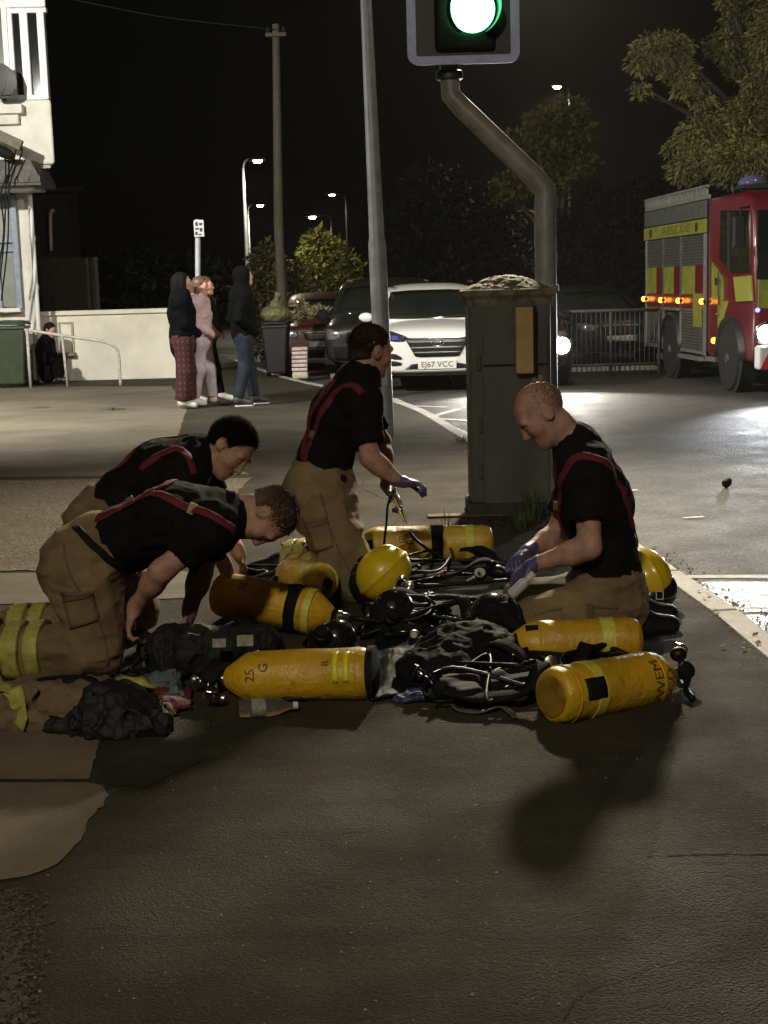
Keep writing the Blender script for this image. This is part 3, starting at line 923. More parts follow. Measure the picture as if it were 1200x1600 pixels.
# dark neighbouring house with its drainpipe
h2 = empty('dark_house'); tag(h2, 'dark unlit house set back behind the white wall with a pale drainpipe', 'house')
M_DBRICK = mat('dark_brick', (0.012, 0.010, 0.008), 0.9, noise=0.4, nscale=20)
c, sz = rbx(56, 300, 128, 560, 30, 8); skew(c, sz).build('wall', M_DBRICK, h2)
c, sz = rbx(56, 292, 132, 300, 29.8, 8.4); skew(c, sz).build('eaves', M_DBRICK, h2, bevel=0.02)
a, b = at(79, 336, 29.85), at(80, 392, 29.85)
MB().tube(catmull([a + Vector((0.08, 0.0, 0.1)), a, b], 6), 0.035, 10).build('drainpipe', mat('pinkish_pipe', (0.45, 0.32, 0.28), 0.5), h2, smooth=True)
fn = empty('timber_fence'); tag(fn, 'dark vertical board fence behind the white wall', 'fence')
for k in range(14):
    x0 = 66 + k * 6.4
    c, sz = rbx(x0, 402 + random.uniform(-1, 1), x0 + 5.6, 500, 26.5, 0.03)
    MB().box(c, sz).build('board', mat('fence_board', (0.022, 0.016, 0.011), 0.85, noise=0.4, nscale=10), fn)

# low white wall with coping and meter box
wl = empty('garden_wall'); tag(wl, 'low white rendered wall beside the house', 'wall')
c, sz = rbx(61, 490, 282, 600, 24.6, 0.24); sz = (sz[0], sz[1], sz[2] + 0.15); c = c - Vector((0, 0, 0.07))
MB().box(c, sz).build('wall_body', M_WWALL, wl, bevel=0.01)
c, sz = rbx(59, 484, 284, 491, 24.55, 0.34); MB().box(c, sz).build('coping', M_WWALL, wl, bevel=0.012)
mbx = empty('meter_box'); mbx.parent = wl
for (x0, x1, y0, y1) in ((92, 95, 503, 553), (112, 115, 503, 553), (95, 112, 503, 506)):
    c, sz = rbx(x0, y0, x1, y1, 24.56, 0.05); MB().box(c, sz).build('frame', mat('dull_frame', (0.36, 0.34, 0.28), 0.7), mbx, bevel=0.005)
c, sz = rbx(95, 506, 112, 553, 24.585, 0.02); MB().box(c, sz).build('lid', M_WWALL, mbx)
c, sz = rbx(90, 551, 117, 557, 24.46, 0.12); MB().box(c, sz).build('ledge', mat('dull_ledge', (0.16, 0.15, 0.13), 0.7), mbx, bevel=0.01)
# hand rail
hr = empty('handrail'); tag(hr, 'curved white tubular handrail in front of the white wall', 'handrail')
M_RAIL = mat('rail_paint', (0.52, 0.49, 0.43), 0.5, noise=0.3, nscale=20)
g2 = gnd(189, 603); Yr = g2.y
pts = [at(38, 515, Yr), at(95, 524, Yr), at(150, 532, Yr), at(172, 537, Yr), at(183, 547, Yr), at(186, 562, Yr), Vector((at(187, 580, Yr).x, Yr, 0.0))]
MB().tube(catmull(pts, 6), 0.024, 10).build('rail', M_RAIL, hr, smooth=True)
q = at(97, 524, Yr)
MB().tube([q, Vector((q.x + 0.04, Yr, 0.0))], 0.024, 10).build('post', M_RAIL, hr, smooth=True)
q = at(42, 516, Yr)
MB().tube([q, Vector((q.x, Yr, 0.0))], 0.024, 10).build('post', M_RAIL, hr, smooth=True)

# wheelie bins
M_BINW = mat('bin_wheel', (0.01, 0.01, 0.01), 0.6)
def wheelie_bin(loc, rz, w, h, material, label, sc=1.0):
    t = empty('wheelie_bin', loc, rz); tag(t, label, 'bin')
    dd = w * 1.2
    mb = MB()
    b = [(-w * .40, -dd * .38), (w * .40, -dd * .38), (w * .40, dd * .30), (-w * .40, dd * .30)]
    u = [(-w * .5, -dd * .5), (w * .5, -dd * .5), (w * .5, dd * .44), (-w * .5, dd * .44)]
    vs = [Vector((x, y, 0.06)) for x, y in b] + [Vector((x, y, h * 0.90)) for x, y in u]
    mb.add(vs, [(0, 1, 2, 3), (4, 5, 6, 7), (0, 1, 5, 4), (1, 2, 6, 5), (2, 3, 7, 6), (3, 0, 4, 7)])
    mb.build('tub', material, t, bevel=0.035, segs=3, smooth=True, angle=40)
    MB().box((0, -dd * .03, h * 0.89), (w * 1.06, dd * 1.02, 0.045)).build('rim', material, t, bevel=0.012)
    ld = MB()
    rows = []
    for i in range(6):
        y = -dd * .56 + dd * 1.08 * i / 5
        rows.append([Vector((x * w * .54, y, h * 0.925 + 0.055 * math.sin(math.pi * i / 5) ** 0.6 + 0.02 * (1 - x * x))) for x in (-1, -.6, 0, .6, 1)])
    ld.grid(rows).build('lid', material, t, smooth=True, solid=0.02)
    MB().tube([(-w * .35, dd * .58, h * .93), (w * .35, dd * .58, h * .93)], 0.015).build('handle', material, t, smooth=True)
    for sx in (-1, 1):
        MB().lathe([(-0.03, 0.05), (-0.03, 0.1), (0.03, 0.1), (0.03, 0.05)], (sx * w * .44, dd * .42, 0.1), (1, 0, 0), 18).build('wheel', M_BINW, t, smooth=True, angle=40)
    return t
p = at(17, 560, 23.2)
wheelie_bin((p.x, 23.2, 0), R(6), 0.58, 1.10, mat('bin_green', (0.035, 0.055, 0.025), 0.5, noise=0.3, nscale=5), 'dark green wheelie bin against the house wall')
p = gnd(433, 590)
BINB = wheelie_bin((p.x, p.y + 0.25, 0), R(-4), 0.42, 0.96, mat('bin_black', (0.010, 0.010, 0.012), 0.5), 'black bin at the foot of the wooden pole topped with a pale sack')
# pale yellow-green sack lying on the black bin
q = Vector((p.x, p.y + 0.22, 0.96))
o = sdf_obj('rubbish_sack', [ell(q + Vector((0, 0, 0.10)), (0.24, 0.22, 0.15)), ell(q + Vector((0.02, -0.02, 0.26)), (0.10, 0.10, 0.09)), cap(q + Vector((0.03, 0, 0.3)), q + Vector((0.05, -0.03, 0.42)), 0.035, 0.05)], 0.015,
            mat('sack', (0.13, 0.13, 0.045), 0.6, noise=0.4, nscale=10), noise=[(0.018, (18, 18, 10), True)])
tag(o, 'pale yellow rubbish sack piled on the black bin', 'sack')
# stack of striped red and white barrier boards
bb = empty('barrier_stack'); tag(bb, 'red and white striped barrier boards stacked beside the black bin', 'barrier')
Yb = gnd(475, 592).y
for k in range(6):
    c, sz = rbx(456, 543 + k * 6.4, 480, 547.5 + k * 6.4, Yb + 0.02 * (k % 2), 0.28)
    MB().box(c, sz).build('white_band', mat('barrier_white', (0.55, 0.50, 0.47), 0.6, noise=0.3, nscale=14), bb, bevel=0.006)
    c, sz = rbx(457, 547.5 + k * 6.4, 479.5, 549.4 + k * 6.4, Yb + 0.03, 0.26)
    MB().box(c, sz).build('red_band', mat('barrier_red', (0.22, 0.03, 0.03), 0.6, noise=0.3), bb)
c, sz = rbx(456.5, 581.5, 481, 592, Yb - 0.02, 0.32)
MB().box(c, sz).build('foot_block', mat('cream_block', (0.55, 0.52, 0.38), 0.8, noise=0.3, nscale=12), bb, bevel=0.03)

# ------------------------------------------------------------------ sign pole, wooden pole
sg = empty('sign_post'); tag(sg, 'grey post with a small white sign above the standing people', 'sign')
Ys = 19.2
b0, t0 = at(306, 560, Ys), at(309, 343, Ys)
MB().tube([Vector((b0.x, b0.y, 0)), Vector((t0.x, t0.y, t0.z))], 0.036, 12).build('post', M_STEEL, sg, smooth=True, angle=40)
c, sz = rbx(303, 344, 318.5, 370, Ys - 0.06, 0.012)
pl = MB().box(c, sz).build('plate', mat('sign_white', (0.55, 0.56, 0.58), 0.45, noise=0.15), sg, bevel=0.004)
M_INK = mat('sign_ink', (0.03, 0.03, 0.04), 0.6)
for (x0, x1, y0, y1) in ((305, 309, 347, 353), (311, 316, 348, 352), (305, 311, 356, 359), (312, 316, 356, 362), (305, 309, 362, 367), (310.5, 315, 365, 367.5)):
    c, sz = rbx(x0, y0, x1, y1, Ys - 0.064, 0.003); MB().box(c, sz).build('symbol', M_INK, pl)
wp = empty('telegraph_pole'); tag(wp, 'tall weathered wooden telegraph pole behind the standing man', 'pole')
Yp = 24.5
bpos = at(446, 585, Yp); tpos = at(431, 38, Yp)
M_WOOD = mat('pole_wood', (0.055, 0.046, 0.031), 0.85, noise=0.45, nscale=6, bump=0.4, bscale=30, stretch=(8, 8, 0.5))
MB().tube([Vector((bpos.x, Yp, -0.05)), Vector((bpos.x - 0.02, Yp, 2.5)), Vector((tpos.x, Yp, tpos.z))], [0.088, 0.082, 0.060], 16).build('shaft', M_WOOD, wp, smooth=True, angle=40)
MB().box(Vector((tpos.x, Yp - 0.09, tpos.z - 0.18)), (0.34, 0.06, 0.06)).build('crossbar', M_WOOD, wp)
for dx in (-0.13, 0.13):
    MB().lathe([(0, 0.02), (0.03, 0.035), (0.07, 0.03), (0.1, 0.012)], Vector((tpos.x + dx, Yp - 0.09, tpos.z - 0.15)), (0, 0, 1), 12).build('insulator', M_BLK, wp, smooth=True)
wires = MB()
a = Vector((tpos.x, Yp - 0.09, tpos.z - 0.1)); b = at(60, -12, HY)
wires.tube(catmull([a, a.lerp(b, 0.5) - Vector((0, 0, 0.08)), b], 8), 0.010, 5)
o = wires.build('overhead_wire', M_BLK, smooth=True); tag(o, 'thin overhead wire from the wooden pole to the house', 'wire')

# ------------------------------------------------------------------ traffic signal
M_POLE = mat('signal_pole_grey', (0.27, 0.26, 0.265), 0.42, 0.1, noise=0.3, nscale=6, bump=0.1, rvar=0.1)
YS = 9.75
ts = empty('traffic_signal'); tag(ts, 'cranked grey signal pole with a green light in a white edged backing board', 'traffic light')
pr_ = 0.074
x0 = at(855, 600, YS)
pts = [Vector((x0.x, YS, 0.0)), at(853, 330, YS), at(852, 298, YS), at(836, 278, YS), at(722, 168, YS), at(704, 148, YS), at(702, 110, YS), at(702, -260, YS)]
pts[1].x = pts[0].x - 0.005
MB().tube(pts, [pr_, pr_, pr_, pr_, pr_ * 0.94, pr_ * 0.9, pr_ * 0.86, pr_ * 0.86], 22).build('pole', M_POLE, ts, smooth=True, angle=45)
MB().lathe([(-0.03, 0.078), (-0.025, 0.09), (0.025, 0.09), (0.03, 0.078)], at(702, 118, YS), (0, 0, 1), 22).build('collar', mat('collar_green', (0.02, 0.05, 0.03), 0.5), ts, smooth=True, angle=40)
MB().lathe([(-0.02, 0.0745), (-0.02, 0.082), (0.02, 0.082), (0.02, 0.0745)], at(854.5, 450, YS), (0, 0, 1), 22).build('pole_band', M_STEEL, ts, smooth=True, angle=40)
# signal head: backing board, border, lamps
bl, br, bt, bb_ = 636, 812, -345, 100
YB = YS - 0.20
def rect_frame(name, l, t, r, b, w, Y, dep, m, par, rad=18):
    # rounded rectangle ring
    def ring(l, t, r, b, rad):
        out = []
        for cx, cy, a0 in ((r - rad, t + rad, -90), (r - rad, b - rad, 0), (l + rad, b - rad, 90), (l + rad, t + rad, 180)):
            for k in range(7):
                a = R(a0 + 15 * k); out.append((cx + rad * math.cos(a), cy + rad * math.sin(a)))
        return out
    xl_, xr_ = at(l, 60, Y).x, at(r, 60, Y).x; zt_, zb_ = at((l + r) / 2, t, Y).z, at((l + r) / 2, b, Y).z
    def loc(p, yy): return Vector((xl_ + (p[0] - l) / (r - l) * (xr_ - xl_), yy, zt_ + (p[1] - t) / (b - t) * (zb_ - zt_)))
    o_, i_ = ring(l, t, r, b, rad), ring(l + w, t + w, r - w, b - w, max(2, rad - w))
    n = len(o_)
    vs = [loc(p, Y) for p in o_] + [loc(p, Y) for p in i_] + [loc(p, Y + dep) for p in o_] + [loc(p, Y + dep) for p in i_]
    fs = []
    for k in range(n):
        j = (k + 1) % n
        fs += [(k, j, n + j, n + k), (2 * n + k, 3 * n + k, 3 * n + j, 2 * n + j), (k, 2 * n + k, 2 * n + j, j), (n + k, n + j, 3 * n + j, 3 * n + k)]
    MB().add(vs, fs).build(name, m, par)
    return [loc(p, Y) for p in o_]
M_WB = mat('board_white', (0.46, 0.48, 0.80), 0.5, noise=0.15, nscale=20)
outer = rect_frame('board_border', bl, bt, br, bb_, 14, YB, 0.012, M_WB, ts)
MB().prism([p + Vector((0, 0.008, 0)) for p in outer], (0, 0.012, 0)).build('backing_board', mat('board_black', (0.010, 0.011, 0.010), 0.5, noise=0.3, nscale=10), ts)
c, sz = rbx(676, -330, 772, 78, YB - 0.045, 0.26); MB().box(c, sz).build('signal_case', M_BLK, ts, bevel=0.03, segs=3)
# green glow from behind board sign plate
M_GREEN = mat('green_lens', (0.02, 0.5, 0.2), 0.3, emit=(0.13, 1.0, 0.36), estr=8)
M_OFFR = mat('red_lens_off', (0.10, 0.006, 0.006), 0.25)
M_OFFA = mat('amber_lens_off', (0.14, 0.05, 0.004), 0.25)
M_HOOD = mat('hood_black', (0.016, 0.017, 0.016), 0.38)
rl = 0.150
for yy, mm in ((14, M_GREEN), (-122, M_OFFA), (-258, M_OFFR)):
    c = at(738, yy, YB - 0.075)
    ax = Vector((0.10, -1, -0.06)).normalized()
    MB().lathe([(0.0, rl * 0.985), (0.022, rl * 0.8), (0.032, rl * 0.4), (0.034, 0.004)], c, ax, 32).build('lens', mm, ts, smooth=True)
    # open-bottomed hood: a partial cylinder around the lens
    rows = []
    u = ax.cross(Vector((0, 0, 1))).normalized(); w = u.cross(ax).normalized()
    for rad, l0, l1 in ((rl * 1.10, -0.02, 1.0), ):
        for k in range(41):
            a = R(-150 + 300 * k / 40)
            ln = 0.25 * (0.30 + 0.70 * (0.5 + 0.5 * math.cos(a)))
            dirv = w * math.cos(a) + u * math.sin(a)
            rows.append([c + dirv * rad - ax * 0.015, c + dirv * rad * 1.01 + ax * ln * 0.5, c + dirv * rad * 1.02 + ax * ln])
    MB().grid(rows).build('hood', M_HOOD, ts, smooth=True, solid=0.006, recalc=False)
gl = bpy.data.lights.new('signal_light', 'SPOT'); gl.energy = 4; gl.color = (0.15, 1.0, 0.4); gl.shadow_soft_size = 0.06; gl.spot_size = R(150)
glo = bpy.data.objects.new('signal_light', gl); COL.objects.link(glo); glo.parent = ts
glo.location = at(738, 14, YB - 0.14); glo.rotation_euler = Vector((0.1, -1, -0.25)).to_track_quat('-Z', 'Y').to_euler()

# ------------------------------------------------------------------ signal control cabinet
cbn = empty('signal_cabinet'); tag(cbn, 'weathered green signal control cabinet with a domed rusty lid on the footway', 'cabinet')
M_CAB = mat('cabinet_green', (0.088, 0.094, 0.084), 0.62, noise=0.45, nscale=3.5, bump=0.25, bscale=25, stretch=(1, 1, 0.35), rvar=0.12)
M_CABTOP = mat('cabinet_lid', (0.19, 0.165, 0.12), 0.8, noise=0.65, nscale=14, bump=0.3, bscale=30, detail=8, spec=.2)
bq = gnd(801, 806)
cx, cy = bq.x, bq.y + 0.02
W, D, H = 0.52, 0.40, 1.37
MB().box((cx, cy + D / 2, H / 2 + 0.04), (W, D, H - 0.08)).build('body', M_CAB, cbn, bevel=0.02, segs=3)
MB().box((cx, cy + D / 2, 0.04), (W + 0.04, D + 0.04, 0.085)).build('plinth', mat('plinth', (0.05, 0.05, 0.045), 0.8, noise=0.4), cbn, bevel=0.01)
dr = MB().box((cx + 0.03, cy - 0.006, H * 0.46), (W * 0.80, 0.022, H * 0.80)).build('door', M_CAB, cbn, bevel=0.006)
MB().box((cx + 0.03, cy - 0.018, H * 0.71), (W * 0.78, 0.006, 0.012)).build('seam', M_BLK, dr)
MB().box((cx + 0.17, cy - 0.022, H * 0.62), (0.06, 0.008, 0.11)).build('label_plate', mat('dull_plate', (0.26, 0.25, 0.21), 0.7, noise=0.35, nscale=30), dr, bevel=0.002)
MB().lathe([(0, 0.014), (0.02, 0.014), (0.025, 0.008)], (cx + 0.19, cy - 0.018, H * 0.5), (0, -1, 0), 12).build('lock', M_STEEL, dr, smooth=True, angle=40)
for hz in (0.25, 0.55, 0.95):
    MB().tube([(cx - W * 0.385, cy - 0.012, hz), (cx - W * 0.385, cy - 0.012, hz + 0.09)], 0.011, 10).build('hinge', M_CAB, cbn, smooth=True, angle=40)
# yellow push-button box fixed to the front at its right edge
c, sz = rbx(806, 480, 834, 584, cy - 0.10, 0.095)
pu = MB().box(c, sz).build('yellow_unit', mat('unit_yellow', (0.46, 0.31, 0.11), 0.6, noise=0.2, nscale=8), cbn, bevel=0.010, segs=3)
c, sz = rbx(834.5, 478, 839, 586, cy - 0.09, 0.088); MB().box(c, sz).build('side_frame', M_BLK, pu, bevel=0.003)
# flared cornice and dome
vs, fs = [], []
lv = [(H - 0.02, 1.0), (H + 0.02, 1.04), (H + 0.045, 1.14), (H + 0.075, 1.15), (H + 0.085, 1.05)]
mb = MB(); rows = []
for z, k in lv:
    a, b = W / 2 * k, D / 2 * k
    rows.append([Vector((cx + x * a, cy + D / 2 + y * b, z)) for x, y in ((-1, -1), (-.5, -1), (0, -1), (.5, -1), (1, -1), (1, -.5), (1, 0), (1, .5), (1, 1), (.5, 1), (0, 1), (-.5, 1), (-1, 1), (-1, .5), (-1, 0), (-1, -.5), (-1, -1))])
mb.grid(rows).build('cornice', M_CABTOP, cbn, bevel=0.006)
sdf_obj('lid', [ell((cx, cy + D / 2, H + 0.075), (W * 0.545, D * 0.54, 0.055), k=0.04), ell((cx, cy + D / 2, H + 0.095), (W * 0.36, D * 0.36, 0.075), k=0.04)], 0.008, M_CABTOP, cbn, noise=[(0.006, (40, 40, 40), False), (0.004, (90, 90, 90), False)], clip=[((cx, cy, H + 0.06), (0, 0, -1))])
tape = MB().box((cx - 0.05, cy + 0.03, 0.008), (1.0, 0.10, 0.012), Matrix.Rotation(R(2), 3, 'Z')).build('brick_edging', mat('edging', (0.16, 0.10, 0.065), 0.85, noise=0.4, nscale=16, bump=0.4), None, bevel=0.004)
tag(tape, 'brown brick edging strip at the foot of the cabinet', 'edging')

# ------------------------------------------------------------------ trees and bushes
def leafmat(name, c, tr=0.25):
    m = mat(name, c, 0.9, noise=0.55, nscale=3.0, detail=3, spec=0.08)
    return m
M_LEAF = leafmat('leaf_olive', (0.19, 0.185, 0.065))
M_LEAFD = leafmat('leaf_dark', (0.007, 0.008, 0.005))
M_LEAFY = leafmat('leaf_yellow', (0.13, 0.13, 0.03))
M_BARK = mat('bark', (0.05, 0.04, 0.028), 0.9, noise=0.4, nscale=12, bump=0.5)
def crown_mesh(name, clumps, n, lsize, material, parent, seed, droop=0.0, elong=2.2):
    """clumps: list of (centre, radii); leaves as small folded diamonds"""
    rg = np.random.RandomState(seed)
    vol = np.array([r[0] * r[1] * r[2] for c, r in clumps]) ** 0.8
    pick = rg.choice(len(clumps), n, p=vol / vol.sum())
    C = np.array([list(c) for c, r in clumps])[pick]; Rr = np.array([list(r) for c, r in clumps])[pick]
    d = rg.normal(size=(n, 3)); d /= np.linalg.norm(d, axis=1)[:, None]
    rad = rg.rand(n) ** 0.45
    P = C + d * Rr * rad[:, None]
    # twig direction: outward and drooping
    t = d * np.array([1, 1, 0.5]) + rg.normal(size=(n, 3)) * 0.5
    t[:, 2] -= droop
    t /= np.linalg.norm(t, axis=1)[:, None]
    s = np.cross(t, rg.normal(size=(n, 3))); s /= np.maximum(np.linalg.norm(s, axis=1), 1e-6)[:, None]
    L = lsize * (0.35 + 1.3 * rg.rand(n) ** 1.6); Wd = L / elong
    nrm = np.cross(t, s)
    v0 = P; v1 = P + t * (L * 0.45)[:, None] + s * (Wd * 0.5)[:, None] + nrm * (Wd * 0.15)[:, None]
    v2 = P + t * L[:, None] - nrm * (L * 0.12)[:, None]; v3 = P + t * (L * 0.45)[:, None] - s * (Wd * 0.5)[:, None] + nrm * (Wd * 0.15)[:, None]
    V = np.stack([v0, v1, v2, v3], 1).reshape(-1, 3)
    i = np.arange(n) * 4
    T = np.stack([np.stack([i, i + 1, i + 2], 1), np.stack([i, i + 2, i + 3], 1)], 1).reshape(-1, 3)
    me = bpy.data.meshes.new(name)
    me.vertices.add(len(V)); me.vertices.foreach_set('co', V.astype(np.float32).ravel())
    me.loops.add(len(T) * 3); me.loops.foreach_set('vertex_index', T.astype(np.int32).ravel())
    me.polygons.add(len(T)); me.polygons.foreach_set('loop_start', (np.arange(len(T)) * 3).astype(np.int32))
    me.update(calc_edges=True)
    me.materials.append(material)
    o = bpy.data.objects.new(name, me); COL.objects.link(o); o.parent = parent
    return o
def tree(label, base, clumps, n, lsize, material, seed, trunk_r=0.16, droop=0.2, name='tree', elong=2.2, limbs=True):
    t = empty(name); tag(t, label, 'tree' if 'tree' in name else 'bush')
    rg = random.Random(seed)
    b = Vector(base)
    top = Vector(max(clumps, key=lambda c: c[0][2])[0])
    fork = Vector((b.x * 0.7 + top.x * 0.3, b.y * 0.7 + top.y * 0.3, b.z + (top.z - b.z) * 0.42))
    mb = MB()
    mb.tube(catmull([b - Vector((0, 0, 0.1)), b.lerp(fork, 0.5) + Vector((rg.uniform(-.1, .1), 0, 0)), fork], 5), [trunk_r * (1.15 - 0.45 * i / 10) for i in range(11)], 10)
    for c, r in clumps:
        c = Vector(c)
        m = fork.lerp(c, 0.5) + Vector((rg.uniform(-.2, .2), rg.uniform(-.2, .2), rg.uniform(0, .25)))
        e = c + Vector((rg.uniform(-.3, .3) * r[0], 0, 0.2 * r[2]))
        path = catmull([fork, m, e], 4)
        mb.tube(path, [trunk_r * (0.5 - 0.42 * i / (len(path) - 1)) for i in range(len(path))], 6)
        for _ in range(5):
            s = path[rg.randint(3, len(path) - 1)]
            q = c + Vector((rg.uniform(-1, 1) * r[0], rg.uniform(-1, 1) * r[1], rg.uniform(-1, 1) * r[2])) * 0.8
            mb.tube([s, s.lerp(q, 0.5) + Vector((0, 0, 0.06)), q], [0.018, 0.012, 0.005], 4)
    mb.build('trunk', M_BARK, t, smooth=True, recalc=False)
    crown_mesh('crown', clumps, n, lsize, material, t, seed, droop, elong)
    return t
def cl(px, py, Y, rx, ry=None, rz=None):
    s = pxs(Y)
    ry = rx * s if ry is None else ry
    return (tuple(at(px, py, Y)), (rx * s, min(ry, 1.4), (rz if rz is not None else rx * 0.8) * s))
# big lit tree at the top right, hanging over the fire engine
YT = 27
big = [cl(1110, 215, YT, 55, rz=38), cl(1170, 190, YT, 50, rz=45), cl(1160, 255, YT - 0.6, 60, rz=38), cl(1215, 240, YT, 60, rz=60), cl(1075, 265, YT, 36, rz=24), cl(1095, 240, YT, 32, rz=22),
       cl(1035, 75, YT + 0.5, 46, rz=26), cl(1005, 95, YT + 0.5, 26, rz=22), cl(1060, 110, YT + .5, 32, rz=22), cl(1075, 140, YT, 26, rz=16), cl(1000, 140, YT + .5, 16, rz=14), cl(1100, 160, YT, 20, rz=14),
       cl(1130, 70, YT + 1, 30, rz=24), cl(1150, 100, YT + 1, 22, rz=26), cl(1160, 30, YT + 1, 30, rz=22), cl(1190, 10, YT + .6, 36, rz=26), cl(1140, 5, YT + .6, 20, rz=14), cl(1195, 130, YT, 34, rz=26),
       cl(1230, 60, YT, 60, rz=60), cl(1300, 150, YT, 80, rz=90), cl(1280, 20, YT + 1, 90, rz=70), cl(1060, 230, YT + .6, 24, rz=18), cl(1240, -60, YT, 110, rz=60), cl(1130, -50, YT + 1, 60, rz=40)]
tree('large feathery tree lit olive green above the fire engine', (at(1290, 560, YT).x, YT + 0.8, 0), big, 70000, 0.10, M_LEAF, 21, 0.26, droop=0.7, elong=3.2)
# lower, dimmer foliage left of it
low = [cl(990, 300, 29, 40, rz=26), cl(960, 330, 29, 45, rz=30), cl(1000, 350, 29, 40, rz=40), cl(930, 300, 30, 36, rz=24), cl(950, 390, 29, 50, rz=40), cl(1060, 285, 29, 30, rz=18), cl(985, 430, 29, 45, rz=30), cl(900, 360, 30, 40, rz=36), cl(905, 430, 30, 40, rz=32)]
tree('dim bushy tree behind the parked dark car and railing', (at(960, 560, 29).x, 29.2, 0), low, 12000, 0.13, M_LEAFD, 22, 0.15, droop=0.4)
# dark tree behind the signal pole, yellow where the lamp catches it
dk = [cl(840, 240, 33, 48, rz=30), cl(890, 215, 33, 36, rz=34), cl(905, 250, 33, 30, rz=26), cl(860, 190, 33, 40, rz=22), cl(810, 230, 33, 28, rz=24), cl(850, 280, 33, 40, rz=24), cl(890, 170, 33.5, 30, rz=16), cl(800, 290, 33, 30, rz=24)]
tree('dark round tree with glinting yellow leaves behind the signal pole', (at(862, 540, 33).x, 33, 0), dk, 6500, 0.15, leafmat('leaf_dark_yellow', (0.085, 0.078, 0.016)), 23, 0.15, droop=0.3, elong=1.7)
md = [cl(690, 300, 38, 60, rz=45), cl(740, 350, 38, 55, rz=45), cl(650, 360, 38, 50, rz=45), cl(700, 400, 38, 70, rz=40), cl(780, 330, 38, 40, rz=50), cl(800, 400, 38, 45, rz=40), cl(640, 420, 38, 50, rz=30)]
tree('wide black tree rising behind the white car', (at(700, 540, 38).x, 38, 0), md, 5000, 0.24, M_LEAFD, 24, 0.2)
# yellow lit bush and hedge behind the wooden pole
yb = [cl(505, 400, 35, 36, rz=34), cl(520, 440, 35, 34, rz=28), cl(490, 430, 35, 34, rz=34), cl(495, 375, 35, 18, rz=16), cl(540, 420, 35, 24, rz=24)]
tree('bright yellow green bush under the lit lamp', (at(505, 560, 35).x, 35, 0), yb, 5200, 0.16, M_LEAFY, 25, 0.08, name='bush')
hb = [cl(410, 430, 30, 26, rz=40), cl(395, 480, 30, 24, rz=36), cl(425, 470, 30, 26, rz=40), cl(420, 400, 30, 20, rz=24), cl(465, 440, 31, 22, rz=36), cl(460, 480, 31, 24, rz=24), cl(410, 530, 30, 26, rz=30)]
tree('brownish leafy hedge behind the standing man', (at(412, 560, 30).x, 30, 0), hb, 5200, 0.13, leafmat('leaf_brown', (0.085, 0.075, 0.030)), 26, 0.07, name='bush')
fb = [cl(478, 492, 26.5, 16, rz=10), cl(470, 478, 26.5, 10, rz=8), cl(500, 490, 26.5, 14, rz=9), cl(450, 500, 26.5, 12, rz=14)]
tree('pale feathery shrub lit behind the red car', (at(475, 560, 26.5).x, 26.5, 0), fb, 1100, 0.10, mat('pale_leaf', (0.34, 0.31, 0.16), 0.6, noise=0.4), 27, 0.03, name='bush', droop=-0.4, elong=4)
db = [cl(150, 440, 36, 70, rz=40), cl(230, 430, 36, 60, rz=45), cl(60, 420, 36, 70, rz=60), cl(300, 440, 36, 50, rz=40), cl(350, 455, 36, 40, rz=36), cl(200, 480, 36, 80, rz=30)]
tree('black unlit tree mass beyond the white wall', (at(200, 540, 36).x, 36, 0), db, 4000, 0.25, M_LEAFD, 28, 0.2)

# ------------------------------------------------------------------ railing on the far footway
rl_ = empty('guard_railing'); tag(rl_, 'pale pedestrian guard railing in front of the dark parked cars', 'railing')
M_RLG = mat('railing_grey', (0.05, 0.052, 0.052), 0.6, 0.0, noise=0.3)
yr = 22.3
xa, xb_ = at(878, 494, yr).x, at(1030, 490, yr).x
for z, r in ((1.0, 0.03), (0.16, 0.02)):
    MB().tube([(xa, yr, z), (xb_, yr, z)], r, 8).build('rail', M_RLG, rl_, smooth=True)
k = 0
x = xa
while x < xb_ + 0.01:
    MB().tube([(x, yr, 0), (x, yr, 1.0)], 0.026 if k % 10 == 0 else 0.008, 6).build('post' if k % 10 == 0 else 'bar', M_RLG, rl_, smooth=True)
    x += (xb_ - xa) / 20; k += 1

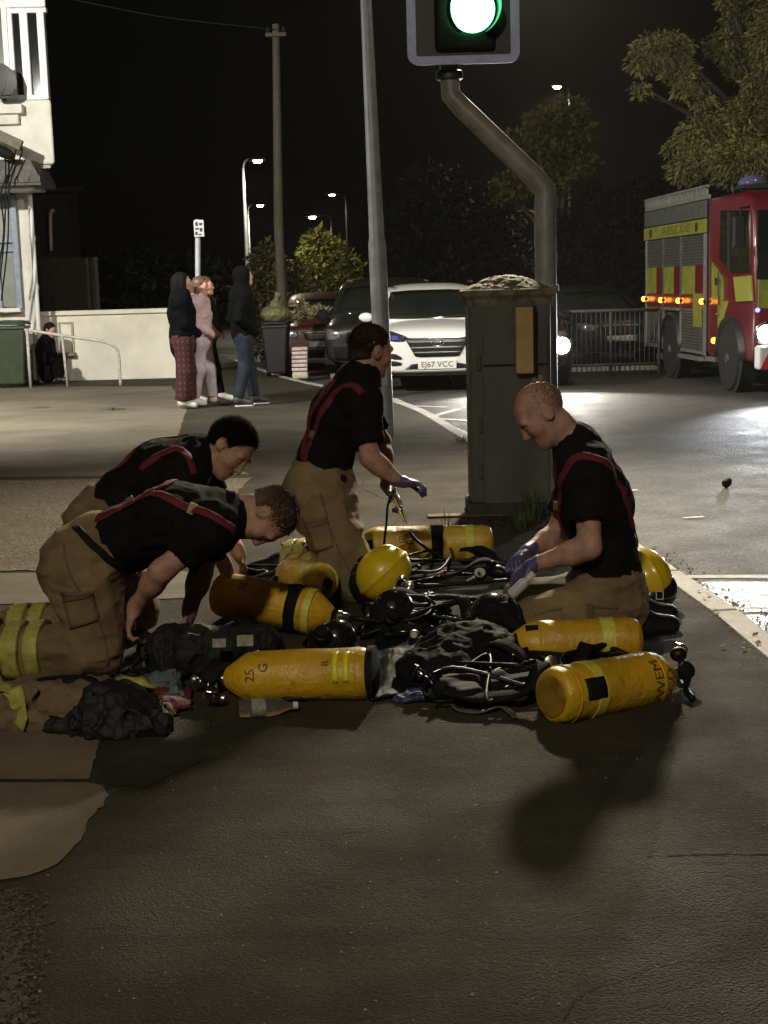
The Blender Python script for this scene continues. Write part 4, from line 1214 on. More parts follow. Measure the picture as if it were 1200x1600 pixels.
# ------------------------------------------------------------------ vehicles
M_TYRE = mat('tyre', (0.012, 0.012, 0.012), 0.8, noise=0.3, nscale=20)
M_RIM = mat('alloy', (0.35, 0.35, 0.36), 0.35, 0.8)
M_CHROME = mat('chrome', (0.62, 0.62, 0.64), 0.18, 1.0)
M_CGLASS = mat('car_glass', (0.006, 0.008, 0.008), 0.05, spec=0.7, noise=0.6, nscale=1.5, col2=(0.02, 0.022, 0.018))
M_GRILLE = mat('grille_black', (0.012, 0.012, 0.012), 0.35)
M_GSLAT = mat('grille_slat', (0.22, 0.22, 0.21), 0.35, 0.6)
M_PLATE = mat('plate_white', (0.75, 0.75, 0.70), 0.4)
M_PLTXT = mat('plate_text', (0.02, 0.02, 0.02), 0.5)
def loft(stations, n_side=1):
    """stations: (y, hw, zb, zs, zt)"""
    rows = []
    for (y, hw, zb, zs, zt) in stations:
        h = [(-hw * .80, zb), (-hw * .97, zb + (zs - zb) * .12), (-hw, zb + (zs - zb) * .5), (-hw * .985, zb + (zs - zb) * .86), (-hw * .93, zs), (-hw * .62, zs + (zt - zs) * .8), (-hw * .25, zt)]
        ring = [Vector((x, y, z)) for x, z in h] + [Vector((-x, y, z)) for x, z in reversed(h)]
        rows.append(ring)
    mb = MB()
    n, m = len(rows), len(rows[0])
    vs = [p for r in rows for p in r]
    fs = [(i * m + j, i * m + (j + 1) % m, (i + 1) * m + (j + 1) % m, (i + 1) * m + j) for i in range(n - 1) for j in range(m)]
    fs += [tuple(range(m)), tuple(range((n - 1) * m + m - 1, (n - 1) * m - 1, -1))]
    return mb.add(vs, fs)
def eval_bvh(objs):
    dg = bpy.context.evaluated_depsgraph_get()
    vs, fs = [], []
    for o in objs:
        me = o.evaluated_get(dg).to_mesh()
        k = len(vs)
        vs += [v.co.copy() for v in me.vertices]; fs += [tuple(i + k for i in p.vertices) for p in me.polygons]
    return BVHTree.FromPolygons(vs, fs)
def patch(name, bvh, top, bot, material, parent, off=0.008, ny=6, nx=3, axis='y', thick=0.01):
    """region between two polylines [(x,z)], laid on the surface seen from the front (axis y) or a side (axis x)"""
    def dense(l):
        out = []
        for a, b in zip(l, l[1:]):
            for k in range(nx): out.append((a[0] + (b[0] - a[0]) * k / nx, a[1] + (b[1] - a[1]) * k / nx))
        return out + [l[-1]]
    T, B = dense(top), dense(bot)
    rows = []
    for i in range(ny + 1):
        t = i / ny; row = []
        for a, b in zip(T, B):
            u, z = a[0] + (b[0] - a[0]) * t, a[1] + (b[1] - a[1]) * t
            if axis == 'y': o_, d_ = Vector((u, -4, z)), Vector((0, 1, 0))
            else:
                sx = 1 if axis == 'x' else -1
                o_, d_ = Vector((4 * sx, u, z)), Vector((-sx, 0, 0))
            loc, nn, k, dd = bvh.ray_cast(o_, d_)
            if loc is None:
                loc = row[-1] if row else (rows[-1][0] if rows else Vector((u, 0, z)) if axis == 'y' else Vector((0.8, u, z)))
            row.append(loc - d_ * off)
        rows.append(row)
    return MB().grid(rows).build(name, material, parent, smooth=True, recalc=False, solid=thick)
def wheel(parent, x, y, r, w=0.2):
    ww = empty('wheel'); ww.parent = parent
    s = 1 if x > 0 else -1
    MB().lathe([(-w / 2, r * .62), (-w / 2, r * .9), (-w * .35, r), (w * .35, r), (w / 2, r * .9), (w / 2, r * .62)], (x, y, r), (1, 0, 0), 28).build('tyre', M_TYRE, ww, smooth=True, angle=40)
    MB().lathe([(0, r * .64), (s * w * .5, r * .64), (s * w * .52, r * .5), (s * w * .42, r * .12), (s * w * .46, 0.01)], (x, y, r), (1, 0, 0), 20).build('rim', M_RIM, ww, smooth=True, angle=40)
def make_car(name, label, cat, loc, rz, paint, body, cabin, front, scale=(1, 1, 1), wheel_r=0.33, track=0.78, wy=(0.85, 3.5)):
    t = empty(name, loc, rz); tag(t, label, cat); t.scale = scale
    bo = loft(body).build('body', paint, t, smooth=True, subd=2)
    ca = loft(cabin).build('cabin', paint, t, smooth=True, subd=2)
    bv, cv = eval_bvh([bo]), eval_bvh([ca])
    front(t, bv, cv)
    for y in wy:
        for s in (-1, 1): wheel(t, s * track, y, wheel_r)
    return t
def lamp_unit(t, bv, top, bot, base, shine=True):
    l = patch('headlight', bv, top, bot, base, t, off=0.012)
    return l
M_HL = mat('headlight_clear', (0.35, 0.35, 0.38), 0.12, 0.6, noise=0.5, nscale=18)
M_HLD = mat('headlight_dark', (0.03, 0.03, 0.05), 0.08, spec=0.8)
# --- white SUV
W_PAINT = mat('white_paint', (0.80, 0.79, 0.76), 0.28, coat=0.6)
def suv_front(t, bv, cv):
    P = lambda x, y: ((x - 680) / 113, 1.55 - (y - 443) / 113)
    patch('windscreen', cv, [(-.60, 1.50), (-.3, 1.52), (.3, 1.52), (.60, 1.50)], [(-.76, 1.10), (-.4, 1.085), (.4, 1.085), (.76, 1.10)], M_CGLASS, t, off=0.01)
    g = patch('grille', bv, [P(629, 526), P(650, 525), P(712, 525), P(733, 527)], [P(645, 556), P(655, 557), P(706, 557), P(716, 556)], M_GRILLE, t, off=0.012)
    for k, (ya, yb) in enumerate(((530.5, 533.5), (540, 543), (548.5, 551))):
        f = (ya - 526) / 30
        xl, xr = 630 + 15 * f, 732 - 15 * f
        patch('slat', bv, [P(xl, ya), P(xr, ya)], [P(xl + 1, yb), P(xr - 1, yb)], M_GSLAT, g, off=0.022, nx=8, ny=2)
    patch('grille_trim', bv, [P(627, 524), P(734, 525)], [P(629, 526.5), P(732, 527)], M_CHROME, g, off=0.016, nx=8, ny=1)
    # slanted H in an oval
    cx, cz = P(681, 534)
    em = empty('emblem'); em.parent = t
    loc, nn, _, _ = bv.ray_cast(Vector((cx, -4, cz)), Vector((0, 1, 0)))
    y = loc.y - 0.035
    ringp = [Vector((cx + 0.088 * math.cos(a), y, cz + 0.045 * math.sin(a))) for a in np.linspace(0, 2 * math.pi, 29)]
    MB().tube(ringp, 0.006, 6).build('oval', M_CHROME, em, smooth=True)
    for dx in (-1, 1):
        MB().tube([(cx + dx * 0.034 - 0.016, y, cz - 0.036), (cx + dx * 0.034 + 0.016, y, cz + 0.036)], 0.008, 6).build('letter_stroke', M_CHROME, em, smooth=True)
    MB().tube([(cx - 0.036, y, cz + 0.006), (cx + 0.036, y, cz - 0.006)], 0.008, 6).build('letter_stroke', M_CHROME, em, smooth=True)
    for s in (-1, 1):
        Q = lambda x, y: (s * abs(P(x, y)[0]), P(x, y)[1])
        l = patch('headlight', bv, [Q(632, 522.5), Q(618, 517), Q(600, 511), Q(588, 508)], [Q(628, 530), Q(612, 530), Q(600, 527), Q(588, 522)], M_HLD, t, off=0.012)
        patch('projector', bv, [Q(618, 521), Q(608, 520)], [Q(618, 528), Q(608, 527)], mat('projector_blue', (0.10, 0.10, 0.45), 0.1, 0.3), l, off=0.02)
        patch('fog_recess', bv, [Q(622, 556), Q(614, 551), Q(604, 550), Q(592, 552)], [Q(624, 560), Q(612, 560), Q(604, 558), Q(592, 558)], M_GRILLE, t, off=0.008)
        patch('air_slot', bv, [Q(623, 566), Q(612, 563), Q(600, 562), Q(590, 563)], [Q(622, 570), Q(610, 571), Q(600, 570), Q(590, 569)], M_GRILLE, t, off=0.008)
        MB().ell((s * 1.0, 1.35, 1.12), (0.11, 0.06, 0.075)).build('mirror', W_PAINT, t, smooth=True)
        MB().tube([(s * 0.66, 1.9, 1.64), (s * 0.70, 2.4, 1.66), (s * 0.70, 3.4, 1.64)], 0.02, 8).build('roof_rail', M_CHROME, t, smooth=True)
    patch('lower_intake', bv, [P(638, 569), P(650, 568), P(712, 568), P(724, 570)], [P(628, 577), P(650, 577), P(712, 577), P(736, 577)], M_GRILLE, t, off=0.008)
    patch('skid_plate', bv, [P(600, 579), P(760, 579)], [P(604, 585), P(756, 585)], mat('skid_silver', (0.33, 0.32, 0.29), 0.45, 0.4), t, off=0.02, nx=10, ny=2)
    patch('lower_bumper', bv, [P(592, 585.5), P(768, 585.5)], [P(600, 596), P(760, 596)], M_GRILLE, t, off=0.012, nx=10, ny=2)
    x0, z0 = P(649, 563); x1, z1 = P(711, 578)
    loc, nn, _, _ = bv.ray_cast(Vector(((x0 + x1) / 2, -4, (z0 + z1) / 2)), Vector((0, 1, 0)))
    pl = MB().box(((x0 + x1) / 2, loc.y - 0.02, (z0 + z1) / 2), (x1 - x0, 0.016, z0 - z1)).build('number_plate', M_PLATE, t, bevel=0.006)
    M = Matrix.Translation(((x0 + x1) / 2, loc.y - 0.0305, (z0 + z1) / 2)) @ Matrix.Rotation(R(90), 4, 'X')
    text_obj('lettering', 'EJ67 VCC', 0.115, M_PLTXT, pl, M, sx=1.0)
    for s in (-1, 1):
        MB().tube([(s * 0.02, 1.06, 1.10), (s * 0.02 + 0.5, 1.02, 1.12)], 0.008, 6).build('wiper', M_GRILLE, t)
suv_body = [(0.0, .60, .34, .78, .84), (0.05, .80, .26, .86, .92), (0.25, .90, .23, .93, 1.00), (0.8, .92, .22, .98, 1.06), (1.3, .925, .22, 1.02, 1.10), (2.5, .925, .22, 1.05, 1.10), (3.8, .91, .22, 1.05, 1.10), (4.35, .86, .3, 1.0, 1.04), (4.47, .7, .4, .9, .95)]
suv_cab = [(1.0, .84, .98, 1.05, 1.08), (1.15, .84, .98, 1.12, 1.17), (1.55, .82, .98, 1.34, 1.38), (1.95, .78, .98, 1.52, 1.575), (2.5, .76, .98, 1.57, 1.64), (3.4, .75, .98, 1.56, 1.63), (4.0, .74, .98, 1.42, 1.5), (4.35, .74, .98, 1.08, 1.12)]
g = gnd(681, 608, ROADZ)
make_car('parked_car', 'white SUV parked facing us between lamp column and cabinet', 'car', (g.x, g.y - 0.7, ROADZ), R(0.5), W_PAINT, suv_body, suv_cab, suv_front, scale=(1, 1, 0.955), wheel_r=0.345, wy=(0.9, 3.55))
# --- dark van
V_PAINT = mat('dark_grey_paint', (0.020, 0.020, 0.018), 0.3, coat=0.5)
def van_front(t, bv, cv):
    ws = patch('windscreen', cv, [(-.62, 1.62), (-.3, 1.65), (.3, 1.65), (.62, 1.62)], [(-.74, 1.16), (-.4, 1.13), (.4, 1.13), (.74, 1.16)], M_CGLASS, t, off=0.012)
    for s in (-1, 1):
        l = patch('headlight', bv, [(s * .80, .90), (s * .70, .90), (s * .55, .84)], [(s * .80, .72), (s * .66, .70), (s * .55, .74)], M_HL, t, off=0.014)
        MB().ell((s * 0.98, 1.15, 1.12), (0.11, 0.06, 0.12)).build('mirror', M_BLK, t, smooth=True)
    patch('grille', bv, [(-.42, .84), (.42, .84)], [(-.46, .66), (.46, .66)], M_GRILLE, t, off=0.012, nx=6)
    patch('bumper', bv, [(-.8, .58), (.8, .58)], [(-.78, .34), (.78, .34)], M_BLK, t, off=0.02, nx=8)
    patch('number_plate', bv, [(-.26, .52), (.26, .52)], [(-.26, .41), (.26, .41)], mat('plate_dim', (0.25, 0.25, 0.23), 0.5), t, off=0.035)
    patch('side_window', cv, [(1.7, 1.60), (2.6, 1.62)], [(1.3, 1.18), (2.6, 1.18)], M_CGLASS, t, off=0.012, axis='-x')
    MB().box((0.1, 1.32, 1.22), (0.5, 0.02, 0.05)).build('dash_paper', mat('paper', (0.4, 0.4, 0.38), 0.8), t)
van_body = [(0.0, .62, .36, .80, .86), (0.06, .80, .28, .92, .98), (0.3, .86, .25, 1.0, 1.06), (0.9, .88, .24, 1.08, 1.14), (1.4, .89, .24, 1.12, 1.18), (4.2, .89, .24, 1.14, 1.18), (4.3, .84, .3, 1.1, 1.12)]
van_cab = [(0.9, .84, 1.0, 1.08, 1.12), (1.05, .84, 1.0, 1.18, 1.22), (1.55, .80, 1.0, 1.58, 1.64), (1.8, .79, 1.0, 1.70, 1.76), (2.5, .80, 1.0, 1.76, 1.82), (4.0, .80, 1.0, 1.76, 1.82), (4.25, .79, 1.0, 1.6, 1.7)]
g = gnd(572, 591, ROADZ)
make_car('parked_van', 'dark grey van parked facing us behind the pale lamp column', 'van', (g.x + 0.12, g.y - 0.1, ROADZ), R(-6), V_PAINT, van_body, van_cab, van_front, wheel_r=0.31, wy=(0.75, 3.4), scale=(1, 1, 0.93))
# --- red car beyond
RED = mat('dull_red_paint', (0.045, 0.008, 0.008), 0.4, coat=0.2)
hatch_body = [(0.0, .55, .36, .72, .78), (0.06, .74, .28, .80, .86), (0.3, .82, .24, .86, .92), (0.9, .85, .22, .92, .98), (1.3, .86, .22, .95, 1.0), (3.6, .85, .22, .97, 1.0), (4.0, .78, .3, .92, .96), (4.1, .62, .4, .8, .84)]
hatch_cab = [(0.95, .76, .86, .94, .97), (1.1, .76, .86, 1.02, 1.06), (1.5, .73, .86, 1.26, 1.31), (1.9, .68, .86, 1.38, 1.43), (2.6, .67, .86, 1.40, 1.45), (3.3, .66, .86, 1.34, 1.39), (3.95, .68, .86, .98, 1.0)]
def hatch_front(plate=None, lit=(), dim=False):
    def f(t, bv, cv):
        patch('windscreen', cv, [(-.50, 1.28), (-.25, 1.31), (.25, 1.31), (.50, 1.28)], [(-.68, .99), (-.35, .98), (.35, .98), (.68, .99)], M_CGLASS, t, off=0.012)
        patch('grille', bv, [(-.36, .72), (.36, .72)], [(-.32, .60), (.32, .60)], M_GRILLE, t, off=0.012, nx=6)
        patch('chrome_strip', bv, [(-.40, .75), (.40, .75)], [(-.39, .73), (.39, .73)], M_CHROME, t, off=0.018, nx=6, ny=1)
        patch('lower_intake', bv, [(-.5, .46), (.5, .46)], [(-.46, .34), (.46, .34)], M_GRILLE, t, off=0.012, nx=6)
        patch('number_plate', bv, [(-.26, .57), (.26, .57)], [(-.26, .47), (.26, .47)], mat('plate_grey', (0.42, 0.42, 0.40), 0.45), t, off=0.03)
        for s in (-1, 1):
            l = patch('headlight', bv, [(s * .46, .76), (s * .60, .79), (s * .74, .80)], [(s * .46, .66), (s * .60, .65), (s * .74, .70)], M_HL if s not in lit else M_HLON, t, off=0.014)
            MB().ell((s * 0.92, 1.15, 0.98), (0.09, 0.05, 0.065)).build('mirror', M_BLK, t, smooth=True)
            patch('side_window', cv, [(1.6, 1.26), (3.2, 1.28)], [(1.3, 1.0), (3.4, 1.0)], M_CGLASS, t, off=0.012, axis='x' if s > 0 else '-x', nx=6)
    return f
M_HLON = mat('headlight_on', (0.9, 0.9, 0.9), 0.2, emit=(1.0, 0.93, 0.80), estr=70)
DARK = mat('black_paint', (0.02, 0.02, 0.022), 0.25, coat=0.6)
DRED = mat('maroon_paint', (0.07, 0.012, 0.014), 0.28, coat=0.6)
g = at(476, 560, 25.6)
make_car('parked_car', 'dull red car parked behind the striped barrier boards', 'car', (g.x + 0.35, 25.6, ROADZ), R(2), RED, hatch_body, hatch_cab, hatch_front())
g = at(150, 520, 27.6)
make_car('parked_car', 'dark car parked side on behind the white wall', 'car', (g.x - 1.9, 27.6, 0.0), R(90), DARK, hatch_body, hatch_cab, hatch_front(), scale=(1, 1, 0.98))
# oncoming car with a blazing headlight, mostly behind the cabinet
g = at(871, 540, 20.6)
carA = make_car('oncoming_car', 'dark maroon car with one blazing headlight behind the signal pole', 'car', (g.x - 0.60, 20.3, ROADZ), R(4), DRED, hatch_body, hatch_cab, hatch_front(lit=()), scale=(1, 1, 1.03))
def round_lamp(parent, c, ax, r, name='headlight'):
    l = MB().lathe([(-0.05, r * 1.05), (0.0, r * 1.12), (0.012, r * 1.0)], c, ax, 24).build(name, M_CHROME, parent, smooth=True, angle=40)
    MB().lathe([(0.004, r), (0.014, r * .8), (0.022, r * .4), (0.024, 0.005)], c, ax, 24).build('lens', M_HLON, l, smooth=True)
    return l
hlw = at(878, 540, 20.2)
loc_ = carA.matrix_basis.inverted() @ hlw
for s in (1, -1):
    c = Vector((loc_.x * s, loc_.y, loc_.z)) if s == 1 else Vector((-0.62, loc_.y, loc_.z))
    round_lamp(carA, c, (0, -1, 0), 0.135)
    w = carA.matrix_basis @ c
    spot('headlight_beam', w + Vector((0, -0.06, 0)), w + Vector((0.6, -6, -0.15)), 620 if s == 1 else 280, (1.0, 0.93, 0.80), 95, 0.8, 0.05)
# parked dark car right of it behind the railing
g = at(962, 540, 24.2)
make_car('parked_car', 'black hatchback parked unlit behind the guard railing', 'car', (g.x, 23.6, 0.0), R(12), DARK, hatch_body, hatch_cab, hatch_front(), scale=(1, 1, 0.98))

# ------------------------------------------------------------------ fire engine
FE = empty('fire_engine', (4.75, 18.5, ROADZ), R(3.5)); tag(FE, 'red fire engine with yellow blocks and grey roller shutters on the road', 'fire engine')
F_RED = mat('engine_red', (0.15, 0.009, 0.016), 0.3, coat=0.5, noise=0.15, nscale=3)
F_YEL = mat('engine_yellow', (0.26, 0.27, 0.035), 0.5, noise=0.35, nscale=5)
F_SHUT = mat('shutter_alu', (0.10, 0.10, 0.09), 0.45, 0.3, noise=0.2, nscale=4)
F_DK = mat('engine_dark', (0.02, 0.02, 0.022), 0.5)
F_AL = mat('engine_alu', (0.40, 0.40, 0.38), 0.35, 0.6, noise=0.2)
M_AMB = mat('amber_lit', (0.5, 0.2, 0.02), 0.3, emit=(1.0, 0.32, 0.03), estr=6)
LW = 2.4
def fbox(name, x0, x1, y0, y1, z0, z1, m, par=FE, bevel=0.0):
    return MB().box(((x0 + x1) / 2, (y0 + y1) / 2, (z0 + z1) / 2), (x1 - x0, y1 - y0, z1 - z0)).build(name, m, par, bevel=bevel)
fbox('body', 0.03, LW - 0.03, 1.68, 5.2, 0.5, 2.62, F_DK)
fbox('chassis', 0.25, LW - 0.25, 0.2, 5.1, 0.30, 0.55, F_DK)
# roof gantry with ribs (a ladder lying along the edge)
ld = fbox('roof_ladder', 0.02, 0.08, 1.75, 5.25, 2.62, 2.68, F_AL)
for k in range(20):
    fbox('rung', 0.0, 0.06, 1.80 + k * 0.175, 1.86 + k * 0.175, 2.684, 2.78, F_AL, ld)
fbox('upper_rail', -0.005, 0.05, 1.7, 5.2, 2.78, 2.81, F_AL, ld)
fbox('upper_panel', -0.004, 0.02, 1.70, 5.2, 2.36, 2.60, mat('upper_grey', (0.09, 0.095, 0.09), 0.6, noise=0.3), FE, 0.01)
bn = fbox('yellow_band', -0.010, 0.02, 1.70, 5.2, 2.15, 2.345, F_YEL, FE, 0.006)
Mx = Matrix.Translation((-0.0125, 3.25, 2.245)) @ Matrix(((0, 0, -1, 0), (-1, 0, 0, 0), (0, 1, 0, 0), (0, 0, 0, 1)))
text_obj('lettering', 'RESCUE', 0.17, mat('band_ink', (0.10, 0.10, 0.02), 0.6), bn, Mx, sx=2.6)
for yy in (4.75, 2.15):
    MB().lathe([(0, 0.07), (0.004, 0.07)], (-0.010, yy, 2.245), (-1, 0, 0), 16).build('roundel', F_DK, bn)
# roller shutters with ribbed slats, yellow/red blocks
for k, (ya, yb) in enumerate(((1.76, 2.92), (2.98, 3.94), (4.0, 5.0))):
    sh = empty('roller_shutter'); sh.parent = FE
    low_ = 0.42 if k != 1 else 1.02
    prof = []
    z = 2.13; i = 0
    rows = []
    while z > low_:
        xo = -0.004 - 0.008 * (i % 2)
        rows.append([Vector((xo, ya, z)), Vector((xo, yb, z))]); z -= 0.022; i += 1
    MB().grid(rows).build('slats', F_SHUT, sh, recalc=False)
    for yy in (ya - 0.03, yb + 0.03):
        fbox('guide_rail', -0.022, 0.02, yy - 0.022, yy + 0.022, low_, 2.14, F_AL, sh)
    w = yb - ya
    fbox('yellow_block', -0.0185, -0.0135, ya + w * .36, yb - w * .06, 1.29, 1.70, F_YEL, sh)
    fbox('red_block', -0.0180, -0.0135, ya + 0.01, ya + w * .35, 1.29, 1.70, F_RED, sh)
    fbox('red_block', -0.0180, -0.0135, ya + 0.01, yb - 0.01, 1.10, 1.28, F_RED, sh)
    fbox('pull_bar', -0.035, -0.012, ya + 0.05, yb - 0.05, low_ + 0.02, low_ + 0.06, F_AL, sh)
fbox('yellow_block', -0.024, -0.019, 1.80, 2.25, 0.82, 1.30, F_YEL)
fbox('step_plate', -0.05, 0.1, 1.80, 2.95, 0.34, 0.40, F_AL)
# side lamps
for yy, zz in ((5.05, 1.20), (3.97, 1.19), (2.95, 1.19), (1.72, 1.19), (1.12, 0.66)):
    l = MB().box((-0.03, yy, zz), (0.03, 0.12, 0.05)).build('side_marker', M_GRILLE, FE, bevel=0.01)
    MB().lathe([(0, 0.045), (0.02, 0.04), (0.03, 0.02)], (-0.045, yy, zz), (-1, -0.6, 0), 12).build('amber_lens', M_AMB, l, smooth=True)
    pl_ = bpy.data.lights.new('marker_glow', 'POINT'); pl_.energy = 0.25; pl_.color = (1, 0.35, 0.05); pl_.shadow_soft_size = 0.04
    po = bpy.data.objects.new('marker_glow', pl_); COL.objects.link(po); po.parent = FE; po.location = (-0.12, yy - 0.04, zz)
# cab: rounded shell
def cab_prof(): return [(-0.30, 0.42), (-0.40, 0.60), (-0.42, 1.10), (-0.37, 1.45), (-0.24, 2.30), (-0.10, 2.55), (0.10, 2.62), (1.66, 2.62), (1.66, 0.42)]
pf = cab_prof()
MB().prism([Vector((0.02, y, z)) for y, z in pf], (LW - 0.04, 0, 0)).build('cab', F_RED, FE, bevel=0.06, segs=3, smooth=True, angle=50)
# side glass, pillar, door
sg_ = MB().prism([Vector((-0.004, y, z)) for y, z in ((-0.22, 1.58), (-0.14, 2.36), (1.02, 2.42), (1.06, 1.78), (0.50, 1.58))], (0.03, 0, 0)).build('door_window', M_CGLASS, FE)
MB().tube([(-0.01, 0.62, 1.62), (-0.01, 0.66, 2.38)], 0.012, 6).build('window_bar', F_DK, sg_)
MB().prism([Vector((-0.006, y, z)) for y, z in ((1.40, 1.74), (0.86, 1.50), (0.86, 1.22), (1.40, 1.22))], (0.02, 0, 0)).build('yellow_door_block', F_YEL, FE)
MB().prism([Vector((-0.008, y, z)) for y, z in ((1.24, 1.52), (1.0, 1.50), (1.0, 1.42), (1.24, 1.42))], (0.004, 0, 0)).build('door_badge', F_DK, FE)
MB().prism([Vector((-0.006, y, z)) for y, z in ((1.10, 1.20), (0.62, 1.20), (1.10, 0.62))], (0.02, 0, 0)).build('yellow_door_block', F_YEL, FE)
MB().prism([Vector((-0.006, y, z)) for y, z in ((0.42, 1.52), (-0.30, 1.54), (-0.38, 1.22), (0.30, 1.20))], (0.02, 0, 0)).build('olive_door_block', mat('engine_olive', (0.30, 0.31, 0.04), 0.5), FE)
MB().tube([(-0.03, 0.95, 1.15), (-0.05, 0.95, 1.6)], 0.012, 6).build('grab_handle', M_CHROME, FE)
MB().tube([(-0.03, 1.12, 1.0), (-0.03, 1.12, 1.02), (-0.03, 0.98, 1.02)], 0.015, 6).build('door_handle', M_CHROME, FE)
# windscreen and front panels
MB().prism([Vector((0.05, -0.355, 1.50)), Vector((LW - 0.05, -0.355, 1.50)), Vector((LW - 0.1, -0.235, 2.36)), Vector((0.1, -0.235, 2.36))], (0, -0.03, 0.0)).build('windscreen', M_CGLASS, FE)
MB().box((LW / 2, -0.422, 1.30), (LW - 0.10, 0.02, 0.36)).build('front_yellow_panel', F_YEL, FE, bevel=0.01)
MB().box((LW / 2, -0.44, 0.80), (1.5, 0.03, 0.34)).build('front_grille', F_DK, FE, bevel=0.01)
MB().box((LW / 2, -0.50, 0.50), (LW - 0.04, 0.22, 0.30)).build('front_bumper', mat('bumper_white', (0.6, 0.6, 0.6), 0.4), FE, bevel=0.03)
for k in range(7):
    x = 0.03 + k * 0.34
    MB().prism([Vector((x, -0.613, 0.36)), Vector((x + 0.15, -0.613, 0.36)), Vector((x + 0.29, -0.613, 0.64)), Vector((x + 0.14, -0.613, 0.64))], (0, -0.004, 0)).build('red_chevron', mat('chevron_red', (0.5, 0.02, 0.03), 0.4), FE)
for x in (0.16, LW - 0.16):
    round_lamp(FE, Vector((x, -0.43, 0.80)), (0, -1, 0), 0.135)
wfe = FE.matrix_basis @ Vector((0.16, -0.56, 0.80))
spot('headlight_beam', wfe, wfe + Vector((-0.3, -6, -0.45)), 800, (0.92, 0.95, 1.0), 66, 0.8, 0.06)
wfe2 = FE.matrix_basis @ Vector((LW - 0.16, -0.56, 0.80))
spot('headlight_beam', wfe2, wfe2 + Vector((-0.4, -6, -0.6)), 450, (0.92, 0.95, 1.0), 66, 0.8, 0.06)
MB().lathe([(0, 0.03), (0.01, 0.03)], (0.05, -0.418, 1.10), (0, -1, 0), 12).build('blue_repeater', mat('blue_lit', (0.02, 0.02, 0.4), 0.3, emit=(0.12, 0.15, 1.0), estr=5), FE)
bl_ = MB().box((LW / 2, 0.75, 2.70), (LW - 0.3, 0.3, 0.05)).build('light_bar_base', F_DK, FE, bevel=0.01)
for x in (0.35, 0.8, 1.6, 2.05):
    sdf_obj('beacon', [ell((x, 0.75, 2.75), (0.2, 0.14, 0.12), k=0.02)], 0.02, mat('beacon_glass', (0.10, 0.11, 0.22), 0.15, 0.0), bl_, clip=[((0, 0, 2.725), (0, 0, -1))])
# mirror arm
MB().tube([(0.0, -0.20, 2.40), (-0.18, -0.40, 2.38), (-0.20, -0.40, 1.85)], 0.014, 6).build('mirror_arm', F_DK, FE, smooth=True)
MB().box((-0.20, -0.41, 2.08), (0.17, 0.06, 0.40)).build('mirror', F_DK, FE, bevel=0.03)
def big_wheel(x, y, r):
    w = empty('wheel'); w.parent = FE
    MB().lathe([(-0.14, r * .6), (-0.14, r * .93), (-0.10, r), (0.12, r), (0.14, r * .93), (0.14, r * .6)], (x, y, r), (1, 0, 0), 30).build('tyre', M_TYRE, w, smooth=True, angle=40)
    MB().lathe([(0, r * .62), (-0.12, r * .62), (-0.06, r * .48), (-0.10, r * .2), (-0.16, r * .14), (-0.17, 0.01)], (x, y, r), (1, 0, 0), 22).build('rim', mat('dull_rim', (0.06, 0.06, 0.058), 0.6), w, smooth=True, angle=40)
for y in (0.52, 3.46):
    big_wheel(0.10, y, 0.44)
    big_wheel(LW - 0.17, y, 0.44)
    rows = []
    for k in range(13):
        a = math.pi * k / 12
        rows.append([Vector((-0.06, y + 0.54 * math.cos(a), 0.44 + 0.54 * math.sin(a))), Vector((0.3, y + 0.54 * math.cos(a), 0.44 + 0.54 * math.sin(a)))])
    MB().grid(rows).build('wheel_arch', F_DK, FE, smooth=True, solid=0.04, recalc=False)
    MB().lathe([(0, 0.52), (0.02, 0.52)], (0.012, y, 0.46), (-1, 0, 0), 28).build('arch_shade_disc', F_DK, FE)  # dark disc put in for the shade inside the wheel arch
fbox('door_step', -0.02, 0.12, 1.15, 1.62, 0.36, 0.42, F_AL)
fbox('red_skirt', -0.012, 0.01, 2.95, 3.0, 0.45, 1.1, F_RED)

# ------------------------------------------------------------------ people
M_SKIN = mat('skin', (0.48, 0.27, 0.19), 0.62, noise=0.30, nscale=26, bump=0.2, bscale=160, detail=8, spec=0.35)
M_SKINP = mat('skin_pink', (0.52, 0.29, 0.22), 0.62, noise=0.28, nscale=26, bump=0.2, bscale=160, detail=8, spec=0.35)
M_SHIRT = mat('black_shirt', (0.0085, 0.0085, 0.010), 0.85, noise=0.3, nscale=14, bump=0.35, bscale=300, spec=0.12)
M_KHAKI = mat('fire_khaki', (0.235, 0.165, 0.080), 0.85, noise=0.35, nscale=5, bump=0.35, bscale=260)
M_BRACE = mat('red_braces', (0.13, 0.010, 0.020), 0.8, noise=0.3, nscale=40)
M_GLOVE = mat('nitrile_purple', (0.10, 0.085, 0.22), 0.4, noise=0.25, nscale=25, bump=0.15, bscale=60)
M_BOOT = mat('black_boot', (0.012, 0.012, 0.012), 0.4, noise=0.4, nscale=18, bump=0.2)
M_HIVIS = mat('hivis_band', (0.46, 0.44, 0.10), 0.45, noise=0.3, nscale=30, bump=0.2, bscale=150)
M_SILV = mat('silver_band', (0.42, 0.42, 0.38), 0.4, noise=0.3, nscale=30)
M_HAIRB = mat('hair_brown', (0.13, 0.078, 0.045), 0.6, noise=0.5, nscale=90, bump=0.5, bscale=220)
M_HAIRD = mat('hair_dark', (0.009, 0.007, 0.006), 0.75, noise=0.4, nscale=90, bump=0.3, bscale=220, spec=0.12)
M_HAIRM = mat('hair_mid_brown', (0.045, 0.028, 0.018), 0.75, noise=0.5, nscale=90, bump=0.3, bscale=220, spec=0.15)
M_HAIRS = mat('hair_stubble', (0.20, 0.11, 0.08), 0.7, noise=0.4, nscale=160, bump=0.4, bscale=300)
